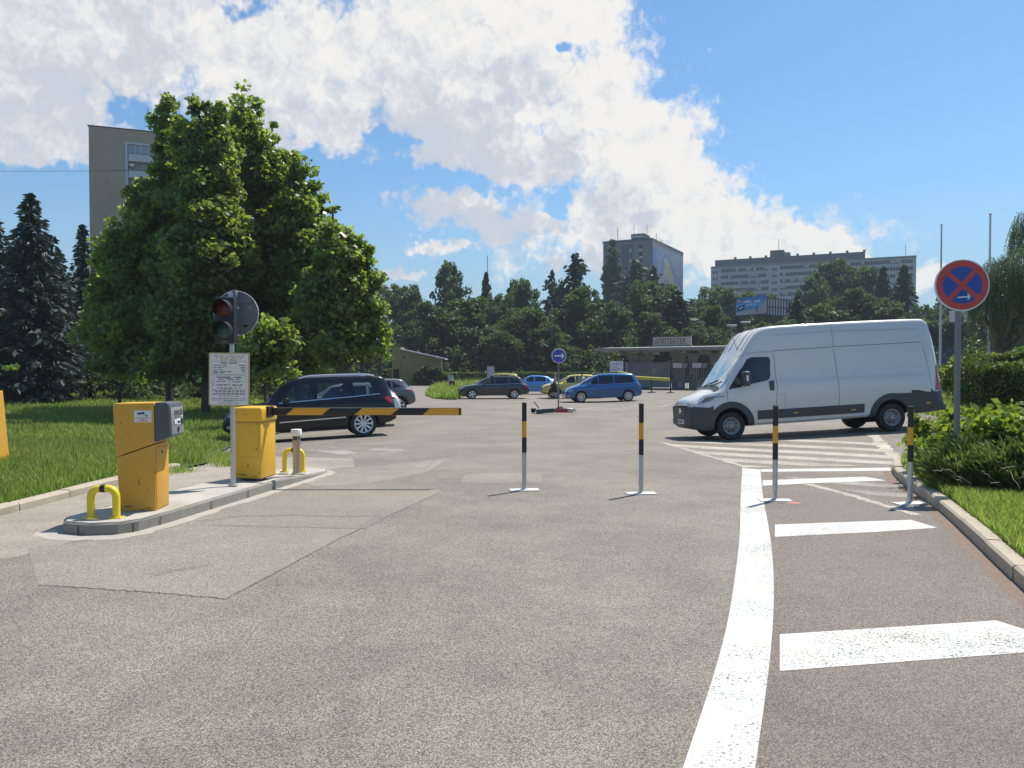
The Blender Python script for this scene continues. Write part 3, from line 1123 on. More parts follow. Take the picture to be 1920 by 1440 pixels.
def ticket_machine(root):
    # local x to the lane (+x = right), y away from camera
    def solid(z0, z1, xb0, xb1, xf0, xf1, y0, y1, cut=0.0):
        """box whose back edge leans: xb at z0/z1; cut lifts the lane side of the bottom/top"""
        v = [(xb0, y0, z0), (xf0, y0, z0 + cut), (xf0, y1, z0 + cut), (xb0, y1, z0), (xb1, y0, z1), (xf1, y0, z1), (xf1, y1, z1), (xb1, y1, z1)]
        return v, [(3, 2, 1, 0), (4, 5, 6, 7), (0, 1, 5, 4), (1, 2, 6, 5), (2, 3, 7, 6), (3, 0, 4, 7)]
    # lower cabinet, its top slopes up towards the lane
    m = MB()
    v = [(-.175, -.18, 0), (.185, -.18, 0), (.185, .17, 0), (-.175, .17, 0), (-.205, -.18, .555), (.185, -.18, .695), (.185, .17, .695), (-.205, .17, .555)]
    m.add(v, [(3, 2, 1, 0), (4, 5, 6, 7), (0, 1, 5, 4), (1, 2, 6, 5), (2, 3, 7, 6), (3, 0, 4, 7)])
    o = m.build('cabinet', M_['orange'], root)
    b = o.modifiers.new('b', 'BEVEL')
    b.width, b.segments = .006, 2
    bake(o)
    # upper body 6 mm above it, overhanging by 4 mm
    m = MB()
    v = [(-.2115, -.186, .562), (.181, -.186, .703), (.181, .176, .703), (-.2115, .176, .562), (-.236, -.186, 1.118), (.178, -.186, 1.124), (.178, .176, 1.124), (-.236, .176, 1.118)]
    m.add(v, [(3, 2, 1, 0), (4, 5, 6, 7), (0, 1, 5, 4), (1, 2, 6, 5), (2, 3, 7, 6), (3, 0, 4, 7)])
    o = m.build('hood', M_['orange'], root)
    b = o.modifiers.new('b', 'BEVEL')
    b.width, b.segments = .008, 2
    bake(o)
    # dark seam filler
    MB().add([(-.207, -.178, .556), (.179, -.178, .697), (.179, .168, .697), (-.207, .168, .556)], [(0, 1, 2, 3)]).build('seam', M_['black'], root)
    # door of the lane side with lock
    m = MB().rbox((.186, -.165, .02), (.191, .158, .66), .003)
    d = m.build('door', M_['orange'], root)
    MB().lathe([(.0, 0), (.014, 0), (.014, .006), (.006, .008)], 14, M=frame((.191, -.02, .60), (0, 1, 0), (0, 0, 1))).build('lock', M_['dark_plastic'], d)
    # control head
    h = MB()
    prof = [(.186, .715), (.325, .765), (.345, .775), (.350, .79), (.335, 1.085), (.325, 1.118), (.305, 1.128), (.186, 1.128)]
    n = len(prof)
    vs_ = [(x, -.192, z) for x, z in prof] + [(x, .182, z) for x, z in prof]
    h.add(vs_, [tuple(range(n)), tuple(reversed(range(n, 2 * n)))] + [((i + 1) % n, i, n + i, n + (i + 1) % n) for i in range(n)])
    ho = h.build('control_head', M_['head_grey'], root)
    b = ho.modifiers.new('b', 'BEVEL')
    b.width, b.segments, b.limit_method = .012, 3, 'ANGLE'
    bake(ho)
    # front panel frame: u along +y, v up along the leaning face
    F = frame((.3495, -.005, .80), (0, 1, 0), (-.015, 0, .295))
    MB().rbox((-.165, -.012, 0), (.168, .275, .006), .006, M=F).build('front_panel', M_['grey_plastic'], ho)
    p = MB().rbox((-.075, .165, .006), (.065, .245, .010), .004, M=F).build('display', M_['display'], ho)
    lines = MB()
    for i in range(2):
        text_lines(lines, -.066, .055, .226 - i * .024, .014, 3, 0, 5 + i, .0015)
    ln = lines.build('display_text', M_['ink'], ho)
    ln.data.transform(F @ Matrix.Translation((0, 0, .0105)))
    k = MB()
    for i in range(3):
        for j in range(2):
            k.rbox((.090 + j * .024, .185 + i * .022, .006), (.108 + j * .024, .200 + i * .022, .012), .003, M=F)
    k.build('keypad', M_['dark_plastic'], ho)
    MB().rbox((-.095, .092, .006), (-.055, .14, .016), .004, M=F).build('ticket_button', M_['white'], ho)
    s = MB().rbox((-.035, .085, .006), (.062, .145, .012), .004, M=F).build('card_slot', M_['white'], ho)
    MB().rbox((-.020, .102, .012), (.048, .128, .0145), .003, M=F).build('slot_mouth', M_['black'], ho)
    MB().rbox((.10, .085, .006), (.135, .145, .020), .006, M=F).build('ticket_outlet', M_['dark_plastic'], ho)
    MB().rbox((.105, .16, .006), (.135, .178, .010), .003, M=F).build('sticker', M_['white'], ho)
    MB().lathe([(.0, .006), (.022, .006), (.022, .018), (.012, .02), (.0, .02)], 16, M=F @ Matrix.Translation((.005, .045, 0))).build('help_button', M_['dark_plastic'], ho)
    MB().rbox((-.012, -.002, .006), (.012, .030, .009), .004, M=F).build('key_slot', M_['black'], ho)
    MB().lathe([(.0, .006), (.006, .006), (.006, .009), (.0, .009)], 10, M=F @ Matrix.Translation((-.115, .205, 0))).build('sensor', M_['black'], ho)
    # camera notice on the hood
    S = FACE(.068, -.1868, .985)
    st = MB().rbox((-.088, -.062, 0), (.088, .062, .0015), .001, M=S).build('camera_notice', M_['board_white'], root)
    c = MB()
    c.prism([(-.052, .035), (.012, .046), (.016, .026), (-.045, .018)], .002, S @ Matrix.Translation((0, 0, .0016)))
    c.prism([(-.060, .030), (-.052, .034), (-.046, .019), (-.055, .016)], .002, S @ Matrix.Translation((0, 0, .0016)))
    c.prism([(.000, .024), (.008, .025), (.036, .012), (.034, .006)], .002, S @ Matrix.Translation((0, 0, .0016)))
    c.prism([(.033, .018), (.041, .019), (.042, -.006), (.034, -.007)], .002, S @ Matrix.Translation((0, 0, .0016)))
    c.build('camera_pictogram', M_['ink'], st)
    for i, (t, sz) in enumerate((('OBJEKT JE MONITOROVANÝ', .0155), ('KAMEROU', .0165), ('SO ZÁZNAMOM', .019))):
        text_mesh('notice_text', t, sz, M_['ink_red'], st, S @ Matrix.Translation((0, -.018 - i * .016, .0018)), .0006, squeeze=.82)
    # old maker's strip and smudge
    MB().box((.06, -.1885, 1.065), (.13, -.1865, 1.075)).build('name_strip', M_['tan_strip'], root)
    MB().rbox((-.185, -.1885, .655), (-.155, -.1865, .672), .002).build('rubber_plug', M_['orange'], root)


M_['head_grey'] = mat('control_head_grey', (.082, .092, .102), .5, var=.10, dirt=.1)
M_['display'] = mat('lcd_display', (.17, .18, .155), .2, var=.05)
M_['tan_strip'] = mat('faded_strip', (.55, .33, .06), .5)
ticket_machine(tm)


def scuffs(root, spots, m, name='scuff'):
    r = random.Random(len(spots))
    for (F, w, h) in spots:
        n = 9
        pts = []
        for i in range(n):
            a = 2 * math.pi * i / n
            q = r.uniform(.55, 1.0)
            pts.append((w * q * math.cos(a), h * q * math.sin(a)))
        MB().prism(pts, .0006, F).build(name, m, root)


M_['scuff'] = mat('scuffed_paint', (.36, .19, .05), .7, var=.25, scale=40)
M_['bare_metal'] = mat('chipped_grey', (.20, .16, .11), .6, var=.3, scale=50)
T_ = lambda x, y, z: FACE(x, y, z)
scuffs(tm, [(T_(-.10, -.1803, .05), .06, .018), (T_(.12, -.1803, .03), .05, .012), (T_(.02, -.1803, .30), .012, .05), (T_(-.08, -.1868, .80), .035, .006), (T_(-.15, -.1868, .92), .008, .02), (T_(.11, -.1803, .22), .02, .007)], M_['scuff'])
scuffs(tm, [(T_(.178, -.1803, .40), .006, .03), (T_(-.165, -.1803, .02), .012, .012), (T_(.05, -.1803, .012), .05, .007)], M_['bare_metal'], 'paint_chip')
sc_ = MB()
for x, z in ((-.185, .60), (.165, .735), (-.215, 1.09), (.15, 1.09)):
    sc_.lathe([(0, 0), (.008, 0), (.007, .004), (0, .005)], 10, M=FACE(x, -.1862, z))
sc_.build('screws', M_['galv'], tm)['kind'] = 'stuff'

# ---- hoop guards ------------------------------------------------------------
def hoop(loc, rz, label, w=.245, h=.33):
    o = thing('hoop_guard', label, 'hoop guard', loc, rz, 'yellow hoop guards on the traffic island')
    r, t = .085, .036
    x = w / 2
    pts = [(-x, 0, .008), (-x, 0, h - r - t)]
    for k in range(1, 9):
        a = math.pi / 2 * k / 8
        pts.append((-x + r - r * math.cos(a), 0, h - r - t + r * math.sin(a)))
    q = [(-p[0], 0, p[2]) for p in reversed(pts)]
    MB().tube(pts + q, t, 16).build('tube', M_['bright_yellow'], o)
    MB().tube([(-.024, 0, h - t), (.024, 0, h - t)], t + .0025, 16).build('black_band', M_['black'], o)
    for s in (-1, 1):
        p = MB().rbox((s * x - .062, -.055, 0), (s * x + .062, .055, .010), .004)
        p.build('base_plate', M_['bright_yellow'], o)
        b = MB()
        for dx in (-.047, .047):
            for dy in (-.04, .04):
                b.lathe([(.0, .010), (.008, .010), (.008, .018), (0, .018)], 6, M=Matrix.Translation((s * x + dx, dy, 0)))
        b.build('bolts', M_['galv'], o)['kind'] = 'stuff'
    return o


hoop((-4.04, 7.36, gz(-4, 7.36) + ISL_H), R(3), 'yellow hoop guard on the island nose in front of the orange machine')
hoop((-3.22, 10.98, gz(-3.2, 11) + .082), R(2), 'yellow hoop guard half hidden behind the steel light post', .26, .36)

# ---- barrier ----------------------------------------------------------------
bx, by = -3.345 - .165, 10.20
bz = gz(bx, by) + .115
bar = thing('barrier_gate', 'yellow barrier housing with a lowered black and yellow striped arm', 'barrier', (bx, by, bz), R(-8))
o = MB().rbox((-.185, -.215, .012), (.185, .225, .80), .012).build('housing', M_['yellow'], bar)
MB().box((-.172, -.202, 0), (.172, .212, .012)).build('foot', M_['dark_plastic'], bar)
o = MB().rbox((-.206, -.236, .772), (.206, .246, .968), .030, seg=3).build('lid', M_['yellow'], bar)
MB().box((-.190, -.220, .766), (.190, .230, .771)).build('lid_gap', M_['black'], bar)
d = MB().rbox((-.135, -.2185, .30), (.150, -.2135, .745), .002).build('service_door', M_['yellow'], bar)
MB().lathe([(0, 0), (.010, 0), (.010, .006), (0, .007)], 12, M=frame((.128, -.2185, .405), (1, 0, 0), (0, 0, 1))).build('lock', M_['black'], d)
MB().tube([(.06, -.2195, .405), (.118, -.2195, .405)], .003, 6).build('scratch', M_['tan_strip'], d)
MB().prism([(-.16, .875), (-.125, .908), (-.128, .915), (-.135, .905), (-.165, .885)], .002, frame((0, -.2365, 0), (1, 0, 0), (0, 0, 1))).build('emblem', M_['dark_plastic'], bar)
MB().prism([(-.02, .875), (.005, .918), (-.002, .92), (-.025, .885)], .002, frame((.2065, 0, 0), (0, 1, 0), (0, 0, 1))).build('emblem', M_['dark_plastic'], bar)
gp_ = MB()
for a_, b_ in (((-.139, .296), (-.135, .749)), ((.150, .296), (.154, .749)), ((-.139, .745), (.154, .749)), ((-.139, .296), (.154, .300))):
    gp_.box((a_[0], -.2165, a_[1]), (b_[0], -.2145, b_[1]))
gp_.build('door_gap', M_['scuff'], bar)
scuffs(bar, [(FACE(-.08, -.2155, .06), .07, .016), (FACE(.10, -.2155, .04), .05, .012), (FACE(.0, -.2155, .18), .02, .035), (FACE(-.02, -.2365, .87), .05, .005), (FACE(.06, -.219, .62), .03, .004)], M_['scuff'])
scuffs(bar, [(FACE(-.17, -.2155, .03), .008, .015), (FACE(.165, -.2155, .10), .006, .03)], M_['bare_metal'], 'paint_chip')
# arm: its own frame, square to the picture
ARM_Z = 1.012 - bz
arm = MB()
Mi = Matrix.Rotation(R(8), 4, 'Z')
ax0, ax1 = .20, bx * -1 - .70
arm_o = arm.rbox((ax0, -.022, ARM_Z - .05), (ax1, .022, ARM_Z + .05), .008, M=Mi).build('arm', M_['black'], bar)
def arm_px(px):
    return at(px, 772, by).x - bx
for (a0, a1, b0, b1) in ((552, 619, 537, 604), (680, 749, 665, 733), (806, 860.5, 793, 860.5)):
    for side in (-1, 1):
        y = side * .0228
        T0, T1, B0, B1 = (arm_px(v) for v in (a0, a1, b0, b1))
        f = [(B0, y, ARM_Z - .046), (B1, y, ARM_Z - .046), (T1, y, ARM_Z + .046), (T0, y, ARM_Z + .046)]
        mb = MB().add([Mi @ Vector(p) for p in f], [(0, 1, 2, 3) if side < 0 else (3, 2, 1, 0)])
        mb.build('reflective_stripe', M_['stripe_orange'], arm_o)
MB().rbox((ax1, -.024, ARM_Z - .052), (ax1 + .012, .024, ARM_Z + .052), .005, M=Mi).build('end_cap', M_['tan_strip'], arm_o)
MB().box((ax0, -.0235, ARM_Z + .05), (ax1, .0235, ARM_Z + .053), M=Mi).build('edge_strip', M_['chrome'], arm_o)
MB().rbox((.186, -.09, ARM_Z - .075), (.236, .09, ARM_Z + .075), .012).build('arm_clamp', M_['black'], bar)

# ---- light post -------------------------------------------------------------
lx = at(556, 884, 10.72)
lp = thing('light_post', 'short brushed steel light post with a white cap beside the barrier', 'light post', (lx.x, 10.72, gz(lx.x, 10.72) + .09))
MB().lathe([(.075, 0), (.075, .010), (.055, .014), (.0, .014)], 20).build('base_plate', M_['galv'], lp)
MB().lathe([(.052, .012), (.052, .43), (.060, .445), (.060, .49), (.0, .49)], 24).build('post', mat('brushed_bronze_steel', (.42, .36, .31), .35, .8, var=.12, scale=3), lp)
MB().lathe([(.050, .49), (.050, .55), (0, .55)], 24).build('lens', M_['glass_solid'], lp)
for a in range(4):
    t = a * math.pi / 2 + .6
    MB().box((-.006, .050, .48), (.006, .058, .56), M=Matrix.Rotation(t, 4, 'Z')).build('rib', M_['galv'], lp)
MB().lathe([(.052, .545), (.064, .55), (.076, .565), (.076, .635), (.072, .642), (0, .645)], 24).build('cap', M_['white'], lp)

# ---- information board on its pole -----------------------------------------
px_ = at(437, 910, 9.45).x
pole_z = gz(px_, 9.45) + ISL_H
info = thing('information_sign', 'white tariff board with a tan edge and dark print on a galvanised pole', 'sign', (px_, 9.45, pole_z))
MB().lathe([(.030, 0), (.030, 2.36), (.0, 2.365)], 16).build('pole', M_['galv'], info)
MB().lathe([(.06, 0), (.06, .008), (.034, .012), (.0, .012)], 16).build('collar', M_['galv'], info)
BW, BH = .255, .335
B = frame((-.018, -.052, 1.345), (1, 0, -.012), (.012, 0, 1))


def rrect(w, h, r, n=5):
    pts = []
    for cx, cy, a0 in ((w - r, -h + r, -90), (w - r, h - r, 0), (-w + r, h - r, 90), (-w + r, -h + r, 180)):
        for i in range(n + 1):
            a = R(a0 + 90 * i / n)
            pts.append((cx + r * math.cos(a), cy + r * math.sin(a)))
    return pts


bd = MB().prism(rrect(BW, BH, .022), .010, B).build('board', M_['board_edge'], info)
face = MB().prism(rrect(BW - .014, BH - .014, .016), .0015, B @ Matrix.Translation((0, 0, .0102))).build('board_face', M_['board_white'], bd)
T = B @ Matrix.Translation((0, 0, .0119))


def rframe(cx, cy, w, h, t=.0028):
    a, b_ = rrect(w, h, .016), rrect(w - t, h - t, .014)
    n = len(a)
    mb = MB()
    mb.add([T @ Vector((cx + p[0], cy + p[1], .0004)) for p in a] + [T @ Vector((cx + p[0], cy + p[1], .0004)) for p in b_], [(i, (i + 1) % n, n + (i + 1) % n, n + i) for i in range(n)])
    return mb


rframe(0, .146, .216, .083).build('tariff_frame', M_['ink'], face)
rframe(0, -.040, .216, .093).build('instruction_frame', M_['ink'], face)
mo = MB()
for i, (a, b_) in enumerate(((-.195, .195), (-.165, .165), (-.10, .10))):
    text_lines(mo, a, b_, .292 - i * .024, .017, (6, 5, 2)[i], 0, 30 + i)
q = mo.build('orange_heading', M_['ink_orange'], face)
q['kind'] = 'stuff'
q.data.transform(T)
mk = MB()
text_lines(mk, -.105, .105, .206, .017, 2, 0, 40)
for i, y in enumerate((.176, .148, .122, .097, .082)):
    text_lines(mk, -.195, (-.03, -.05, -.08, .03, -.07)[i], y, .0105, 3, 0, 50 + i)
    if i < 4:
        text_lines(mk, (.125, .145, .15, .165)[i], .20, y, .0125, 1, 0, 60 + i)
text_lines(mk, -.16, .16, .027, .018, 2, 0, 70)
text_lines(mk, -.135, .135, .004, .015, 3, 0, 71)
for cx in (-.155, .045):
    for j, y in enumerate((-.022, -.034, -.066, -.078)):
        text_lines(mk, cx, cx + (.125, .10, .14, .12)[j], y, .0095, 3, 0, 80 + j + int(cx * 100))
text_lines(mk, -.15, .16, -.108, .0105, 6, 0, 90)
text_lines(mk, -.10, .03, -.121, .009, 3, 0, 91)
for j, (a, b_, y, n) in enumerate(((-.21, .21, -.145, 9), (-.17, .20, -.157, 8), (-.20, .20, -.178, 9), (-.20, .20, -.188, 9), (-.13, .13, -.211, 6), (-.21, .21, -.241, 10), (-.205, .205, -.262, 9), (-.06, .06, -.274, 3), (-.13, .13, -.298, 5))):
    text_lines(mk, a, b_, y, .0092, n, 0, 100 + j)
q = mk.build('small_print', M_['ink'], face)
q.data.transform(T)
q['kind'] = 'stuff'
for s_, x, y in (('1.', -.192, -.026), ('2.', -.192, -.072), ('3.', .008, -.026), ('4.', .008, -.072)):
    text_mesh('step_number', s_, .036, M_['ink'], face, T @ Matrix.Translation((x, y, .0004)), .0006)

# ---- traffic light on the same pole ---------------------------------------
tl = thing('traffic_light', 'dark two lamp traffic light with red and green lenses above the tariff board', 'traffic light', (px_ - .022, 9.45, pole_z + 1.79))
MB().rbox((-.125, -.20, 0), (.125, -.06, .575), .018).build('housing', M_['signal_black'], tl)
for zc, mm, nm in ((.425, 'lens_red', 'red_lens'), (.165, 'lens_green', 'green_lens')):
    MB().lathe([(.098, 0), (.098, .006), (.07, .020), (.0, .030)], 28, M=frame((0, -.199, zc), (1, 0, 0), (0, 0, 1))).build(nm, M_[mm], tl)
    v, f = [], []
    n = 22
    for i in range(n + 1):
        a = R(-28 + 236 * i / n)
        dep = .17 * (.55 + .45 * math.sin(max(0, min(math.pi, (a + .2) / 3.5 * math.pi))))
        for rr_i in (.108, .113):
            for yy in (-.2, -.2 - dep):
                v.append((rr_i * math.cos(a), yy, zc + rr_i * math.sin(a)))
    for i in range(n):
        a, b_ = i * 4, i * 4 + 4
        f += [(a, b_, b_ + 1, a + 1), (a + 2, a + 3, b_ + 3, b_ + 2), (a + 1, b_ + 1, b_ + 3, a + 3), (a, a + 2, b_ + 2, b_)]
    MB().add(v, f, 0, True).build('visor', M_['signal_black'], tl)
MB().box((-.03, -.2012, .022), (.035, -.2002, .030)).build('name_strip', M_['grey_plastic'], tl)
MB().rbox((-.03, -.07, .10), (.11, .03, .13), .006).build('bracket', M_['galv'], tl)
MB().rbox((-.03, -.07, .44), (.11, .03, .47), .006).build('bracket', M_['galv'], tl)

# ---- round sign on the same pole, seen from behind --------------------------
rs = thing('road_sign', 'grey back of a round road sign behind the traffic light', 'road sign', (px_ + .030, 9.50, pole_z + 2.18))
Fb = frame((0, .03, 0), (1, 0, 0), (0, 0, 1))
MB().lathe([(.0, -.002), (.272, -.002), (.276, .012), (.284, .014), (.284, -.012), (.0, -.012)], 48, M=Fb).build('disc', M_['sign_back'], rs)
rim = MB()
for i in range(120):
    a = 2 * math.pi * i / 120
    rim.rbox((-.0055, -.006, 0), (.0055, .006, .016), .002, M=Fb @ Matrix.Translation((.281 * math.cos(a), .281 * math.sin(a), 0)) @ Matrix.Rotation(a, 4, 'Z'), seg=1)
rim.build('beaded_rim', M_['galv'], rs)
for z in (.15, -.12):
    MB().box((-.20, .006, z - .013), (.20, .024, z + .013)).build('channel', M_['sign_grey'], rs)
MB().box((.145, .026, .055), (.20, .0285, .10)).build('sticker', M_['grey_plastic'], rs)
MB().box((.09, .026, -.175), (.14, .0285, -.145)).build('sticker', M_['black'], rs)
MB().rbox((-.06, -.10, .19), (.0, .02, .25), .012).build('clamp', M_['galv'], rs)
MB().rbox((-.02, -.075, .20), (.03, .02, .29), .006).build('clamp', M_['sign_grey'], rs)

# ---- striped posts -----------------------------------------------------------
POSTS = [(983, 919.5, 755, 'striped steel post nearest the barrier arm'), (1202, 926, 758, 'striped steel post second from the barrier arm'),
         (1453, 939, 760, 'striped steel post beside the white lane line, a red paint mark at its foot'), (1706, 945, 762, 'striped steel post by the kerb and the bushes')]
post0 = None
for i, (px, py, pt, lab) in enumerate(POSTS):
    p = gnd(px, py)
    if post0 is None:
        post0 = thing('striped_post', lab, 'bollard', (p.x, p.y, p.z), 0, 'black and orange striped posts across the road')
        MB().lathe([(.030, 0), (.030, .50)], 18, caps=False).build('tube', M_['galv'], post0)
        for z0, z1, mm in ((.50, .70, 'black'), (.70, .91, 'stripe_orange'), (.91, 1.145, 'black')):
            MB().lathe([(.0, z0), (.0315, z0), (.0315, z1 - .001), (.0, z1 - .001)], 18).build('band', M_[mm], post0)
        MB().lathe([(.0, 1.143), (.0325, 1.143), (.0325, 1.150), (.026, 1.157), (.0, 1.158)], 18).build('cap', M_['black'], post0)
        MB().rbox((-.19, -.085, .0), (.19, .085, .014), .004).build('base_plate', mat('white_painted_plate', (.70, .67, .60), .6, var=.12, dirt=.2, scale=12), post0)
        MB().lathe([(.05, .014), (.05, .020), (.034, .026), (.0, .026)], 18).build('flange', M_['galv'], post0)
    else:
        c = copy_tree(post0)
        c.location = (p.x, p.y, p.z)
        c['label'] = lab
        c.rotation_euler = (0, 0, R((0, 3, -4, 12)[i]))
post0.rotation_euler = (0, 0, R(6))
mk_ = gnd(1487, 943)
M_['red_mark'] = paint_mat('red_marking_paint', (.62, .20, .16), .8)
drape([(mk_.x - .09, mk_.y - .05), (mk_.x + .06, mk_.y - .07), (mk_.x + .1, mk_.y + .03), (mk_.x - .02, mk_.y + .07)], .0065, 'paint_mark', M_['red_mark'])
mk_ = gnd(1188, 941)

# ---- no stopping sign ----------------------------------------------------------
ns_x = at(1797, 538, 9.55).x
nb = gz(ns_x, 9.55) + .14
ns = thing('no_stopping_sign', 'red and blue no stopping sign with white arrow on a grey pole', 'road sign', (ns_x, 9.55, nb))
MB().lathe([(.036, 0), (.036, 2.72), (0, 2.725)], 18).build('pole', M_['sign_grey'], ns)
Fs = frame((-.002, -.075, 2.655 - nb), (math.cos(R(-7)), math.sin(R(-7)), 0), (0, 0, 1)) @ Matrix.Rotation(R(4), 4, 'Z')
disc = MB().lathe([(.0, -.012), (.326, -.012), (.329, .0), (.326, .010), (.0, .010)], 56, M=Fs).build('disc', M_['white'], ns)


def ring_sector(r0, r1, a0, a1, n=40):
    v = []
    for i in range(n + 1):
        a = a0 + (a1 - a0) * i / n
        v += [(r0 * math.cos(a), r0 * math.sin(a)), (r1 * math.cos(a), r1 * math.sin(a))]
    return v, [(2 * i, 2 * i + 1, 2 * i + 3, 2 * i + 2) for i in range(n)]


def flat(mb, v, f, F, z):
    return mb.add([F @ Vector((p[0], p[1], z)) for p in v], f)


rd = MB()
a = [2 * math.pi * i / 60 for i in range(60)]
flat(rd, [(.311 * math.cos(t), .311 * math.sin(t)) for t in a], [tuple(range(60))], Fs, .0125)
rd.build('red_face', M_['red_sign'], disc)
for kq in range(4):                           # four blue fields between ring and cross
    c0 = math.pi / 2 * kq
    rb, hw = .234, .030
    pts = []
    # apex near the centre, two edges parallel to the cross arms, outer arc
    u1, u2 = (math.cos(c0 - math.pi / 4), math.sin(c0 - math.pi / 4)), (math.cos(c0 + math.pi / 4), math.sin(c0 + math.pi / 4))
    n1, n2 = (-u1[1], u1[0]), (u2[1], -u2[0])
    L = math.sqrt(rb * rb - hw * hw)
    k0 = hw / math.sin(math.pi / 4)
    pts.append((k0 * math.cos(c0), k0 * math.sin(c0)))
    s_ = (u1[0] * L + n1[0] * hw, u1[1] * L + n1[1] * hw)
    e_ = (u2[0] * L + n2[0] * hw, u2[1] * L + n2[1] * hw)
    t0, t1 = math.atan2(s_[1], s_[0]), math.atan2(e_[1], e_[0])
    if t1 < t0:
        t1 += 2 * math.pi
    for i in range(15):
        t = t0 + (t1 - t0) * i / 14
        pts.append((rb * math.cos(t), rb * math.sin(t)))
    b_ = MB()
    flat(b_, pts, [tuple(range(len(pts)))], Fs, .0145)
    b_.build('blue_field', M_['blue_sign'], disc)


def arrow_pts(w, h, t):
    return [(-w, -t), (w * .55, -t), (w * .18, -h), (w * .50, -h), (w, 0), (w * .50, h), (w * .18, h), (w * .55, t), (-w, t)]


def arrow(mb, F, cx, cy, w, h, t, z):
    v = [(-w, -t), (w * .72, -t), (w * .72, t), (-w, t)]
    flat(mb, [(cx + p[0], cy + p[1]) for p in v], [(0, 1, 2, 3)], F, z)
    for s_ in (-1, 1):
        q = [(w, 0), (w * .62, s_ * h), (w * .62 - t * 1.6, s_ * h * .82), (w - t * 2.6, 0)]
        idx = (0, 1, 2, 3) if s_ > 0 else (3, 2, 1, 0)
        flat(mb, [(cx + p[0], cy + p[1]) for p in q], [idx], F, z + .0006)
    return mb


arrow(MB(), Fs, .012, -.152, .078, .042, .0085, .0165).build('arrow', M_['white'], disc)
for z in (2.50, 2.80):
    MB().rbox((-.055, -.065, z - nb - .015), (.055, .045, z - nb + .015), .006).build('clamp', M_['galv'], ns)

# ---- orange cabinet cut by the left picture edge --------------------------------
oc = gnd(-52, 872, .1)
ocz = lawn_z(np.array([oc.x]), np.array([oc.y]))[0]
oo = thing('ticket_machine', 'orange machine cut off by the left picture edge, standing in the grass', 'ticket machine', (oc.x, oc.y, float(ocz)))
m = MB()
v = [(-.22, -.2, 0), (.46, -.2, 0), (.46, .2, 0), (-.22, .2, 0), (-.26, -.2, 1.17), (.365, -.2, 1.15), (.365, .2, 1.15), (-.26, .2, 1.17)]
m.add(v, [(3, 2, 1, 0), (4, 5, 6, 7), (0, 1, 5, 4), (1, 2, 6, 5), (2, 3, 7, 6), (3, 0, 4, 7)])
o = m.build('cabinet', M_['orange'], oo)
b = o.modifiers.new('b', 'BEVEL')
b.width, b.segments = .012, 2
bake(o)
m = MB()
v = [(-.42, -.205, .75), (-.262, -.205, .70), (-.262, .205, .70), (-.42, .205, .75), (-.41, -.205, 1.13), (-.262, -.205, 1.15), (-.262, .205, 1.15), (-.41, .205, 1.13)]
m.add(v, [(3, 2, 1, 0), (4, 5, 6, 7), (0, 1, 5, 4), (1, 2, 6, 5), (2, 3, 7, 6), (3, 0, 4, 7)])
m.build('control_head', M_['head_grey'], oo)

# ---- blue arrow sign on its rubber base -------------------------------------------
bp = gnd(1047, 773)
bs = thing('keep_right_sign', 'blue round sign with a white arrow on a thin pole in the car park', 'road sign', tuple(bp))
MB().lathe([(.035, .06), (.035, 2.62), (0, 2.625)], 14).build('pole', M_['sign_grey'], bs)
Fd = frame((.02, -.07, 2.17 - bp.z), (1, 0, 0), (0, 0, 1))
Fk = frame((-.03, .09, 2.17 - bp.z), (.97, .25, 0), (0, 0, 1))
MB().lathe([(.0, -.01), (.325, -.01), (.325, .01), (.0, .01)], 40, M=Fk).build('rear_disc', M_['sign_back'], bs)
dk = MB().lathe([(.0, -.012), (.322, -.012), (.325, 0), (.322, .01), (.0, .01)], 40, M=Fd).build('disc', M_['white'], bs)
q = MB()
flat(q, [(.298 * math.cos(t), .298 * math.sin(t)) for t in a], [tuple(range(60))], Fd, .0125)
q.build('blue_face', M_['blue_sign'], dk)
arrow(MB(), Fd, .01, 0, .225, .135, .030, .0155).build('arrow', M_['white'], dk)
bb = MB().rbox((-.32, -.2, 0), (.40, .2, .15), .03).build('base', mat('red_rubber_base', (.42, .035, .04), .6, var=.15, dirt=.25), bs)
MB().rbox((.40, -.21, 0), (.68, .21, .17), .03).build('base_end', mat('dirty_white_base', (.68, .62, .52), .7, var=.15, dirt=.3), bs)

# ---- kick scooter lying by the sign --------------------------------------------------
sc = gnd(1030, 776)
ks = thing('kick_scooter', 'dark electric scooter fallen on its side against the blue arrow sign', 'scooter', (sc.x - .15, sc.y, sc.z), R(8))
Mk = Matrix.Rotation(R(12), 4, 'X')
d_ = MB().rbox((-.42, -.10, .04), (.38, .10, .22), .03, M=Matrix.Rotation(R(-4), 4, 'Y')).build('deck', mat('scooter_dark_teal', (.03, .045, .055), .45), ks)
MB().tube([(.36, .0, .16), (.52, .02, .25), (.60, .04, .30)], .035, 10).build('neck', M_['dark_plastic'], ks)
MB().tube([(-.30, .05, .24), (-.42, .06, .40), (-.52, .08, .52)], .022, 8).build('kickstand', M_['black'], ks)
MB().tube([(.58, .03, .27), (.80, .05, .22), (1.35, .25, .14)], .026, 10).build('stem', M_['dark_plastic'], ks)
MB().tube([(1.33, -.05, .10), (1.36, .25, .14), (1.38, .50, .20)], .018, 8).build('handlebar', M_['black'], ks)
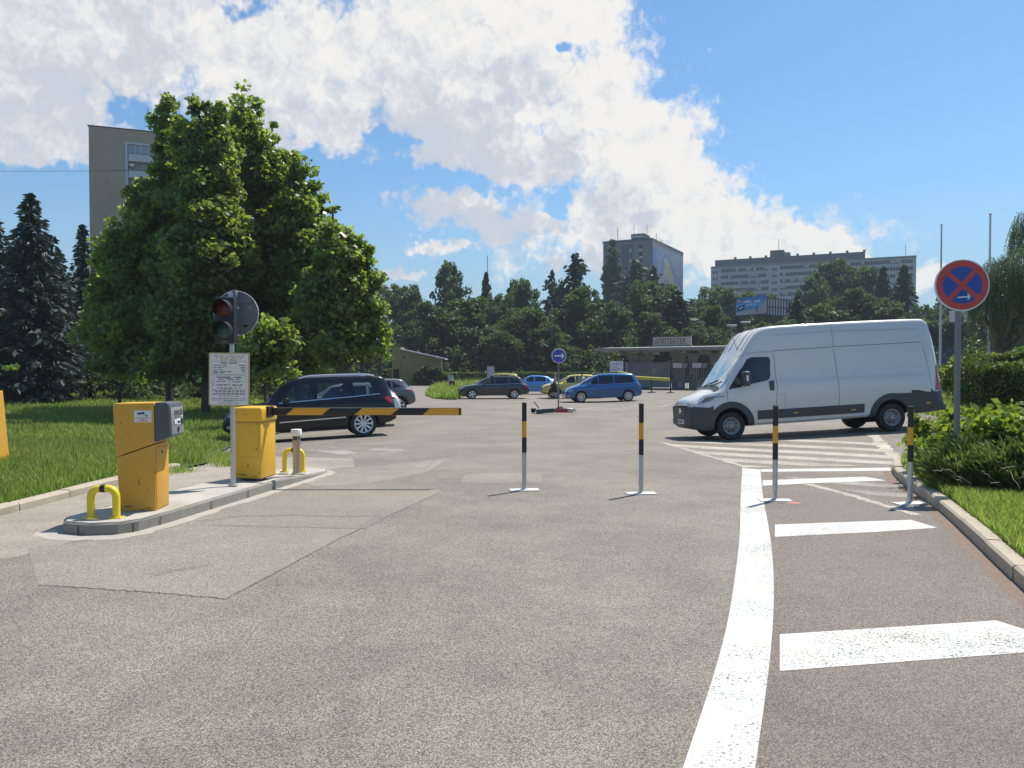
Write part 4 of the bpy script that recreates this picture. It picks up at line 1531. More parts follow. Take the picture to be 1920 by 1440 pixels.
for wx, nm in ((-.56, 'wheel'), (.66, 'wheel')):
    w = MB().lathe([(.05, -.03), (.085, -.036), (.105, -.02), (.11, 0), (.105, .02), (.085, .036), (.05, .03)], 20, M=frame((wx, 0, .13 if wx < 0 else .24), (1, 0, .1), (0, .75, .66))).build(nm, M_['tyre'], ks)
    MB().lathe([(.0, -.025), (.052, -.02), (.052, .02), (.0, .025)], 14, M=frame((wx, 0, .13 if wx < 0 else .24), (1, 0, .1), (0, .75, .66))).build('hub', M_['dark_plastic'], w)
MB().rbox((-.66, -.06, .16), (-.44, .06, .25), .03, M=Matrix.Identity(4)).build('mudguard', M_['black'], ks)
# ================================================================== VEHICLES
def paint(name, col, metal=.35, rough=.28):
    return mat(name, col, rough, metal, var=.04, scale=3, coat=.8, dirt=.06, dirtcol=(.25, .22, .18))


def curve(pts, it=2):
    """rounded interpolation of (x, z) points, sorted by x"""
    p = np.array(pts, float)
    for _ in range(it):
        q = [p[0]]
        for a, b in zip(p[:-1], p[1:]):
            q += [a * .75 + b * .25, a * .25 + b * .75]
        q.append(p[-1])
        p = np.array(q)
    o = np.argsort(p[:, 0])
    p = p[o]
    return lambda x: np.interp(x, p[:, 0], p[:, 1])


class Car:
    """car body as a loft along its length; x forward, z up, origin on the ground at mid length.
    spec: L length, W width, top/belt/bot profile points, wr roof half width, taper"""
    def __init__(s, sp):
        s.sp = sp
        s.L, s.W = sp['L'], sp['W'] / 2
        s.top = curve(sp['top'], 2)
        s.belt = curve(sp['belt'], 2)
        s.bot = curve(sp['bot'], 1)
        s.cab = sp.get('cab', .30)
        tf, tr = sp.get('taper', (.20, .14))
        pf, pr = sp.get('taplen', (.95, .8))
        h = s.L / 2

        def wid(x):
            f = np.clip((x - (h - pf)) / pf, 0, 1)
            r = np.clip((-x - (h - pr)) / pr, 0, 1)
            return s.W * (1 - tf * f ** 2.6 - tr * r ** 2.8)
        s.wid = wid
        s.wr = sp.get('wr', s.W * .70)

    def ring(s, x):
        sp = s.sp
        w, zt, zb = float(s.wid(x)), float(s.top(x)), float(s.bot(x))
        ze = min(float(s.belt(x)), zt - .012)
        H1 = max(ze - zb, .05)
        c = min(1.0, max(0.0, (zt - ze) / s.cab))
        c = c * c * (3 - 2 * c)
        low = [(0, zb), (.70 * w, zb), (.90 * w, zb + .008), (.955 * w, zb + .05 * H1 + .01), (.982 * w, zb + .28 * H1), (w, zb + .60 * H1), (.998 * w, zb + .80 * H1), (.985 * w, zb + .93 * H1), (.965 * w, ze)]
        wr = s.wr * w / s.W
        dz = zt - ze
        er = min(.09, dz * .35)                       # roof edge radius
        up_c = [(.952 * w, ze + .03 * dz)]
        for t in (.25, .5, .75):
            a = (.952 * w, ze + .03 * dz)
            b = (wr, zt - er)
            bow = .018 * math.sin(math.pi * t)
            up_c.append((a[0] + (b[0] - a[0]) * t + bow, a[1] + (b[1] - a[1]) * t))
        up_c += [(wr, zt - er), (wr - er * .22, zt - er * .5), (wr - er * .70, zt - er * .16), (wr - er * 1.7, zt - er * .04), (wr * .45, zt + .006), (0, zt + .010)]
        n = len(up_c)
        up_h = []
        for i in range(n):
            t = (i + .4) / (n - 1 + .4) if i else .06
            a = t * math.pi / 2
            up_h.append((.965 * w * math.cos(a) ** .75 if i < n - 1 else 0, ze + dz * math.sin(a)))
        up = [(a[0] * c + b[0] * (1 - c), a[1] * c + b[1] * (1 - c)) for a, b in zip(up_c, up_h)]
        return low + up

    def stations(s):
        h = s.L / 2
        e = [0, .012, .035, .07, .12, .19, .28]
        xs_ = [-h + v for v in e] + list(np.linspace(-h + .38, h - .38, int((s.L - .76) / .07))) + [h - v for v in reversed(e)]
        return xs_

    def prep(s):
        s.xs = s.stations()
        s.rings = [s.ring(x) for x in s.xs]

    def Y(s, x, z):
        """half width of the side at (x, z)"""
        i = min(max(np.searchsorted(s.xs, x) - 1, 0), len(s.xs) - 2)
        t = (x - s.xs[i]) / (s.xs[i + 1] - s.xs[i])
        out = []
        for r in (s.rings[i], s.rings[i + 1]):
            zz = [p[1] for p in r[2:16]]
            yy = [p[0] for p in r[2:16]]
            out.append(float(np.interp(z, zz, yy)))
        return out[0] * (1 - t) + out[1] * t

    def Z(s, x, y):
        """height of the upper surface at (x, |y|)"""
        i = min(max(np.searchsorted(s.xs, x) - 1, 0), len(s.xs) - 2)
        t = (x - s.xs[i]) / (s.xs[i + 1] - s.xs[i])
        out = []
        for r in (s.rings[i], s.rings[i + 1]):
            up = r[8:][::-1]
            out.append(float(np.interp(abs(y), [p[0] for p in up], [p[1] for p in up])))
        return out[0] * (1 - t) + out[1] * t

    def body(s):
        v, f = [], []
        k = len(s.rings[0])
        n = 2 * k - 2
        for x, r in zip(s.xs, s.rings):
            full = [(x, p[0], p[1]) for p in r] + [(x, -p[0], p[1]) for p in r[-2:0:-1]]
            v += full
        m = len(s.xs)
        for i in range(m - 1):
            for j in range(n):
                a, b = i * n + j, i * n + (j + 1) % n
                f.append((a, a + n, b + n, b))
        f.append(tuple(range(n)))
        f.append(tuple((m - 1) * n + j for j in reversed(range(n))))
        return v, f

    def panel(s, lower, upper, off=.006, nx=None, nz=5):
        """skin patch on the side between two chains of (x, z)"""
        x0, x1 = max(lower[0][0], upper[0][0]), min(lower[-1][0], upper[-1][0])
        nx = nx or max(3, int((x1 - x0) / .05) + 2)
        la, ua = np.array(lower), np.array(upper)
        V = {1: [], -1: []}
        for i in range(nx):
            x = x0 + (x1 - x0) * i / (nx - 1)
            zl, zu = np.interp(x, la[:, 0], la[:, 1]), np.interp(x, ua[:, 0], ua[:, 1])
            for j in range(nz):
                z = zl + (zu - zl) * j / (nz - 1)
                y = s.Y(x, z) + off
                for sd in (1, -1):
                    V[sd].append((x, sd * y, z))
        F = []
        for i in range(nx - 1):
            for j in range(nz - 1):
                a = i * nz + j
                F.append((a, a + nz, a + nz + 1, a + 1))
        return V, F

    def side(s, name, lower, upper, m, parent, off=.006, sides=(1, -1), nz=5, label=None):
        V, F = s.panel(lower, upper, off, nz=nz)
        for sd in sides:
            f = F if sd < 0 else [t[::-1] for t in F]
            o = MB().add(V[sd], f, 0, True).build(name, m, parent)
            if label:
                o['label'] = label

    def line(s, name, pts, w, m, parent, off=.005, n=24, sides=(1, -1)):
        """thin strip along a chain of (x, z) on the side"""
        P = resample(np.array(pts, float), n)
        T = np.gradient(P, axis=0)
        T /= np.hypot(T[:, 0], T[:, 1])[:, None] + 1e-9
        N = np.stack([-T[:, 1], T[:, 0]], 1) * w / 2
        for sd in sides:
            v = []
            for p, q in zip(P, N):
                for a in (p + q, p - q):
                    v.append((a[0], sd * (s.Y(a[0], a[1]) + off), a[1]))
            f = [(2 * i, 2 * i + 1, 2 * i + 3, 2 * i + 2) for i in range(n - 1)]
            if sd > 0:
                f = [t[::-1] for t in f]
            MB().add(v, f, 0, True).build(name, m, parent)

    def topskin(s, name, x0, x1, w0, w1, m, parent, off=.006, nx=12, ny=13):
        """patch on the upper surface between x0 (half width w0) and x1 (half width w1)"""
        v = []
        for i in range(nx):
            t = i / (nx - 1)
            x = x0 + (x1 - x0) * t
            hw = w0 + (w1 - w0) * t
            for j in range(ny):
                y = hw * (2 * j / (ny - 1) - 1)
                v.append((x, y, s.Z(x, y) + off))
        f = []
        for i in range(nx - 1):
            for j in range(ny - 1):
                a = i * ny + j
                f.append((a, a + ny, a + ny + 1, a + 1) if x1 < x0 else (a, a + 1, a + ny + 1, a + ny))
        o = MB().add(v, f, 0, True).build(name, m, parent)
        # lift along the slope as well as up
        return o


def wheel(parent, x, y, r, wd, rim, style='spokes', nsp=10, rim_r=.64):
    sg = 1 if y > 0 else -1
    w = bpy.data.objects.new('wheel', None)
    w.location = (x, y, r)
    w.parent = parent
    COL.objects.link(w)
    Mw = frame((0, 0, 0), (1, 0, 0), (0, 0, 1)) if sg < 0 else frame((0, 0, 0), (-1, 0, 0), (0, 0, 1))   # z axis = outwards
    rr_ = r * rim_r
    h = wd / 2
    MB().lathe([(rr_ * .98, -h), (r * .93, -h), (r * .985, -h * .75), (r, -h * .3), (r, h * .3), (r * .985, h * .75), (r * .93, h), (rr_ * 1.10, h * 1.02), (rr_ * 1.0, h * .9), (rr_ * .96, -h * .2), (rr_ * .96, -h)], 36, M=Mw, caps=False).build('tyre', M_['tyre'], w)
    m = MB()
    m.lathe([(rr_ * 1.01, h * .86), (rr_ * 1.0, h * .96), (rr_ * .90, h * .92), (rr_ * .88, h * .3)], 36, M=Mw, caps=False)
    if style == 'steel':
        m.lathe([(rr_ * .90, h * .62), (rr_ * .72, h * .40), (rr_ * .55, h * .62), (rr_ * .34, h * .70), (rr_ * .30, h * .95), (rr_ * .10, h * 1.0), (0, h * 1.0)], 36, M=Mw, caps=False)
    else:
        for i in range(nsp):
            a = 2 * math.pi * i / nsp
            A = Mw @ Matrix.Rotation(a, 4, 'Z')
            w0, w1 = rr_ * .62 / nsp, rr_ * 1.25 / nsp
            for zz in (1,):
                m.add([A @ Vector(p) for p in ((rr_ * .12, -w0, h * .72), (rr_ * .92, -w1, h * .86), (rr_ * .92, w1, h * .86), (rr_ * .12, w0, h * .72),
                                               (rr_ * .12, -w0, h * .40), (rr_ * .92, -w1, h * .50), (rr_ * .92, w1, h * .50), (rr_ * .12, w0, h * .40))],
                      [(0, 1, 2, 3), (0, 4, 5, 1), (2, 6, 7, 3), (1, 5, 6, 2)])
        m.lathe([(rr_ * .26, h * .5), (rr_ * .26, h * .76), (rr_ * .15, h * .82), (0, h * .82)], 20, M=Mw, caps=False)
    m.build('rim', rim, w)
    d = MB().lathe([(rr_ * .97, h * .15), (0, h * .10)], 24, M=Mw, caps=False)
    if style == 'steel':
        for i in range(8):
            a = 2 * math.pi * (i + .5) / 8
            d.lathe([(0, h * .52), (rr_ * .085, h * .52), (rr_ * .085, h * .30), (0, h * .3)], 10, M=Mw @ Matrix.Translation((rr_ * .66 * math.cos(a), rr_ * .66 * math.sin(a), 0)))
        for i in range(6):
            a = 2 * math.pi * i / 6
            d.lathe([(0, h * .80), (rr_ * .05, h * .80), (rr_ * .05, h * .60), (0, h * .6)], 8, M=Mw @ Matrix.Translation((rr_ * .40 * math.cos(a), rr_ * .40 * math.sin(a), 0)))
    d.build('brake_disc', M_['well'], w)
    return w


def cut(o, shapes, m):
    """subtract closed meshes (MB) from o"""
    tmp = []
    for sh in shapes:
        c = sh.build('cutter', m)
        bm = bmesh.new()
        bm.from_mesh(c.data)
        bmesh.ops.recalc_face_normals(bm, faces=bm.faces[:])
        bm.to_mesh(c.data)
        bm.free()
        md = o.modifiers.new('cut', 'BOOLEAN')
        md.object = c
        md.operation = 'DIFFERENCE'
        md.solver = 'EXACT'
        md.material_mode = 'TRANSFER'
        tmp.append(c)
    bake(o)
    for c in tmp:
        me = c.data
        bpy.data.objects.remove(c)
        bpy.data.meshes.remove(me)
    o.data.set_sharp_from_angle(angle=R(34))


def shrink(poly, d):
    c = np.mean(poly, 0)
    return [tuple(c + (np.array(p) - c) * (1 - d / max(np.hypot(*(np.array(p) - c)), 1e-6))) for p in poly]


def chains(poly):
    """split a convex (x, z) polygon into lower and upper chains"""
    p = sorted(poly)
    a, b = p[0], p[-1]
    lo, up = [], []
    for q in p:
        zl = a[1] + (b[1] - a[1]) * (q[0] - a[0]) / (b[0] - a[0])
        if q in (a, b):
            lo.append(q)
            up.append(q)
        elif q[1] < zl:
            lo.append(q)
        else:
            up.append(q)
    return lo, up


def make_car(sp, root):
    c = Car(sp)
    c.prep()
    pm = sp['paint']
    v, f = c.body()
    o = MB().add(v, f, 0, True).build('body', pm, root)
    o.data.flip_normals()
    bm = bmesh.new()
    bm.from_mesh(o.data)
    bmesh.ops.recalc_face_normals(bm, faces=bm.faces[:])
    bm.to_mesh(o.data)
    bm.free()
    r, wd = sp['wheel']
    ax = sp['axles']
    cuts = []
    ar = sp.get('arch', r * 1.13)
    for x in ax:
        for sd in (1, -1):
            y0, y1 = sd * (c.W + .25), sd * (c.W - wd - .10)
            cuts.append(MB().lathe([(ar, min(y0, y1)), (ar, max(y0, y1))], 40, M=frame((x, 0, r + .01), (1, 0, 0), (0, 0, -1))))
    # side windows: clear through the cabin
    for w in sp.get('windows', []):
        cuts.append(MB().prism(shrink(w, .018), 2 * c.W + .6, frame((0, c.W + .3, 0), (1, 0, 0), (0, 0, 1))))
    cut(o, cuts, M_['well'])
    for w in sp.get('windows', []):
        lo, up = chains(w)
        c.side('window', lo, up, sp.get('glassm', {}).get(sp['windows'].index(w), M_['glass']), root, .003)
    for w in sp.get('blind', []):
        lo, up = chains(w)
        c.side('window', lo, up, M_['glass_solid'], root, .004)
    if 'trimband' in sp:
        lo, up = sp['trimband']
        c.side('window_surround', lo, up, M_['black'], root, .0015, nz=6)
    # arches
    for x in ax:
        if sp.get('flare'):
            for sd in (1, -1):
                mb = MB()
                vv, ff = [], []
                n = 26
                for i in range(n + 1):
                    a = R(-8 + 196 * i / n)
                    for rr_i, of in ((ar * .995, .004), (ar + sp['flare'] * .5, .010), (ar + sp['flare'], .003)):
                        px_, pz_ = x + rr_i * math.cos(a), r + .01 + rr_i * math.sin(a)
                        pz_ = max(pz_, float(c.bot(px_)) + .03)
                        vv.append((px_, sd * (c.Y(px_, pz_) + of), pz_))
                for i in range(n):
                    for j in range(2):
                        a = i * 3 + j
                        ff.append((a, a + 1, a + 4, a + 3) if sd < 0 else (a, a + 3, a + 4, a + 1))
                mb.add(vv, ff, 0, True).build('arch_trim', M_['dark_plastic'], root)
    for x in ax:
        for sd in (1, -1):
            wheel(root, x, sd * (c.W - wd / 2 - .012), r, wd, sp.get('rim', M_['rim']), sp.get('style', 'spokes'), sp.get('nsp', 10), sp.get('rim_r', .66))
    # windscreens
    if 'screen' in sp:
        x0, x1, w0, w1 = sp['screen']
        c.topskin('windscreen', x0, x1, w0, w1, sp.get('screenm', M_['glass_solid']), root, .008)
    if 'rear_screen' in sp:
        x0, x1, w0, w1 = sp['rear_screen']
        c.topskin('rear_window', x0, x1, w0, w1, M_['glass_solid'], root, .008)
    # lamps on the corners
    for (nm, poly, mm) in sp.get('lamps', []):
        lo, up = chains(poly)
        c.side(nm, lo, up, M_[mm], root, .006)
    for (nm, pts, w, mm) in sp.get('lines', []):
        c.line(nm, pts, w, M_[mm] if isinstance(mm, str) else mm, root)
    for (nm, lo, up, mm) in sp.get('skins', []):
        c.side(nm, lo, up, M_[mm], root, .0045, nz=4)
    for x, z in sp.get('handles', []):
        for sd in (1, -1):
            y = c.Y(x, z)
            MB().rbox((x - .10, min(sd * (y - .01), sd * (y + .030)), z - .015), (x + .10, max(sd * (y - .01), sd * (y + .030)), z + .015), .010).build('door_handle', sp.get('handlem', pm), root)
    if 'mirror' in sp:
        x, z = sp['mirror']
        for sd in (1, -1):
            y = c.Y(x, z)
            m = MB()
            m.rbox((x - .07, min(sd * (y + .07), sd * (y + .26)), z - .02), (x + .09, max(sd * (y + .07), sd * (y + .26)), z + .14), .045, seg=3)
            m.tube([(x + .02, sd * (y - .03), z + .0), (x + .02, sd * (y + .12), z + .05)], .025, 8)
            m.build('mirror', sp.get('mirrorm', pm), root)
    # front face: grille, plate; rear face: plate
    h = c.L / 2
    zf, zr = sp.get('grille'), sp.get('plate_rear')
    if zf:
        z0, z1, hw = zf
        MB().rbox((h - .05, -hw, z0), (h + .012, hw, z1), .02).build('grille', M_['black'], root)
        MB().rbox((h - .05, -.26, sp['plate_front']), (h + .018, .26, sp['plate_front'] + .11), .006).build('number_plate', M_['white'], root)
    if zr:
        MB().rbox((-h - .012, -.26, zr), (-h + .05, .26, zr + .11), .006).build('number_plate', M_['white'], root)
    if sp.get('low'):
        z0 = sp['low']
        for xa, xb in ((-h + .02, ax[1] - ar - .02), (ax[1] + ar + .02, ax[0] - ar - .02), (ax[0] + ar + .02, h - .02)):
            q = np.linspace(xa, xb, 12)
            c.side('lower_trim', [(x, float(c.bot(x)) + .02) for x in q], [(x, max(z0, float(c.bot(x)) + .03)) for x in q], sp.get('lowm', M_['dark_plastic']), root, .005, nz=3)
    # interior: seats and floor seen through the windows
    for x in sp.get('seats', []):
        for y in (-.36, .36):
            m = MB()
            zb_ = sp['seat_z']
            m.rbox((x - .10, y - .21, zb_ - .05), (x + .02, y + .21, zb_ + .22), .05)
            m.rbox((x - .09, y - .11, zb_ + .24), (x - .01, y + .11, zb_ + .38), .04)
            m.build('seat', M_['seat'], root)
    if sp.get('rails'):
        x0, x1 = sp['rails']
        for sd in (1, -1):
            q = np.linspace(x0, x1, 14)
            pts = []
            for i, x in enumerate(q):
                y = c.wr * .90
                e_ = min(1, min(i, 13 - i) / 1.5)
                pts.append((x, sd * y, c.Z(x, y) + .005 + .045 * e_))
            MB().tube(pts, .027, 8).build('roof_rail', sp.get('railm', M_['rail']), root)
    return c


M_['rail'] = mat('blue_grey_roof_rail', (.58, .63, .70), .35, .5, var=.05)


def place(root, x, y, yaw, wb):
    """stand the car on the ground: heights under both axles"""
    hx, hy = math.cos(yaw), math.sin(yaw)
    zf, zr = gz(x + hx * wb / 2, y + hy * wb / 2), gz(x - hx * wb / 2, y - hy * wb / 2)
    sx, sy = -hy, hx
    zl, zrr = gz(x + sx * .8, y + sy * .8), gz(x - sx * .8, y - sy * .8)
    pitch = -math.atan2(zf - zr, wb)
    roll = math.atan2(zl - zrr, 1.6)
    root.location = (x, y, (zf + zr) / 2 + .004)
    root.rotation_euler = (roll, pitch, yaw)


SPECS = {}
# ---- black off-road car
SPECS['suv'] = dict(
    L=4.53, W=1.84, paint=mat('black_car_paint', (.004, .005, .008), .28, 0, var=.04, scale=3, coat=.35, spec=.35), wheel=(.365, .235), axles=(1.405, -1.35), arch=.42, rim_r=.70, nsp=10,
    top=[(-2.265, .62), (-2.262, .75), (-2.25, 1.0), (-2.20, 1.15), (-2.05, 1.52), (-1.97, 1.655), (-1.80, 1.675), (-.8, 1.70), (0, 1.70), (.40, 1.685), (.70, 1.58), (1.18, 1.11), (1.25, 1.07), (1.7, 1.02), (2.05, .94), (2.2, .84), (2.262, .70), (2.265, .60)],
    belt=[(-2.265, .60), (-2.2, 1.02), (-1.6, 1.07), (-.3, 1.03), (.6, 1.0), (1.2, .985), (1.8, .93), (2.1, .84), (2.265, .58)],
    bot=[(-2.265, .45), (-2.1, .36), (-1.7, .30), (-.9, .27), (.9, .27), (1.8, .26), (2.1, .28), (2.265, .38)], wr=.70, taper=(.17, .13),
    windows=[[(.83, 1.05), (-.02, 1.09), (-.02, 1.555), (.36, 1.555), (.45, 1.50)], [(-.14, 1.095), (-.98, 1.13), (-.98, 1.545), (-.14, 1.56)], [(-1.10, 1.135), (-1.88, 1.18), (-1.76, 1.52), (-1.10, 1.545)]],
    screen=(1.16, .50, .74, .58), rear_screen=(-2.10, -1.86, .62, .56),
    lamps=[('tail_lamp', [(-2.248, .86), (-2.06, .92), (-1.94, 1.07), (-2.16, 1.10), (-2.225, 1.07)], 'tail'), ('tail_reflector', [(-2.25, .50), (-2.10, .52), (-2.10, .58), (-2.25, .57)], 'tail'),
           ('headlamp', [(2.20, .70), (1.86, .78), (1.80, .90), (2.05, .87), (2.18, .80)], 'lamp'), ('fog_lamp', [(2.20, .42), (2.05, .43), (2.05, .50), (2.20, .49)], 'lamp')],
    lines=[('belt_trim', [(.85, 1.035), (-.02, 1.073), (-1.1, 1.118), (-1.84, 1.165)], .022, 'chrome'), ('sill_trim', [(.85, .52), (0, .545), (-.88, .57)], .028, 'chrome'),
           ('door_seam', [(-.08, 1.05), (-.08, .40), (-.03, .32)], .008, 'black'), ('door_seam', [(.93, 1.0), (.97, .40)], .008, 'black'), ('door_seam', [(-1.03, 1.08), (-1.05, .85), (-.90, .62)], .008, 'black')],
    handles=[(.12, .93), (-.86, .985)], mirror=(.66, 1.02), grille=(.56, .80, .42), plate_front=.44, plate_rear=.78, low=.34, lowm=M_['black'], rails=(.30, -1.72), seats=(.05, -.85), seat_z=1.08)
# ---- estate
SPECS['estate'] = dict(
    L=4.60, W=1.77, paint=paint('dark_graphite_paint', (.030, .034, .046), .5, .3), wheel=(.315, .205), axles=(1.46, -1.30), arch=.355, rim_r=.72, nsp=5,
    top=[(-2.30, .60), (-2.29, .72), (-2.25, .92), (-2.12, 1.05), (-1.86, 1.33), (-1.70, 1.40), (-1.2, 1.435), (-.4, 1.455), (.2, 1.44), (.50, 1.37), (1.08, 1.02), (1.18, .99), (1.7, .92), (2.1, .81), (2.26, .68), (2.30, .56)],
    belt=[(-2.30, .58), (-2.2, .90), (-1.6, .945), (-.3, .925), (.6, .90), (1.2, .88), (1.8, .82), (2.1, .74), (2.30, .53)],
    bot=[(-2.30, .38), (-2.1, .28), (-1.6, .22), (1.7, .20), (2.1, .20), (2.30, .30)], wr=.60, taper=(.19, .14),
    windows=[[(.80, .945), (.02, .965), (.02, 1.345), (.30, 1.345)], [(-.06, .97), (-.92, .985), (-.92, 1.355), (-.06, 1.35)], [(-1.0, .99), (-1.82, 1.03), (-1.64, 1.29), (-1.0, 1.345)]],
    glassm={1: M_['glass_dark'], 2: M_['glass_dark']}, screen=(1.06, .42, .70, .54), rear_screen=(-2.06, -1.82, .56, .52),
    lamps=[('tail_lamp', [(-2.28, .66), (-2.0, .70), (-1.93, .84), (-2.05, .90), (-2.22, .88)], 'tail'), ('headlamp', [(2.24, .60), (1.95, .66), (1.85, .74), (2.1, .73)], 'lamp')],
    lines=[('belt_trim', [(.80, .93), (-.9, .97), (-1.82, 1.015)], .016, 'chrome'), ('door_seam', [(-.02, .95), (-.02, .34)], .010, 'black'), ('door_seam', [(.90, .90), (.95, .34)], .010, 'black'), ('door_seam', [(-.97, .95), (-1.0, .7), (-.85, .5)], .010, 'black'), ('sill_trim', [(.9, .33), (-.85, .35)], .02, 'black')],
    handles=[(.12, .80), (-.82, .83)], mirror=(.68, .90), grille=(.42, .66, .36), plate_front=.34, plate_rear=.62, rails=(.25, -1.6), railm=M_['black'], seats=(.0, -.8), seat_z=.93)
# ---- people carrier
SPECS['mpv'] = dict(
    L=4.53, W=1.83, paint=paint('blue_car_paint', (.008, .105, .30), .45, .25), wheel=(.325, .215), axles=(1.36, -1.43), arch=.365, rim_r=.70, nsp=10,
    top=[(-2.265, .62), (-2.26, .75), (-2.22, 1.0), (-2.10, 1.20), (-1.93, 1.50), (-1.80, 1.585), (-1.2, 1.64), (-.4, 1.655), (.15, 1.63), (.55, 1.50), (1.30, 1.09), (1.45, 1.04), (1.85, .93), (2.12, .80), (2.235, .66), (2.265, .55)],
    belt=[(-2.265, .60), (-2.2, 1.0), (-1.6, 1.05), (-.3, 1.01), (.6, .97), (1.3, .93), (1.8, .83), (2.1, .72), (2.265, .52)],
    bot=[(-2.265, .40), (-2.1, .30), (-1.6, .24), (1.7, .22), (2.1, .22), (2.265, .30)], wr=.66, taper=(.20, .12),
    windows=[[(1.02, .995), (.36, 1.02), (.36, 1.45), (.55, 1.40)], [(.28, 1.025), (-.58, 1.055), (-.58, 1.535), (.28, 1.50)], [(-.66, 1.06), (-1.72, 1.09), (-1.84, 1.20), (-1.70, 1.49), (-.66, 1.535)]],
    glassm={1: M_['glass_dark'], 2: M_['glass_dark']}, screen=(1.30, .48, .74, .60), rear_screen=(-2.10, -1.92, .64, .58),
    lamps=[('tail_lamp', [(-2.25, .88), (-1.98, .92), (-1.92, 1.02), (-2.18, 1.04)], 'tail'), ('headlamp', [(2.20, .62), (1.90, .68), (1.80, .78), (2.06, .75)], 'lamp'), ('fog_lamp', [(2.2, .36), (2.0, .37), (2.0, .42), (2.2, .41)], 'lamp')],
    lines=[('belt_trim', [(1.05, .985), (.3, 1.008), (-1.0, 1.055), (-1.75, 1.077)], .016, 'chrome'), ('window_trim', [(-1.75, 1.08), (-1.87, 1.20), (-1.73, 1.50)], .014, 'chrome'),
           ('door_seam', [(.32, 1.0), (.32, .32)], .010, 'black'), ('door_seam', [(1.05, .96), (1.08, .34)], .010, 'black'), ('door_seam', [(-.62, 1.04), (-.66, .40)], .010, 'black'), ('crease', [(1.5, .60), (0, .66), (-1.9, .74)], .012, 'black')],  # last strip: shade of a body crease, painted black
    handles=[(.45, .88), (-.98, .94)], mirror=(.88, .95), grille=(.50, .60, .55), plate_front=.36, plate_rear=.74, low=.29, rails=None, seats=(.2, -.7), seat_z=1.02)
# ---- small crossovers
_cross = dict(
    L=4.18, W=1.765, wheel=(.345, .215), axles=(1.26, -1.30), arch=.40, rim_r=.68, nsp=5, flare=.05,
    top=[(-2.09, .70), (-2.08, .80), (-2.02, 1.02), (-1.88, 1.14), (-1.62, 1.44), (-1.48, 1.53), (-1.0, 1.57), (-.3, 1.58), (.12, 1.55), (.42, 1.44), (.98, 1.10), (1.10, 1.06), (1.55, 1.0), (1.9, .90), (2.05, .78), (2.09, .66)],
    belt=[(-2.09, .66), (-2.0, 1.02), (-1.4, 1.06), (-.3, 1.02), (.5, .98), (1.1, .95), (1.6, .90), (1.95, .82), (2.09, .62)],
    bot=[(-2.09, .46), (-1.95, .36), (-1.5, .28), (1.5, .26), (1.9, .26), (2.09, .36)], wr=.64, taper=(.17, .15), low=.40,
    windows=[[(.74, 1.03), (-.06, 1.055), (-.06, 1.46), (.20, 1.46)], [(-.14, 1.06), (-.94, 1.10), (-.94, 1.46), (-.14, 1.47)], [(-1.02, 1.11), (-1.42, 1.20), (-1.02, 1.44)]],
    glassm={1: M_['glass_dark'], 2: M_['glass_dark']}, screen=(.96, .38, .72, .58), rear_screen=(-1.85, -1.62, .60, .54),
    lamps=[('tail_lamp', [(-2.08, .90), (-1.78, .98), (-1.66, 1.06), (-2.0, 1.07)], 'tail'), ('headlamp', [(2.05, .74), (1.80, .80), (1.62, .90), (1.92, .88)], 'lamp')],
    lines=[('door_seam', [(-.10, 1.04), (-.10, .44)], .010, 'black'), ('door_seam', [(.82, 1.0), (.86, .44)], .010, 'black'), ('belt_trim', [(.75, 1.02), (-.94, 1.085)], .014, 'black')],
    handles=[(.04, .92), (-.84, .97)], mirror=(.60, 1.0), grille=(.48, .68, .50), plate_front=.46, plate_rear=.80, seats=(.0, -.75), seat_z=1.05)
SPECS['crossover_y'] = dict(_cross, paint=paint('pale_yellow_car_paint', (.62, .50, .13), .25, .3))
SPECS['crossover_g'] = dict(_cross, paint=paint('dark_grey_car_paint', (.10, .105, .115), .4, .3))
SPECS['hatch_w'] = dict(_cross, paint=paint('white_car_paint', (.74, .75, .75), 0, .3))
SPECS['hatch_s'] = dict(_cross, paint=paint('mid_grey_car_paint', (.20, .205, .21), .5, .3))
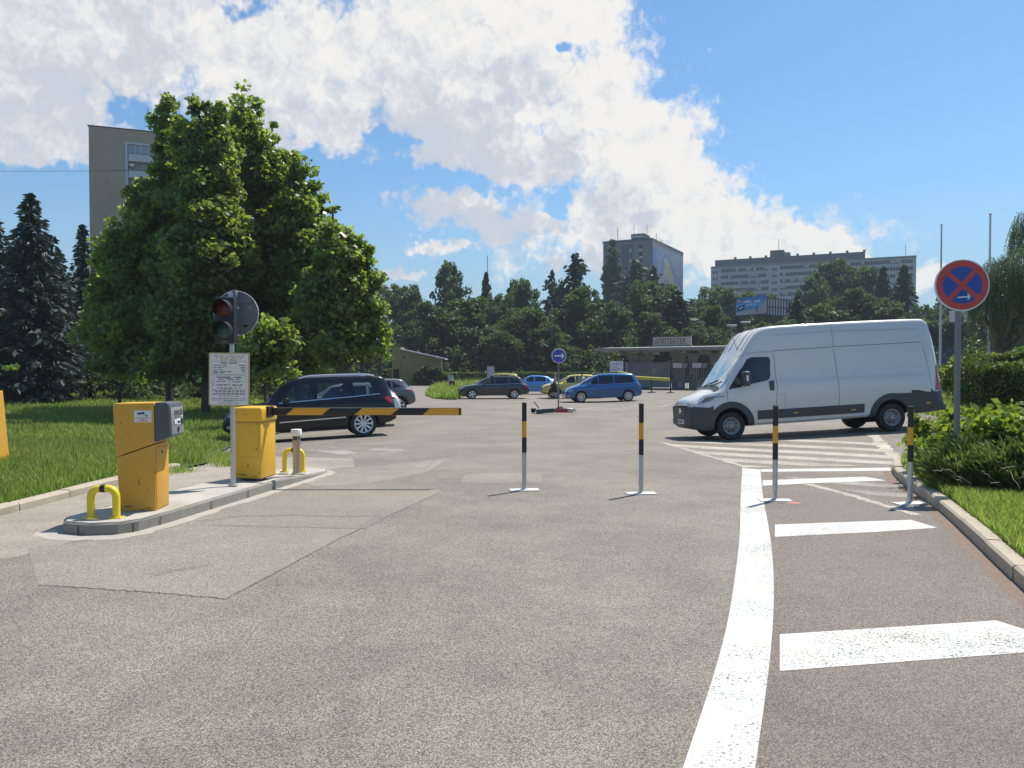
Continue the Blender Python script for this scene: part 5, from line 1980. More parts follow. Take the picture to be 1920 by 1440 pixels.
# ---- saloon
SPECS['sedan'] = dict(
    L=4.60, W=1.80, paint=paint('light_blue_car_paint', (.05, .23, .60), .35, .25), wheel=(.32, .21), axles=(1.40, -1.32), arch=.36, rim_r=.70, nsp=10,
    top=[(-2.30, .62), (-2.29, .80), (-2.24, .96), (-2.0, 1.03), (-1.75, 1.07), (-1.15, 1.33), (-.75, 1.42), (-.2, 1.455), (.25, 1.43), (.55, 1.34), (1.15, 1.0), (1.25, .97), (1.8, .88), (2.1, .78), (2.26, .66), (2.30, .54)],
    belt=[(-2.30, .60), (-2.2, .90), (-1.6, .95), (-.3, .93), (.6, .90), (1.2, .87), (1.8, .80), (2.1, .72), (2.30, .52)],
    bot=[(-2.30, .38), (-2.1, .28), (-1.6, .21), (1.7, .19), (2.1, .20), (2.30, .30)], wr=.60, taper=(.19, .15),
    windows=[[(.86, .945), (.06, .965), (.06, 1.345), (.36, 1.335)], [(-.04, .97), (-.88, .985), (-.88, 1.29), (-.60, 1.345), (-.04, 1.35)], [(-.95, .99), (-1.42, 1.03), (-.95, 1.25)]],
    screen=(1.13, .48, .70, .54), rear_screen=(-1.68, -1.05, .62, .54),
    lamps=[('tail_lamp', [(-2.28, .74), (-2.0, .78), (-1.95, .88), (-2.24, .90)], 'tail'), ('headlamp', [(2.24, .60), (1.95, .66), (1.85, .74), (2.1, .73)], 'lamp')],
    lines=[('belt_trim', [(.88, .93), (-1.42, 1.01)], .014, 'chrome'), ('door_seam', [(.0, .95), (.0, .32)], .010, 'black'), ('door_seam', [(.95, .9), (1.0, .32)], .010, 'black'), ('door_seam', [(-.92, .96), (-.86, .5)], .010, 'black')],
    handles=[(.14, .82), (-.76, .85)], mirror=(.72, .90), grille=(.44, .62, .40), plate_front=.36, plate_rear=.74, seats=(.0, -.8), seat_z=.93)


def car(kind, name, label, cat, px, Y, yaw_deg, group=None, proto=None):
    """car of a kind with its middle at photo column px and distance Y"""
    x = (px - 960) / FPX * Y
    root = thing(name, label, cat, group=group)
    sp = SPECS[kind]
    make_car(sp, root)
    place(root, x, Y, R(yaw_deg), sp['axles'][0] - sp['axles'][1])
    return root


car('suv', 'parked_car', 'black off-road car with silver ten-spoke wheels behind the striped barrier arm', 'car', 585, 20.9, 180 + 17)
car('hatch_w', 'parked_car', 'white car whose roof shows just above the black off-road car', 'car', 640, 26.5, 180 + 10)
car('crossover_g', 'parked_car', 'dark grey compact car behind the rear of the black off-road car', 'car', 691, 35.0, 180 + 20)
car('hatch_s', 'parked_car', 'mid grey car squeezed between the black off-road car and the dark grey one', 'car', 648, 30.5, 180 + 16)
car('estate', 'parked_car', 'dark graphite estate car beside the tall grass island', 'car', 924, 49.3, 180 + 9)
car('crossover_y', 'parked_car', 'pale yellow car mostly hidden behind the dark estate car', 'car', 934, 62, 180 - 6)
car('sedan', 'parked_car', 'light blue saloon car between the estate and the yellow car', 'car', 1000, 58, 180 + 6)
car('crossover_y', 'parked_car', 'pale yellow car behind the woman and the blue people carrier', 'car', 1073, 50.0, 180 + 4)
car('mpv', 'parked_car', 'blue people carrier to the right of the round blue sign', 'car', 1127, 44.2, 180 + 6)
car('hatch_w', 'parked_car', 'small white car glimpsed between tree trunks at the far left', 'car', 24, 64, 180 - 25)


# ---- white van ------------------------------------------------------------------
def van():
    root = thing('cargo_van', 'long white high roof cargo van with grey bumpers and steel wheels', 'van')
    L = 6.36
    h = L / 2

    def X(d):       # distance from the nose -> local x
        return h - d
    top = [(0, .60), (.004, .78), (.02, .94), (.09, 1.04), (.30, 1.14), (.62, 1.26), (.74, 1.33), (1.30, 2.03), (1.36, 2.12), (1.50, 2.33), (1.68, 2.58), (1.80, 2.68), (1.98, 2.745), (2.3, 2.765), (4.0, 2.785), (5.6, 2.775), (5.90, 2.765), (6.02, 2.755), (6.09, 2.68), (6.14, 2.50), (6.23, 2.05), (6.325, 1.40), (6.35, .95), (6.355, .75), (6.36, .62)]
    bot = [(0, .42), (.06, .30), (.3, .24), (.6, .25), (1.2, .32), (3.0, .34), (5.0, .40), (5.9, .42), (6.3, .46), (6.36, .50)]
    belt = [(0, .55), (.1, .80), (.5, 1.0), (.9, 1.22), (1.4, 1.36), (2.2, 1.40), (5.5, 1.44), (5.95, 1.25), (6.08, 1.0), (6.2, .86), (6.36, .48)]
    f = lambda q: [(X(a), b) for a, b in q][::-1]
    vp = paint('white_van_paint', (.655, .645, .625), 0, .34)
    sp = dict(L=L, W=2.05, top=f(top), bot=f(bot), belt=f(belt), wr=.86, cab=.55, taper=(.20, .05), taplen=(.8, .5), paint=vp)
    c = Car(sp)
    c.prep()
    v, fc = c.body()
    o = MB().add(v, fc, 0, True).build('body', vp, root)
    bm = bmesh.new()
    bm.from_mesh(o.data)
    bmesh.ops.recalc_face_normals(bm, faces=bm.faces[:])
    bm.to_mesh(o.data)
    bm.free()
    r, wd = .348, .225
    ax = (X(.948), X(4.983))
    ar = .43
    cuts = []
    for x in ax:
        for sd in (1, -1):
            y0, y1 = sd * 1.3, sd * .68
            cuts.append(MB().lathe([(ar, min(y0, y1)), (ar, max(y0, y1))], 44, M=frame((x, 0, r + .02), (1, 0, 0), (0, 0, -1))))
    win = [(X(.99), 1.27), (X(1.90), 1.41), (X(2.00), 1.50), (X(2.01), 1.93), (X(1.96), 1.99), (X(1.55), 2.0), (X(1.44), 1.96)]
    win = [(a, b) for a, b in win]
    cuts.append(MB().prism(shrink(win, .02), 2.8, frame((0, 1.4, 0), (1, 0, 0), (0, 0, 1))))
    cut(o, cuts, M_['well'])
    o.data.materials.append(M_['dark_plastic'])
    di = len(o.data.materials) - 1
    for p in o.data.polygons:
        d, z = h - p.center.x, p.center.z
        if p.material_index == 0 and ((d < .55 and z < .84 - .10 * d) or (d > 5.46 and z < .90)):
            p.material_index = di
    lo, up = chains(win)
    c.side('window', lo, up, M_['glass_dark'], root, .003)
    for i, x in enumerate(ax):
        for sd in (1, -1):
            wheel(root, x, sd * (1.0 - wd / 2 - .02), r, wd, M_['steel_rim'], 'steel', rim_r=.60)
    # windscreen with a crumpled foil sunshade behind it
    c.topskin('windscreen', X(.76), X(1.28), .90, .80, M_['windscreen'], root, .010, 14, 17)
    c.topskin('sunshade', X(.82), X(1.26), .80, .72, M_['foil'], root, .004, 20, 24)
    c.topskin('cowl', X(.60), X(.745), .82, .86, M_['dark_plastic'], root, .005, 6, 13)
    for y0, y1 in ((-.25, .45), (.30, .75)):
        MB().tube([(X(.70), y0, c.Z(X(.70), y0) + .03), (X(.84), y1, c.Z(X(.84), y1) + .02)], .012, 6).build('wiper', M_['black'], root)
    # raised roof front: two pressed ribs and an aerial
    for y in (-.30, .30):
        pts = [(X(d), y, c.Z(X(d), y) + .004) for d in np.linspace(1.42, 1.90, 8)]
        MB().tube(pts, .014, 6).build('roof_rib', vp, root)
    for y in (-.62, .62):
        pts = [(X(d), y, c.Z(X(d), y) + .002) for d in np.linspace(1.40, 1.86, 8)]
        MB().tube(pts, .010, 6).build('roof_rib', vp, root)
    MB().tube([(X(1.42), .35, c.Z(X(1.42), .35)), (X(1.32), .35, c.Z(X(1.42), .35) + .30)], .006, 6).build('aerial', M_['black'], root)
    # grey lower body: bumper, arches, strips
    q = [.012, .05, .10, .18, .30, .42, .52]
    c.side('front_bumper', [(X(d), float(c.bot(X(d))) + .01) for d in reversed(q)], [(X(d), .86 - .10 * min(1, d)) for d in reversed(q)], M_['dark_plastic'], root, .014, nz=6)
    fb = MB()
    fb.rbox((h - .10, -.82, .36), (h + .020, .82, .56), .05, seg=3)
    fb.rbox((h - .10, -.80, .56), (h + .012, .80, .86), .03)
    fb.build('bumper_front_face', M_['dark_plastic'], root)
    g = MB().rbox((h - .05, -.46, .60), (h + .022, .46, .88), .03).build('grille', M_['black'], root)
    for z in (.65, .70, .75, .80):
        MB().box((h + .010, -.42, z), (h + .028, .42, z + .012)).build('grille_bar', M_['grey_plastic'], g)
    MB().rbox((h - .02, -.49, .875), (h + .026, .49, .91), .01).build('grille_trim', M_['chrome'], root)
    MB().lathe([(.0, 0), (.075, 0), (.07, .016), (0, .02)], 22, M=frame((h + .022, 0, .745), (0, 1, 0), (0, 0, 1))).build('badge', M_['chrome'], root)
    pl = MB().rbox((h + .0, -.27, .41), (h + .034, .27, .525), .006).build('number_plate', M_['white'], root)
    tx = MB()
    for i in range(7):
        tx.box((0, -.22 + i * .062, -.033), (.0012, -.18 + i * .062, .033))
    t_ = tx.build('plate_digits', M_['ink'], pl)
    t_.data.transform(Matrix.Translation((h + .0345, 0, .467)))
    t_['kind'] = 'stuff'
    for x in ax:
        for sd in (1, -1):
            vv, ff = [], []
            n = 30
            for i in range(n + 1):
                a = R(-14 + 208 * i / n)
                for rr_i, of in ((ar * .985, -.05), (ar * .99, .022), (ar + .07, .026), (ar + .145, .010)):
                    px2, pz2 = x + rr_i * math.cos(a), r + .02 + rr_i * math.sin(a)
                    pz2 = max(pz2, float(c.bot(px2)) + .015)
                    vv.append((px2, sd * (c.Y(min(px2, h - .02), pz2) + of), pz2))
            for i in range(n):
                for j in range(3):
                    a = i * 4 + j
                    ff.append((a, a + 1, a + 5, a + 4) if sd < 0 else (a, a + 4, a + 5, a + 1))
            MB().add(vv, ff, 0, True).build('arch_trim', M_['dark_plastic'], root)
    c.side('side_strip', [(X(4.28), .50), (X(1.60), .47)], [(X(4.32), .72), (X(4.28), .72), (X(1.60), .69)], M_['dark_plastic'], root, .012)
    qq = [4.99, 5.08, 5.18, 5.28, 5.38, 5.46, 5.52, 5.6, 5.8, 6.0, 6.2, 6.3, 6.345]
    def bump_lo(d):
        u = X(d) - ax[1]
        q_ = (ar + .06) ** 2 - u * u
        arch_z = r + .02 + math.sqrt(q_) if q_ > 0 else 0
        return max(float(c.bot(X(d))), min(arch_z, .925))
    c.side('rear_bumper', [(X(d), bump_lo(d)) for d in reversed(qq)], [(X(d), .93) for d in reversed(qq)], M_['dark_plastic'], root, .014, nz=6)
    MB().rbox((-h - .004, -.96, .46), (-h + .12, .98, .62), .03).build('rear_step', M_['dark_plastic'], root)
    # lamps
    lo, up = chains([(X(.17), .90), (X(.50), .99), (X(.76), 1.18), (X(.40), 1.13), (X(.24), 1.04)])
    c.side('headlamp', lo, up, M_['lamp'], root, .010)
    lo, up = chains([(X(.24), .94), (X(.46), 1.01), (X(.60), 1.10), (X(.38), 1.08)])
    c.side('headlamp_inner', lo, up, M_['dark_plastic'], root, .0125)
    lo, up = chains([(X(6.33), .95), (X(6.14), .97), (X(6.17), 1.5), (X(6.20), 1.62), (X(6.235), 1.60)])
    c.side('tail_lamp', lo, up, M_['tail'], root, .012)
    lo, up = chains([(X(6.29), 1.15), (X(6.22), 1.16), (X(6.22), 1.36), (X(6.265), 1.37)])
    c.side('reversing_lamp', lo, up, M_['white'], root, .015)
    for d, z in ((2.55, .585), (4.0, .585), (5.9, .66)):
        lo, up = [(X(d + .06), z - .02), (X(d - .06), z - .02)], [(X(d + .06), z + .02), (X(d - .06), z + .02)]
        c.side('side_marker', lo, up, M_['ink_orange'], root, .016)
    # seams, ribs, handle, mirror
    S = lambda nm, pts, w, mm='seam': c.line(nm, [(X(a), b) for a, b in pts], w, M_[mm], root, .004, 40)
    S('door_seam', [(2.10, 2.06), (2.12, 1.2), (2.06, .72), (2.02, .50)], .012)
    S('door_seam', [(.86, 1.22), (.88, .95)], .012)
    S('door_seam', [(1.20, 2.0), (1.42, 2.09), (1.75, 2.12), (2.10, 2.10)], .010)
    S('slide_rail', [(2.10, 2.13), (4.0, 2.16), (5.85, 2.17)], .014)
    S('body_seam', [(3.62, 2.74), (3.62, 2.18)], .008)
    S('body_seam', [(3.62, 2.10), (3.66, 1.2), (3.64, .50)], .011)
    S('body_seam', [(5.88, 2.1), (5.98, 1.5), (6.02, .96)], .008)
    S('body_seam', [(2.16, 1.06), (2.3, 1.06), (2.3, .75)], .007)
    S('pressed_shade_line', [(2.2, 2.52), (3.6, 2.55), (5.8, 2.50)], .007, 'grey_plastic')  # shade of a pressed line, painted as a thin grey strip
    c.side('pressed_rib', [(X(5.9), 1.36), (X(2.2), 1.36)], [(X(5.9), 1.385), (X(2.2), 1.385)], vp, root, .010, nz=3)
    c.side('pressed_rib', [(X(5.9), 1.06), (X(2.2), 1.02)], [(X(5.9), 1.08), (X(2.2), 1.04)], vp, root, .010, nz=3)
    for sd in (1, -1):
        y = c.Y(X(1.98), 1.28)
        MB().rbox((X(2.05), min(sd * (y - .01), sd * (y + .018)), 1.16), (X(1.93), max(sd * (y - .01), sd * (y + .018)), 1.40), .05, seg=3).build('door_handle', M_['dark_plastic'], root)
        y = c.Y(X(1.15), 1.4)
        m = MB()
        m.rbox((X(1.40), min(sd * (y + .06), sd * (y + .30)), 1.30), (X(1.22), max(sd * (y + .06), sd * (y + .30)), 1.66), .06, seg=3)
        m.rbox((X(1.28), min(sd * (y - .02), sd * (y + .12)), 1.34), (X(1.10), max(sd * (y - .02), sd * (y + .12)), 1.52), .04)
        mr = m.build('mirror', M_['dark_plastic'], root)
        MB().rbox((X(1.33), min(sd * (y + .298), sd * (y + .306)), 1.42), (X(1.28), max(sd * (y + .298), sd * (y + .306)), 1.56), .01).build('mirror_sticker', M_['white'], mr)
        c_lo, c_up = chains([(X(.92), 1.24), (X(1.24), 1.285), (X(1.28), 1.74)])
        if sd == 1:
            c.side('quarter_panel', c_lo, c_up, M_['black'], root, .008)
    S('side_name', [(.60, 1.07), (.80, 1.075)], .025, 'grey_plastic')
    for y in (-.36, .36):
        MB().rbox((X(2.1), y - .22, .9), (X(1.95), y + .22, 1.55), .06).build('seat', M_['seat'], root)
    MB().rbox((-h + .9, -.5, .22), (-h + 1.9, .5, .40), .08).build('spare_wheel_carrier', M_['well'], root)
    mid = (6.36 / 2 - (.948 + 4.983) / 2)
    # axle middle at the photo's wheel columns
    Yv = 19.25
    xm = (1521 - 960) / FPX * 18.3
    yaw = R(180 + 3.0)
    place(root, xm, Yv, yaw, 4.035)
    off = Vector((math.cos(yaw) * mid, math.sin(yaw) * mid, 0))
    root.location -= off
    root.location.z += math.tan(root.rotation_euler[1]) * mid
    return root


M_['seam'] = mat('panel_gap', (.17, .17, .175), .7, var=.05)


def foil_mat():
    m, k, out = new_mat('crumpled_foil')
    P = k.n('ShaderNodeTexCoord').outputs['Object']
    v = k.n('ShaderNodeTexVoronoi', feature='F1')
    k.put(v.inputs['Vector'], k.vm('MULTIPLY', P, (9, 6, 9)))
    n, _ = k.noise(P, 5, 5, .6, 1.5)
    c = k.mix(n, (.30, .37, .36, 1), (.66, .70, .64, 1))
    pbsdf(k, out, c, .35, .35, .5, 0, k.m('ADD', v.outputs['Distance'], n), 1.0, .08)
    return m


M_['foil'] = foil_mat()
M_['windscreen'] = glass_mat('windscreen_glass', (.70, .80, .77), gain=.55)
VAN = van()
# ================================================================== PEOPLE
def skin_mesh(name, nodes, edges, m, parent, sub=2, root=0):
    """one continuous body surface grown around joints: nodes [(x, y, z, rx, ry)]"""
    me = bpy.data.meshes.new(name)
    me.from_pydata([n[:3] for n in nodes], edges, [])
    o = link_mesh(name, me, None)
    sk = o.modifiers.new('skin', 'SKIN')
    if not me.skin_vertices:
        bm = bmesh.new()
        bm.from_mesh(me)
        bm.verts.layers.skin.verify()
        bm.to_mesh(me)
        bm.free()
    for i, n in enumerate(nodes):
        me.skin_vertices[0].data[i].radius = (n[3], n[4])
        me.skin_vertices[0].data[i].use_root = (i == root)
    sk.use_smooth_shade = True
    o.modifiers.new('sub', 'SUBSURF').levels = sub
    bake(o)
    o.data.materials.clear()
    o.data.materials.append(m)
    o.parent = parent
    return o


def hand(nodes, edges, wrist, at_, d, side, thumb):
    """palm and five unequal, slightly curled fingers; d = down direction of the hand"""
    d = Vector(d).normalized()
    side = Vector(side).normalized()
    pal = Vector(at_) + d * .05
    nodes.append((*pal, .020, .032))
    pi_ = len(nodes) - 1
    edges.append((wrist, pi_))
    curl = d.cross(side).normalized()
    for k, (off_, ln) in enumerate(((-.030, .070), (-.010, .080), (.010, .075), (.028, .060))):
        b = pal + d * .045 + side * off_
        nodes.append((*b, .009, .009))
        edges.append((pi_, len(nodes) - 1))
        nodes.append((*(b + d * ln * .5 + curl * .010), .008, .008))
        edges.append((len(nodes) - 2, len(nodes) - 1))
        nodes.append((*(b + d * ln * .85 + curl * .032), .007, .007))
        edges.append((len(nodes) - 2, len(nodes) - 1))
    t = pal + side * thumb * .030 - d * .01
    nodes.append((*t, .010, .010))
    edges.append((pi_, len(nodes) - 1))
    nodes.append((*(t + side * thumb * .022 + d * .035 + curl * .01), .009, .009))
    edges.append((len(nodes) - 2, len(nodes) - 1))


def person(label, loc, rz, J, H, clothes, hair):
    """J: joints of a figure that faces +x, y to its left"""
    root = thing('person', label, 'person', loc, rz)
    nodes, edges = [], []
    ix = {}

    def add(k, p, rx, ry, to=None):
        nodes.append((*p, rx, ry))
        ix[k] = len(nodes) - 1
        if to:
            edges.append((ix[to], ix[k]))
    add('pelvis', J['pelvis'], .115, .14)
    P = Vector(J['pelvis'])
    ch = Vector(J['chest'])
    add('waist', P.lerp(ch, .45), .085, .115, 'pelvis')
    add('chest', ch, .095, .135, 'waist')
    nk = Vector(J['neck'])
    add('neckbase', ch.lerp(nk, .6), .07, .09, 'chest')
    add('neck', nk, .047, .047, 'neckbase')
    hd = Vector(J['head'])
    add('jaw', hd + Vector((.015, 0, -.055)), .062, .055, 'neck')
    add('head', hd + Vector((0, 0, .035)), .083, .070, 'jaw')
    add('crown', hd + Vector((-.01, 0, .095)), .055, .048, 'head')
    for s_, sg in (('l', 1), ('r', -1)):
        add('sh' + s_, J['sh' + s_], .052, .055, 'neckbase')
        add('el' + s_, J['el' + s_], .036, .036, 'sh' + s_)
        add('wr' + s_, J['wr' + s_], .024, .026, 'el' + s_)
        d = Vector(J['wr' + s_]) - Vector(J['el' + s_])
        hand(nodes, edges, ix['wr' + s_], J['wr' + s_], d, (1, 0, .2), 1)
        add('hip' + s_, J['hip' + s_], .088, .09, 'pelvis')
        add('kn' + s_, J['kn' + s_], .056, .058, 'hip' + s_)
        k, a = Vector(J['kn' + s_]), Vector(J['an' + s_])
        add('calf' + s_, k.lerp(a, .35) + Vector((-.012, 0, 0)), .052, .050, 'kn' + s_)
        add('an' + s_, a, .034, .034, 'calf' + s_)
        add('toe' + s_, J['toe' + s_], .026, .036, 'an' + s_)
    body = skin_mesh('body', nodes, edges, M_['skin'], root, 2)
    # face: nose, eyes, mouth, ears on the head
    f = MB()
    f.lathe([(.0, 0), (.016, .005), (.012, .030), (.0, .042)], 8, M=frame(hd + Vector((.075, 0, -.008)), (0, 1, 0), (.35, 0, 1)))
    for sg in (1, -1):
        f.lathe([(.0, -.012), (.026, -.008), (.022, .006), (.0, .012)], 10, M=frame(hd + Vector((-.002, sg * .074, .0)), (1, 0, 0), (0, 0, 1)))
    f.build('nose_and_ears', M_['skin'], root)['kind'] = 'stuff'
    e = MB()
    for sg in (1, -1):
        e.lathe([(.0, -.006), (.010, 0), (.0, .006)], 8, M=frame(hd + Vector((.079, sg * .030, .022)), (0, 1, 0), (0, 0, 1)))
    e.build('eyes', M_['ink'], root)['kind'] = 'stuff'
    MB().rbox(tuple(hd + Vector((.068, -.022, -.062))), tuple(hd + Vector((.080, .022, -.050))), .005).build('mouth', M_['ink_red'], root)
    hair(root, hd)
    clothes(root, J)
    return root


def cloth_loft(name, sections, m, parent, n=24):
    """closed rings (centre, rx, ry) from top to bottom"""
    v, f = [], []
    for c, rx, ry, w in sections:
        for k in range(n):
            t = 2 * math.pi * k / n
            g = 1 + w * math.sin(t * 5 + c[2] * 9)
            v.append((c[0] + rx * g * math.cos(t), c[1] + ry * g * math.sin(t), c[2]))
    for i in range(len(sections) - 1):
        for k in range(n):
            f.append((i * n + k, (i + 1) * n + k, (i + 1) * n + (k + 1) % n, i * n + (k + 1) % n))
    o = MB().add(v, f, 0, True).build(name, m, parent)
    md = o.modifiers.new('s', 'SOLIDIFY')
    md.thickness = .008
    bake(o)
    return o


M_['hair_fair'] = mat('fair_hair', (.34, .21, .10), .5, var=.2, scale=30)
M_['hair_dark'] = mat('dark_hair', (.035, .022, .016), .5, var=.2, scale=30)
M_['navy'] = mat('dark_navy_cloth', (.016, .019, .030), .85, var=.15)
M_['sage'] = mat('pale_green_shirt', (.36, .44, .38), .85, var=.1)
M_['shoe'] = mat('white_shoe', (.55, .53, .50), .6)
M_['jeans'] = mat('blue_jeans', (.05, .08, .14), .85, var=.15)


def long_hair(root, hd):
    o = MB()
    o.lathe([(.0, .150), (.060, .138), (.092, .095), (.100, .04), (.098, -.02)], 20, M=Matrix.Translation(hd + Vector((-.022, 0, 0))) @ Matrix.Diagonal((1.0, .92, 1, 1)), caps=False)
    o.lathe([(.070, .08), (.085, .0), (.085, -.12), (.080, -.25), (.055, -.34), (.0, -.36)], 16, M=Matrix.Translation(hd + Vector((-.062, 0, 0))) @ Matrix.Diagonal((.62, 1.0, 1, 1)), caps=False)
    o.build('hair', M_['hair_fair'], root)


def short_hair(root, hd):
    MB().lathe([(.0, .150), (.060, .140), (.092, .100), (.098, .045), (.090, .005), (.05, -.03)], 20, M=Matrix.Translation(hd + Vector((-.020, 0, 0))) @ Matrix.Diagonal((1.0, .90, 1, 1)), caps=False).build('hair', M_['hair_dark'], root)


def dress(root, J):
    c, p = Vector(J['chest']), Vector(J['pelvis'])
    S = [(c + Vector((0, 0, .10)), .085, .125, 0), (c + Vector((0, 0, .02)), .118, .160, 0), (c.lerp(p, .55), .100, .135, .01), (p + Vector((0, 0, .02)), .135, .175, .015),
         (p + Vector((.01, 0, -.18)), .185, .185, .03), (p + Vector((.01, 0, -.36)), .235, .195, .04), (p + Vector((.01, 0, -.47)), .260, .20, .05)]
    cloth_loft('dress', S, M_['navy'], root)
    # shoulder bag on her right side
    b = MB().rbox((-.16, -.32, .78), (.10, -.20, 1.02), .03).build('bag', M_['black'], root)
    MB().tube([(-.02, -.24, 1.02), (-.02, -.16, 1.36), (.0, -.10, 1.42)], .012, 6).build('strap', M_['black'], b)
    for s_ in 'lr':
        a, t = Vector(J['an' + s_]), Vector(J['toe' + s_])
        d = (t - a)
        MB().tube([a + Vector((-.05, 0, -.05)), a.lerp(t, .4) + Vector((0, 0, -.02)), t + Vector((.03, 0, 0))], [.040, .046, .036], 10).build('shoe', M_['shoe'], root)


def shirt(root, J):
    c, p = Vector(J['chest']), Vector(J['pelvis'])
    S = [(c + Vector((0, 0, .16)), .075, .115, 0), (c + Vector((0, 0, .10)), .115, .190, 0), (c, .125, .185, .01), (c.lerp(p, .6), .120, .165, .015), (p + Vector((0, 0, -.06)), .145, .180, .02)]
    cloth_loft('shirt', S, M_['sage'], root)
    for s_ in 'lr':
        a, b = Vector(J['sh' + s_]), Vector(J['el' + s_])
        MB().tube([a.lerp(b, -.1), a, a.lerp(b, .7)], [.05, .068, .058], 12, caps=False).build('sleeve', M_['sage'], root)
        hp, k, an = Vector(J['hip' + s_]), Vector(J['kn' + s_]), Vector(J['an' + s_])
        MB().tube([hp + Vector((0, 0, .06)), hp, k, an], [.10, .105, .075, .062], 14, caps=False).build('trouser_leg', M_['jeans'], root)
        t = Vector(J['toe' + s_])
        MB().tube([an + Vector((-.05, 0, -.05)), an.lerp(t, .4) + Vector((0, 0, -.02)), t + Vector((.03, 0, 0))], [.040, .046, .036], 10).build('shoe', M_['shoe'], root)


w_p = gnd(1040, 748)
person('woman with long fair hair in a dark navy dress walking past the blue sign', tuple(w_p), R(-25),
       dict(pelvis=(0, 0, .90), chest=(.03, 0, 1.23), neck=(.035, 0, 1.44), head=(.055, 0, 1.58), shl=(.03, .165, 1.36), shr=(.03, -.165, 1.36), ell=(-.08, .20, 1.10), elr=(.10, -.20, 1.10), wrl=(-.02, .22, .88), wrr=(.26, -.19, .95),
            hipl=(.0, .085, .86), hipr=(0, -.085, .86), knl=(.20, .085, .50), knr=(-.06, -.085, .47), anl=(.30, .085, .09), anr=(-.34, -.085, .17), toel=(.43, .085, .04), toer=(-.26, -.085, .045)), 1.70, dress, long_hair)
m_x = (1091 - 960) / FPX * 46.9
person('dark haired man in a pale green shirt behind the bonnet of the blue people carrier', (m_x, 46.9, gz(m_x, 46.9)), R(-70),
       dict(pelvis=(0, 0, .94), chest=(.0, 0, 1.28), neck=(.01, 0, 1.50), head=(.03, 0, 1.635), shl=(.0, .19, 1.42), shr=(.0, -.19, 1.42), ell=(-.03, .25, 1.14), elr=(-.02, -.25, 1.14), wrl=(.06, .25, .90), wrr=(.08, -.24, .90),
            hipl=(.0, .09, .90), hipr=(0, -.09, .90), knl=(.03, .10, .50), knr=(.02, -.10, .50), anl=(.0, .11, .09), anr=(-.02, -.11, .09), toel=(.14, .12, .04), toer=(.12, -.12, .04)), 1.76, shirt, short_hair)
# ================================================================== BUILDINGS AND FAR FURNITURE
M_['tan_wall'] = mat('tan_render', (.36, .285, .21), .92, var=.10, scale=.25, dirt=.2)
M_['tower_wall'] = mat('grey_panel_wall', (.165, .166, .17), .9, var=.08, scale=.2)
M_['tower_dark'] = mat('dark_glass_stair', (.045, .055, .08), .5, var=.15, scale=.6)
M_['hospital'] = mat('pale_facade', (.36, .36, .355), .9, var=.08, scale=.15)
M_['roof_dark'] = mat('dark_roof_sheet', (.06, .065, .075), .8, var=.15, scale=.3)
M_['pane'] = mat('window_pane', (.012, .015, .022), .6, var=.25, scale=.8, spec=.15)
M_['blind'] = mat('window_blind', (.36, .36, .36), .8, var=.1)
M_['balcony'] = mat('balcony_panel', (.48, .49, .51), .7, var=.08)
M_['gate_concrete'] = mat('grey_exposed_concrete', (.27, .255, .235), .92, var=.18, scale=1.5, dirt=.3)
M_['gate_light'] = mat('pale_canopy_concrete', (.40, .37, .34), .9, var=.15, scale=1.2, dirt=.25)
M_['gate_dark'] = mat('canopy_underside', (.16, .15, .14), .95, var=.15)
M_['gate_steel'] = mat('grey_gate_steel', (.30, .31, .32), .5, .4, var=.1)
M_['mesh_sheet'] = mat('grey_gate_sheet', (.26, .27, .275), .7, .2, var=.15, scale=2)
M_['letters'] = mat('dark_sign_letters', (.07, .07, .08), .6)
M_['barrier_y'] = mat('dull_yellow_tube', (.55, .47, .06), .5, var=.1)
M_['olive_wall'] = mat('ochre_render', (.29, .26, .10), .92, var=.2, scale=1.2, dirt=.3)


def wall_frame(p0, p1):
    """matrix: x along the wall p0->p1, y outwards (to the camera side), z up, and its length"""
    d = Vector((p1[0] - p0[0], p1[1] - p0[1], 0))
    L = d.length
    x = d.normalized()
    y = Vector((x.y, -x.x, 0))
    M = Matrix.Identity(4)
    for i in range(3):
        M[i][0], M[i][1], M[i][2] = x[i], y[i], (0, 0, 1)[i]
    M[0][3], M[1][3] = p0[0], p0[1]
    return M, L


# ---- tan apartment tower, left
A0, A1 = at(166, 236, 126), at(282, 243, 129.2)
dirv = (A1 - A0)
dirv.z = 0
dirv.normalize()
B0 = Vector((A0.x, A0.y, 0))
B1 = B0 + dirv * 21
top_z = A0.z
root = thing('apartment_tower', 'tan apartment tower with glazed balconies behind the tall trees on the left', 'building', (0, 0, 0))
Mw, L = wall_frame((B0.x, B0.y), (B1.x, B1.y))
nrm = Vector((Mw[0][1], Mw[1][1], 0))
wm = MB()
bal_x0 = 5.5
wm.box((0, -13, -1), (bal_x0, 0, top_z), M=Mw)
wm.box((bal_x0, -13, -1), (L, -1.6, top_z), M=Mw)
wm.box((bal_x0, -1.599, top_z - 2.1), (L, -.002, top_z), M=Mw)
wm.build('wall', M_['tan_wall'], root)
MB().box((-.15, -13.1, top_z + .002), (L + .1, .12, top_z + .16), M=Mw).build('parapet', M_['roof_dark'], root)
MB().box((bal_x0 + .002, -1.58, 2), (bal_x0 + .32, .06, top_z - 2.12), M=Mw).build('frame_post', M_['balcony'], root)
MB().box((bal_x0 + .34, -1.58, top_z - 2.4), (L - .1, .05, top_z - 2.11), M=Mw).build('frame_beam', M_['balcony'], root)
FH = 2.83
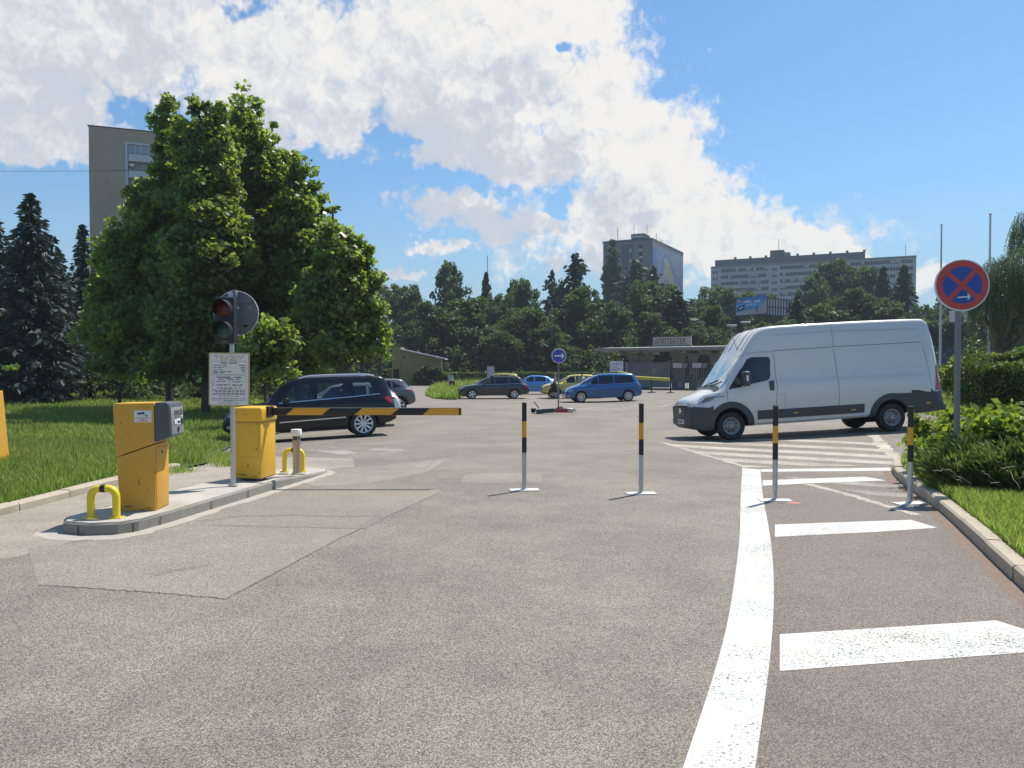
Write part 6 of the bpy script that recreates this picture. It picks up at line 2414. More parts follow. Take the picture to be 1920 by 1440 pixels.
for fl in range(6):
    z0 = top_z - 2.4 - FH * (fl + 1)
    MB().box((bal_x0 + .34, -1.57, z0), (L - .1, .03, z0 + .22), M=Mw).build('balcony_slab', M_['balcony'], root)
    for b in range(3):
        xa = bal_x0 + .45 + b * 4.2
        p = MB().box((xa, -.06, z0 + .23), (xa + 3.9, .0, z0 + 1.22), M=Mw).build('balcony_panel', M_['balcony'], root)
        MB().box((xa, -.08, z0 + 1.23), (xa + 3.9, .02, z0 + 1.29), M=Mw).build('handrail', M_['roof_dark'], p)
        g = MB()
        g.box((xa, -1.56 if fl else -.30, z0 + .25), (xa + 3.9, -1.52 if fl else -.26, z0 + FH - .02), M=Mw)
        gl = g.build('glazing', M_['pane'] if (fl and b % 2) else mat('curtained_glazing', (.26, .30, .36), .25, var=.2, scale=.9), root)
        mu = MB()
        for i in range(5):
            yy = (-1.515, -1.48) if fl else (-.255, -.22)
            mu.box((xa + i * .96, yy[0], z0 + 1.24), (xa + i * .96 + .06, yy[1], z0 + FH - .02), M=Mw)
        mu.build('mullions', M_['white'], gl)['kind'] = 'stuff'
    MB().box((bal_x0 + .45 + 8.2, -1.3, z0 + .24), (bal_x0 + .45 + 8.3, .0, z0 + FH - .02), M=Mw).build('partition', M_['balcony'], root)
MB().box((bal_x0 + .5, -1.0, top_z - 2.4 - 2 * FH + 2.05), (bal_x0 + 1.2, -.6, top_z - 2.4 - 2 * FH + 2.55), M=Mw).build('air_conditioner', M_['white'], root)
an = MB().tube([Mw @ Vector((8.7, -3, top_z)), Mw @ Vector((8.7, -3, top_z + 5.2))], .05, 6)
for k in range(3):
    an.tube([Mw @ Vector((8.5, -3, top_z + 4.0 + k * .35)), Mw @ Vector((8.9, -3, top_z + 4.0 + k * .35))], .02, 5)
an.build('roof_aerial', M_['sign_grey'], root)
MB().box((2.5, .001, top_z - 9.6), (2.62, .01, top_z - 8.9), M=Mw).build('wall_stain', M_['gate_dark'], root)
MB().box((5.0, .001, top_z - 5.4), (5.08, .01, top_z - 4.6), M=Mw).build('wall_stain', M_['gate_dark'], root)


# ---- grey tower on the hill with coloured side
def mosaic_mat():
    m, k, out = new_mat('coloured_facade_panels')
    P = k.n('ShaderNodeTexCoord').outputs['UV']
    br = k.n('ShaderNodeTexBrick', offset=0.0)
    k.put(br.inputs['Vector'], P)
    k.put(br.inputs['Scale'], 1.0)
    br.inputs['Brick Width'].default_value = 1.6
    br.inputs['Row Height'].default_value = 1.45
    br.inputs['Mortar Size'].default_value = .10
    br.inputs['Bias'].default_value = 0
    sn = k.vm('SNAP', P, (1.6, 1.45, 1))
    n, _ = k.noise(sn, .075, 3, .6, .5)
    n2, _ = k.noise(sn, .5, 2, .5)
    c = k.mix(k.ramp(n, .44, .50), (.20, .22, .24, 1), (.06, .10, .30, 1))
    c = k.mix(k.ramp(n, .54, .58), c, (.33, .30, .11, 1))
    c = k.mix(k.ramp(n2, .52, .62, 0, .6), c, (.19, .23, .28, 1))
    c = k.mix(br.outputs['Fac'], c, (.17, .18, .20, 1))
    pbsdf(k, out, c, .4)
    return m


M_['mosaic'] = mosaic_mat()
T0 = at(1131, 457, 309)
T1 = at(1223, 450, 300)
T2 = at(1281, 477, 338)
tz = T1.z
hz = float(hill(56, 310)) - 2
root = thing('apartment_tower', 'grey tower block on the hill with a blue and yellow panelled side wall', 'building', (0, 0, 0))
Mf, Lf = wall_frame((T0.x, T0.y), (T1.x, T1.y))
Ms, Ls = wall_frame((T1.x, T1.y), (T2.x, T2.y))
poly = [(T0.x, T0.y), (T1.x, T1.y), (T2.x, T2.y), (T0.x + T2.x - T1.x, T0.y + T2.y - T1.y)]
MB().prism(poly, tz - hz, Matrix.Translation((0, 0, hz))).build('wall', M_['tower_wall'], root)
MB().prism([(p[0] + (p[0] - 62) * .01, p[1] + (p[1] - 318) * .004) for p in poly], .9, Matrix.Translation((0, 0, tz + .002))).build('parapet', M_['roof_dark'], root)
MB().box((8.0, .01, hz), (12.6, .25, tz - 1.0), M=Mf).build('stair_glazing', M_['tower_dark'], root)
sv = MB()
for i in range(14):
    w = MB().box((15.2, .02, tz - 3.2 - i * 2.9), (16.6, .14, tz - 1.7 - i * 2.9), M=Mf).build('window', M_['pane'], root)
    MB().box((15.2, .02, tz - 3.75 - i * 2.9), (16.6, .12, tz - 3.25 - i * 2.9), M=Mf).build('sill_panel', M_['balcony'], w)
for i in range(4):
    MB().box((11.2, .26, tz - 4.5 - i * 4.1), (12.2, .32, tz - 2.9 - i * 4.1), M=Mf).build('stair_window', M_['blind'], root)
# side wall skin with uv in metres
me = bpy.data.meshes.new('panel_wall')
v = [Ms @ Vector(q) for q in ((.4, .2, hz), (Ls - .8, .2, hz), (Ls - .8, .2, tz - 1.6), (.4, .2, tz - 1.6), (.4, .01, hz), (Ls - .8, .01, hz), (Ls - .8, .01, tz - 1.6), (.4, .01, tz - 1.6))]
me.from_pydata([tuple(q) for q in v], [], [(0, 1, 2, 3), (1, 5, 6, 2), (4, 0, 3, 7), (3, 2, 6, 7)])
uv = me.uv_layers.new(name='UV')
for poly_ in me.polygons:
    for li, vi in zip(poly_.loop_indices, poly_.vertices):
        q = Ms.inverted() @ me.vertices[vi].co
        uv.data[li].uv = (q.x, q.z)
link_mesh('panel_wall', me, M_['mosaic'], root)
MB().box((11.5, -9, tz + .91), (17.2, -1.2, tz + 3.2), M=Mf).build('roof_house', M_['roof_dark'], root)
MB().box((11.8, -1.19, tz + 1.6), (16.8, -1.15, tz + 2.5), M=Mf).build('roof_house_window', M_['balcony'], root)
for x, y, hh in ((5.2, -3, 6), (11.9, -4, 7.5), (17.3, -4, 6), (19, -12, 4), (18.4, -22, 3.2), (18.6, -24, 3)):
    MB().tube([Mf @ Vector((x, y, tz + .9)), Mf @ Vector((x, y, tz + .9 + hh))], .10, 5).build('roof_mast', M_['roof_dark'], root)

# ---- long slab building
L0, L1 = at(1333, 500, 402), at(1718, 483, 362)
root = thing('slab_building', 'long pale slab building with window bands above the trees on the right', 'building', (0, 0, 0))
Ml, Ll = wall_frame((L0.x, L0.y), (L1.x, L1.y))
lz = L0.z
hz2 = float(hill(120, 380)) - 3
MB().box((0, -16, hz2), (Ll, 0, lz), M=Ml).build('wall', M_['hospital'], root)
MB().box((2, -14, lz + .002), (Ll * .77, -.8, lz + 3.4), M=Ml).build('roof_storey', M_['roof_dark'], root)
MB().box((Ll * .308, -9, lz + 3.41), (Ll * .378, -1.5, lz + 6.9), M=Ml).build('roof_house', M_['roof_dark'], root)
MB().box((Ll * .379, -9, lz + 3.41), (Ll * .408, -2.0, lz + 5.6), M=Ml).build('roof_house', M_['tower_wall'], root)
MB().box((-.1, -.2, lz - .9), (Ll + .1, .3, lz - .003), M=Ml).build('cornice', M_['tower_wall'], root)
for x in (Ll * .35, Ll * .955):
    MB().tube([Ml @ Vector((x, -4, lz + (6.9 if x < 60 else 0))), Ml @ Vector((x, -4, lz + (13 if x < 60 else 6)))], .16, 5).build('roof_mast', M_['balcony'], root)
for i in range(9):
    x = Ll * (.12 + .08 * i)
    MB().box((x, -3, lz + 3.41), (x + 1.2, -2, lz + 4.6), M=Ml).build('roof_vent', M_['roof_dark'], root)
for fl in range(8):
    z1 = lz - 1.7 - fl * 3.45
    for (xa, xb) in ((5.2, Ll * .303), (Ll * .36, Ll * .66), (Ll * .70, Ll * .985)):
        r_ = random.Random(fl * 7 + int(xa))
        w = MB().box((xa, .01, z1 - 1.75), (xb, .10, z1), M=Ml).build('window_band', M_['pane'], root)
        bl, n = MB(), int((xb - xa) / 1.25)
        st = (xb - xa) / n
        for i in range(n):
            bl.box((xa + i * st, .105, z1 - 1.75), (xa + i * st + .16, .16, z1), M=Ml)
            if r_.random() < .25:
                bl.box((xa + i * st + .22, .105, z1 - 1.7 + r_.uniform(0, .8)), (xa + (i + 1) * st - .1, .13, z1 - .08), M=Ml)
        b = bl.build('blinds', M_['blind'], w)
        b['kind'] = 'stuff'
for fl in range(7):
    for x in (1.0, 2.6, Ll * .32, Ll * .335, Ll * .67, Ll * .68):
        z1 = lz - 2.6 - fl * 3.45
        MB().box((x, .01, z1 - 1.3), (x + 1.0, .09, z1), M=Ml).build('window', M_['pane'], root)

# ---- entrance pavilion of the amphitheatre
GY = 74.0
def gp(px, z=None, Y=GY):
    return (px - 960) / FPX * Y
P0 = (gp(1140), GY + 1.5)
P1 = (gp(1500, Y=68), 68.0)
root = thing('entrance_pavilion', 'concrete entrance pavilion with flat canopy and AMFITEÁTER roof sign', 'building', (0, 0, 0))
Mg, Lg = wall_frame(P0, P1)
gzz = gz(gp(1200), GY)
zr = 1.6 + 36.5 / FPX * GY
def gx(px):
    """distance along the pavilion of a photo column"""
    u = (px - 960) / FPX
    d = Vector((P1[0] - P0[0], P1[1] - P0[1]))
    d.normalize()
    # P0 + t d on the ray x = u y
    return (u * P0[1] - P0[0]) / (d.x - u * d.y)
rf = MB()
sec = [(3.2, zr - .18), (3.2, zr + .02), (-.4, zr + .18), (-4.2, zr + .10), (-4.2, zr - .12), (-.4, zr - .30)]
v = [Mg @ Vector((0, a, b)) for a, b in sec] + [Mg @ Vector((Lg, a, b + .12)) for a, b in sec]
n = len(sec)
rf.add(v, [tuple(range(n)), tuple(reversed(range(n, 2 * n)))] + [(i, n + i, n + (i + 1) % n, (i + 1) % n) for i in range(n)])
rf.build('canopy', M_['gate_light'], root)
MB().box((0.0, 3.202, zr - .20), (Lg, 3.28, zr + .04), M=Mg).build('fascia', M_['gate_concrete'], root)
for k, x in enumerate(np.arange(1.8, Lg - 1, 2.6)):
    MB().prism([(3.0, zr - .19), (-3.8, zr - .28), (-3.8, zr - .42), (-.6, zr - .62), (.6, zr - .62)], .18, Mg @ Matrix.Translation((x, 0, 0)) @ Matrix(((0, 0, 1, 0), (1, 0, 0, 0), (0, 1, 0, 0), (0, 0, 0, 1)))).build('roof_rib', M_['gate_light'], root)


def bracket_column(xc, wl, wr_, arm_l, arm_r, zt):
    """column that flares into curved arms towards the canopy"""
    pts = [(-wl, gzz - .1), (wr_, gzz - .1), (wr_, gzz + 1.9)]
    for i in range(1, 9):
        a = math.pi / 2 * i / 8
        pts.append((wr_ + (arm_r * .45) * (1 - math.cos(a)), gzz + 1.9 + (zt - .22 - gzz - 1.9) * math.sin(a)))
    pts += [(wr_ + arm_r, zt - .10), (wr_ + arm_r, zt), (-wl - arm_l, zt), (-wl - arm_l, zt - .10)]
    for i in range(8, 0, -1):
        a = math.pi / 2 * i / 8
        pts.append((-wl - (arm_l * .45) * (1 - math.cos(a)), gzz + 1.9 + (zt - .22 - gzz - 1.9) * math.sin(a)))
    pts.append((-wl, gzz + 1.9))
    M = Mg @ Matrix.Translation((xc, 0.35, 0)) @ Matrix(((1, 0, 0, 0), (0, 0, -1, 0), (0, 1, 0, 0), (0, 0, 0, 1)))
    return MB().prism(pts, .55, M)


for pxc, wl, wr_, al, ar_ in ((1189, .35, .35, .9, .75), (1211, .42, .5, .55, .3), (1268, .35, .8, .25, .3), (1300, .35, .35, .5, .4), (1342, .4, .4, .7, .6), (1395, .4, .4, .7, .6)):
    bracket_column(gx(pxc), wl, wr_, al, ar_, zr - .44).build('column', M_['gate_concrete'], root)
# sign on the roof
sx0, sx1 = gx(1230.5), gx(1301)
sb = MB().box((sx0, 1.2, zr + .30), (sx1, 1.42, zr + 1.10), M=Mg).build('roof_sign', M_['gate_light'], root)
st_ = MB().box((sx0 - .1, 1.0, zr + .2), (sx1 + .1, 1.5, zr + .285), M=Mg).build('sign_base', M_['gate_concrete'], sb)
text_mesh('sign_letters', 'AMFITEÁTER', .80, M_['letters'], sb, Mg @ Matrix.Translation(((sx0 + sx1) / 2 - .18, 1.425, zr + .66)) @ Matrix(((1, 0, 0, 0), (0, 0, 1, 0), (0, 1, 0, 0), (0, 0, 0, 1))), .01, squeeze=.66)
# sliding gate
g0, g1, gt = gx(1172), gx(1258), gzz + 2.55
gt_ = thing('sliding_gate', 'grey steel sliding gate with diagonal braces under the pavilion canopy', 'gate', (0, 0, 0))
MB().box((g0, .70, gzz + .25), (g1, .73, gt - .05), M=Mg).build('sheet', M_['mesh_sheet'], gt_)
fr = MB()
for a, b in (((g0, gzz + .2), (g1, gzz + .2)), ((g0, gt), (g1, gt)), ((g0, gzz + .2), (g0, gt)), ((g1, gzz + .2), (g1, gt))):
    fr.tube([Mg @ Vector((a[0], .80, a[1])), Mg @ Vector((b[0], .80, b[1]))], .07, 6)
fr.build('frame', M_['gate_steel'], gt_)
for i in range(4):
    xa = g0 + (g1 - g0) * (i + .1) / 4.2
    xb = g0 + (g1 - g0) * (i + 1.0) / 4.2
    z0_, z1_ = (gzz + .3, gt - .1) if i % 2 else (gt - .1, gzz + .3)
    MB().tube([Mg @ Vector((xa, .80, z0_)), Mg @ Vector((xb, .80, z1_))], .055, 6).build('brace', M_['gate_steel'], gt_)
for px2 in (1173.5, 1180):
    MB().tube([Mg @ Vector((gx(px2), .95, gzz)), Mg @ Vector((gx(px2), .95, gzz + 2.6))], .09, 8).build('post', M_['balcony'], gt_)
MB().box((gx(1228), .745, gzz + 1.5), (gx(1230.5), .76, gzz + 1.95), M=Mg).build('notice', M_['barrier_y'], gt_)
# turnstiles with their notice boards
for i, (pa, pb) in enumerate(((1262, 1294), (1298, 1334), (1338, 1374))):
    t = thing('turnstile', ('tall barred turnstile next to the sliding gate', 'tall barred turnstile half behind the van windscreen', 'tall barred turnstile behind the white van')[i], 'turnstile', (0, 0, 0), 0, 'barred turnstiles of the pavilion')
    xa, xb = gx(pa), gx(pb)
    bars = MB()
    for x in np.linspace(xa, xb, 9):
        bars.tube([Mg @ Vector((x, .5, gzz)), Mg @ Vector((x, .5, gzz + 2.5))], .03, 5)
    bars.build('bars', M_['gate_steel'], t)['kind'] = 'stuff'
    for z in (.9, 2.5):
        MB().tube([Mg @ Vector((xa, .5, gzz + z)), Mg @ Vector((xb, .5, gzz + z))], .045, 6).build('rail', M_['gate_steel'], t)
    MB().box((xa + .15, .75, gzz + 2.05), (xa + 1.0, .80, gzz + 2.50), M=Mg).build('notice_board', M_['board_white'], t)
    MB().box((xa + 1.1, .75, gzz + 2.05), (xa + 1.5, .80, gzz + 2.45), M=Mg).build('notice_board', M_['blind'], t)
    MB().rbox((xa + .0, .85, gzz + 1.0), (xa + .22, 1.0, gzz + 1.35), .03, M=Mg).build('card_reader', M_['black'], t)
    MB().box((xa + .6, .6, gzz + .15), (xa + 1.1, .9, gzz + .85), M=Mg).build('turnstile_drum', M_['mesh_sheet'], t)
# yellow tube barrier in front of the gate
yb0, yb1 = at(1160, 706, 63), at(1256, 712, 60)
tb = thing('tube_barrier', 'yellow tube barrier on dark stands in front of the sliding gate', 'barrier', (0, 0, 0))
for dz in (0, .38):
    MB().tube([yb0 + Vector((0, .2, dz)), yb1 + Vector((-3.0 if dz else 0, .2, dz))], .14 if not dz else .10, 10).build('tube', M_['barrier_y'], tb)
for px2, Y in ((1222, 61.2), (1257.5, 60)):
    q = (px2 - 960) / FPX * Y
    z = gz(q, Y)
    s = MB()
    s.tube([(q, Y, z), (q, Y, z + 1.25)], .055, 8)
    s.lathe([(.0, 0), (.34, 0), (.34, .05), (.0, .09)], 16, M=Matrix.Translation((q, Y, z)))
    s.build('stand', M_['black'], tb)
# small white and blue board left of the gate
nb0, nb1 = at(1144, 697, 71), at(1168, 678, 71)
nbd = thing('notice_board', 'white notice board with blue lettering left of the sliding gate', 'sign', ((nb0.x + nb1.x) / 2, 71, gz(nb0.x, 71)))
zc = (nb0.z + nb1.z) / 2 - nbd.location.z
b_ = MB().box((-.62, -.03, zc - .50), (.62, .03, zc + .50)).build('board', M_['board_white'], nbd)
MB().box((-.66, .031, zc - .55), (.70, .06, zc + .53)).build('backing', M_['blue_sign'], nbd)
text_mesh('board_lettering', 'aréna', .42, M_['blue_sign'], b_, frame((0, -.032, zc + .27), (1, 0, 0), (0, 0, 1)), .003)
tl_ = MB()
for i, y in enumerate((.02, -.12, -.24, -.34)):
    text_lines(tl_, -.5, .5 if i > 1 else .2, y, .07, 4, 0, 200 + i, .004)
q = tl_.build('small_print', M_['ink'], b_)
q.data.transform(frame((0, -.032, zc), (1, 0, 0), (0, 0, 1)))
q['kind'] = 'stuff'
for x in (-.5, .5):
    MB().tube([(x, .05, 0), (x, .05, zc + .4)], .04, 6).build('post', M_['sign_grey'], nbd)

# ---- ochre hut with lean-to roof and ivy
hx0, hx1 = at(735, 700, 88), at(752, 700, 88)
hut = thing('hut', 'ochre hut with a sloping roof edge beyond the red and white kerb', 'building', (0, 0, 0))
z0 = gz(hx0.x, 88)
zt_ = at(735, 651, 88).z
MB().box((hx0.x, 88, z0), (hx1.x - .02, 91, zt_)).build('tower_wall', M_['olive_wall'], hut)
xe = at(835, 690, 88).x
zt2, zt3 = at(753, 656, 88).z, at(826, 673, 88).z
MB().prism([(hx1.x, z0), (xe - .6, z0), (xe - .6, zt3 - .05), (hx1.x, zt2)], 3.0, frame((0, 91.1, 0), (1, 0, 0), (0, 0, 1))).build('side_wall', M_['olive_wall'], hut)
MB().prism([(hx1.x - .1, zt2 + .01), (xe, zt3 - .08), (xe, zt3 + .06), (hx1.x - .1, zt2 + .16)], 3.8, frame((0, 91.4, 0), (1, 0, 0), (0, 0, 1))).build('roof', M_['balcony'], hut)
w_ = MB().box((hx0.x + .18, 87.95, z0 + .75), (hx0.x + .85, 87.99, z0 + 1.9)).build('window', M_['pane'], hut)
MB().box((hx0.x + .12, 87.96, z0 + .65), (hx0.x + .91, 87.985, z0 + .74)).build('sill', M_['white'], w_)
MB().lathe([(0, 0), (.14, 0), (.14, .03), (0, .03)], 12, M=FACE(hx1.x + .35, 88.09, zt2 - .9)).build('vent', M_['black'], hut)

# ---- red and white kerb along the far road
for i in range(22):
    pa, pb = 728 + i * 8, 728 + (i + 1) * 8
    a_, b2 = (pa - 960) / FPX * 100, (pb - 960) / FPX * 100
    o = MB().rbox((a_ + .01, 100, gz(0, 100) - .1), (b2 - .01, 100.5, gz(0, 100) + .17), .03).build('painted_kerb_block', mat('red_rubber_base', (.42, .035, .04)) if i % 2 else mat('white_kerb_paint', (.66, .65, .62), .7, var=.1), None)
    o['kind'] = 'structure'

# ---- service box and small sign on the grass island
sbx = at(845, 720, 56)
bx_ = thing('service_box', 'pale service cabinet standing in the tall grass island', 'cabinet', (sbx.x, 56, gz(sbx.x, 56)))
MB().rbox((-.16, -.14, 0), (.17, .14, 1.38), .02).build('cabinet', mat('pale_grey_box', (.56, .57, .54), .6), bx_)
MB().rbox((-.19, -.17, 1.381), (.20, .17, 1.44), .015).build('lid', M_['balcony'], bx_)
rb = at(847.5, 719, 53)
rsn = thing('small_sign', 'little dark red sign board in front of the pale service cabinet', 'sign', (rb.x, 53, gz(rb.x, 53)))
zc = rb.z - rsn.location.z
f_ = MB().rbox((-.20, -.02, zc - .20), (.20, .02, zc + .18), .01).build('board', mat('dark_red_board', (.20, .04, .035), .6), rsn)
MB().tube([(0, .02, 0), (0, .02, zc)], .03, 6).build('post', M_['sign_grey'], rsn)
for s_ in (-1, 1):
    MB().box((s_ * .205 - .02, -.015, zc - .2), (s_ * .205 + .02, .015, zc + .18)).build('edge', M_['white'], rsn)
# two pale stone posts behind the estate
for px2, w, lab in ((918, .30, 'wider pale concrete post behind the dark estate car'), (924.5, .12, 'thin pale post beside the wider concrete post')):
    q = at(px2, 700, 90)
    p = thing('stone_post', lab, 'post', (q.x, 90, gz(q.x, 90)))
    MB().rbox((-w, -.15, 0), (w, .15, 2.2), .03).build('shaft', M_['balcony'], p)
    MB().rbox((-w - .03, -.18, 2.2), (w + .03, .18, 2.27), .02).build('cap', M_['gate_concrete'], p)


# ---- flagpoles, lamps
def pole(name, label, cat, px, Y, ztop_px, r0, r1, m, group=None, lean=0.0):
    t = at(px, ztop_px, Y)
    z = gz(t.x, Y)
    o = thing(name, label, cat, (t.x, Y, z), 0, group)
    H = t.z - z
    MB().lathe([(r0, 0), (r0 * .85, H * .4), (r1, H), (0, H + .02)], 12).build('shaft', m, o)
    MB().lathe([(0, H), (r1 * 1.7, H), (r1 * 1.7, H + .05), (0, H + .08)], 10).build('cap', M_['galv'], o)
    return o, H


M_['flagpole'] = mat('white_flagpole', (.55, .56, .57), .45, .2, var=.08)
pole('flagpole', 'shorter white flagpole rising behind the rear of the van', 'flagpole', 1765.5, 46, 422, .075, .045, M_['flagpole'], 'bare flagpoles')
pole('flagpole', 'taller white flagpole right of the no stopping sign', 'flagpole', 1857, 40, 402, .075, .045, M_['flagpole'], 'bare flagpoles')
for px2, Y, zp, lab in ((1372, 96, 612, 'street lamp above the pavilion, lower of the pair'), (1398, 94, 606, 'street lamp above the pavilion, upper of the pair')):
    o, H = pole('street_lamp', lab, 'street lamp', px2, Y, zp, .09, .06, M_['sign_grey'], 'street lamps by the pavilion')
    MB().rbox((-.62, -.25, H + .02), (.62, .25, H + .22), .09, seg=3).build('lamp_head', M_['balcony'], o)
for px2, Y, zp, lab in ((1035, 106, 572, 'thin grey lamp pole in front of the dark trees above the woman'),):
    pole('lamp_pole', lab, 'pole', px2, Y, zp, .08, .06, M_['sign_grey'])
o = thing('radio_mast', 'hair-thin radio mast above the small conifer left of centre', 'mast', (at(914, 480, 190).x, 190, float(hill(-6, 190))))
MB().tube([(0, 0, 0), (0, 0, at(914, 480, 190).z - o.location.z)], .09, 5).build('shaft', M_['sign_grey'], o)
# white twin boards behind the no stopping pole
tw = at(1800, 594, 44)
t = thing('twin_board', 'pair of small white boards on a frame behind the grey sign pole', 'sign', (tw.x, 44, gz(tw.x, 44)))
zc = tw.z - t.location.z
for x in (-.42, .42):
    MB().rbox((x - .21, -.06, zc - .30), (x + .23, .0, zc + .30), .02).build('board', M_['board_white'], t)
MB().box((-.75, .01, zc - .36), (.8, .08, zc - .31)).build('beam', M_['sign_grey'], t)
MB().box((-.75, .01, zc + .31), (.8, .08, zc + .36)).build('beam', M_['sign_grey'], t)
MB().tube([(0, .05, 0), (0, .05, zc + .35)], .05, 8).build('post', M_['sign_grey'], t)

# ---- blue palisade fence
M_['fence_blue'] = mat('blue_fence_paint', (.035, .075, .15), .5, var=.12)
fa, fb = ((1700 - 960) / FPX * 50, 50.0), ((1960 - 960) / FPX * 42, 42.0)
Mf_, Lf_ = wall_frame(fa, fb)
fence = thing('palisade_fence', 'blue palisade fence between the van and the hedges', 'fence', (0, 0, 0))
zb_ = gz(fa[0], fa[1]) + .4
for z in (.35, 1.15, 2.5):
    MB().box((0, .02, zb_ + z), (Lf_, .07, zb_ + z + .06), M=Mf_).build('rail', M_['fence_blue'], fence)
pl_ = MB()
for x in np.arange(0, Lf_, .17):
    pl_.box((x, -.02, zb_), (x + .055, .018, zb_ + 2.75), M=Mf_)
pl_.build('pales', M_['fence_blue'], fence)['kind'] = 'stuff'
for x in np.arange(0, Lf_, 2.6):
    MB().box((x, .075, zb_ - .5), (x + .09, .16, zb_ + 2.8), M=Mf_).build('post', M_['fence_blue'], fence)
MB().box((Lf_ * .44, -.06, zb_ + 1.2), (Lf_ * .48, -.025, zb_ + 2.7), M=Mf_).build('blue_plate', M_['blue_sign'], fence)

# ---- billboards on the slope
def ad_mat():
    m, k, out = new_mat('beach_poster')
    P = k.n('ShaderNodeTexCoord').outputs['UV']
    sp = k.n('ShaderNodeSeparateXYZ')
    k.put(sp.inputs[0], P)
    u, v = sp.outputs[0], sp.outputs[1]
    shore = k.m('ADD', v, k.m('MULTIPLY', u, -.16))
    c = k.mix(k.ramp(v, .45, 1.0), (.13, .34, .62, 1), (.05, .17, .46, 1))
    c = k.mix(k.ramp(v, .40, .46), (.05, .30, .48, 1), c)
    n, _ = k.noise(P, 9, 4, .6)
    sand = k.m('ADD', shore, k.m('MULTIPLY', k.m('SUBTRACT', n, .5), .10))
    c = k.mix(k.ramp(sand, .16, .22), (.46, .43, .40, 1), c)
    c = k.mix(k.ramp(k.m('ADD', v, k.m('MULTIPLY', k.m('SUBTRACT', .80, u), 1.5)), .40, .5), (.42, .38, .36, 1), c)
    pbsdf(k, out, c, .5)
    return m


M_['ad'] = ad_mat()
ba, bb_ = at(1380, 592, 112), at(1438, 589, 109)
root = thing('billboard', 'blue beach advertising billboard among the trees above the van', 'billboard', (0, 0, 0))
Mb, Lb = wall_frame((ba.x, ba.y), (bb_.x, bb_.y))
hb = (592 - 560) / FPX * 112
MB().box((-.12, -.25, ba.z - .12), (Lb + .12, -.01, ba.z + hb + .12), M=Mb).build('frame', M_['roof_dark'], root)
me = bpy.data.meshes.new('poster')
me.from_pydata([tuple(Mb @ Vector(q)) for q in ((0, .02, ba.z), (Lb, .02, ba.z + .15), (Lb, .02, ba.z + hb + .25), (0, .02, ba.z + hb))], [], [(0, 1, 2, 3)])
uv = me.uv_layers.new(name='UV')
for i, q in enumerate(((0, 0), (1, 0), (1, 1), (0, 1))):
    uv.data[i].uv = q
poster = link_mesh('poster', me, M_['ad'], root)
W3 = Mb @ Matrix(((1, 0, 0, 0), (0, 0, 1, .03), (0, 1, 0, ba.z), (0, 0, 0, 1)))
MB().prism([(.28 + .42 * math.cos(t) + .25, hb * .84 + .20 * math.sin(t)) for t in np.linspace(0, 2 * math.pi, 20)[:-1]], .02, W3).build('oval_emblem', M_['red_sign'], poster)
MB().prism([(.30 + .3 * math.cos(t) + .23, hb * .84 + .07 * math.sin(t)) for t in np.linspace(0, 2 * math.pi, 16)[:-1]], .02, W3 @ Matrix.Translation((0, 0, .021))).build('emblem_stripe', M_['white'], poster)
MB().prism([(.30, hb * .22), (1.25, hb * .38), (1.30, hb * .62), (.34, hb * .48)], .03, W3).build('dark_packet', M_['navy'], poster)
MB().prism([(.50, hb * .34), (1.10, hb * .44), (1.12, hb * .52), (.52, hb * .42)], .03, W3 @ Matrix.Translation((0, 0, .031))).build('packet_label', M_['white'], poster)
pr = MB()
text_lines(pr, 1.15, 3.7, hb * .80, .36, 2, 0, 300, .02)
text_lines(pr, 1.6, 3.0, hb * .62, .22, 3, 0, 301, .02)
q = pr.build('headline', M_['white'], poster)
q.data.transform(W3)
q['kind'] = 'stuff'
for i in range(2):
    MB().box((3.05 + i * .2, hb * .18, 0), (3.13 + i * .2, hb * .45, .02), M=W3).build('figure', M_['ink'], poster)
for x in (Lb * .25, Lb * .75):
    MB().box((x - .12, -.6, 0), (x + .12, -.3, ba.z - .13), M=Mb).build('post', M_['roof_dark'], root)
ca, cb = at(1440, 590, 111), at(1476, 588, 114)
root = thing('billboard', 'back of a second billboard with dark lattice frame, right of the beach poster', 'billboard', (0, 0, 0))
Mc, Lc = wall_frame((ca.x, ca.y), (cb.x, cb.y))
MB().box((0, -.3, ca.z), (Lc, -.2, ca.z + 2.55), M=Mc).build('panel', M_['balcony'], root)
for i in range(8):
    x = Lc * i / 7
    MB().box((x - .06, -.19, ca.z - .1), (x + .06, -.08, ca.z + 2.6), M=Mc).build('upright', M_['roof_dark'], root)
for z in (0, 1.2, 2.5):
    MB().box((-.1, -.07, ca.z + z - .06), (Lc + .1, .0, ca.z + z + .06), M=Mc).build('cross_beam', M_['roof_dark'], root)
for x in (Lc * .3, Lc * .8):
    MB().box((x - .12, -.7, 0), (x + .12, -.4, ca.z - .05), M=Mc).build('post', M_['roof_dark'], root)

# ---- overhead wire at the left
wz = at(0, 321, 60)
w2 = at(330, 318, 60)
ow = thing('overhead_wire', 'thin overhead wire crossing the sky at the left', 'wire', (0, 0, 0))
MB().tube([Vector((wz.x - 20, 60, wz.z + .2)), wz, Vector(((wz.x + w2.x) / 2, 60, (wz.z + w2.z) / 2 - .05)), w2], .016, 5).build('cable', M_['black'], ow)
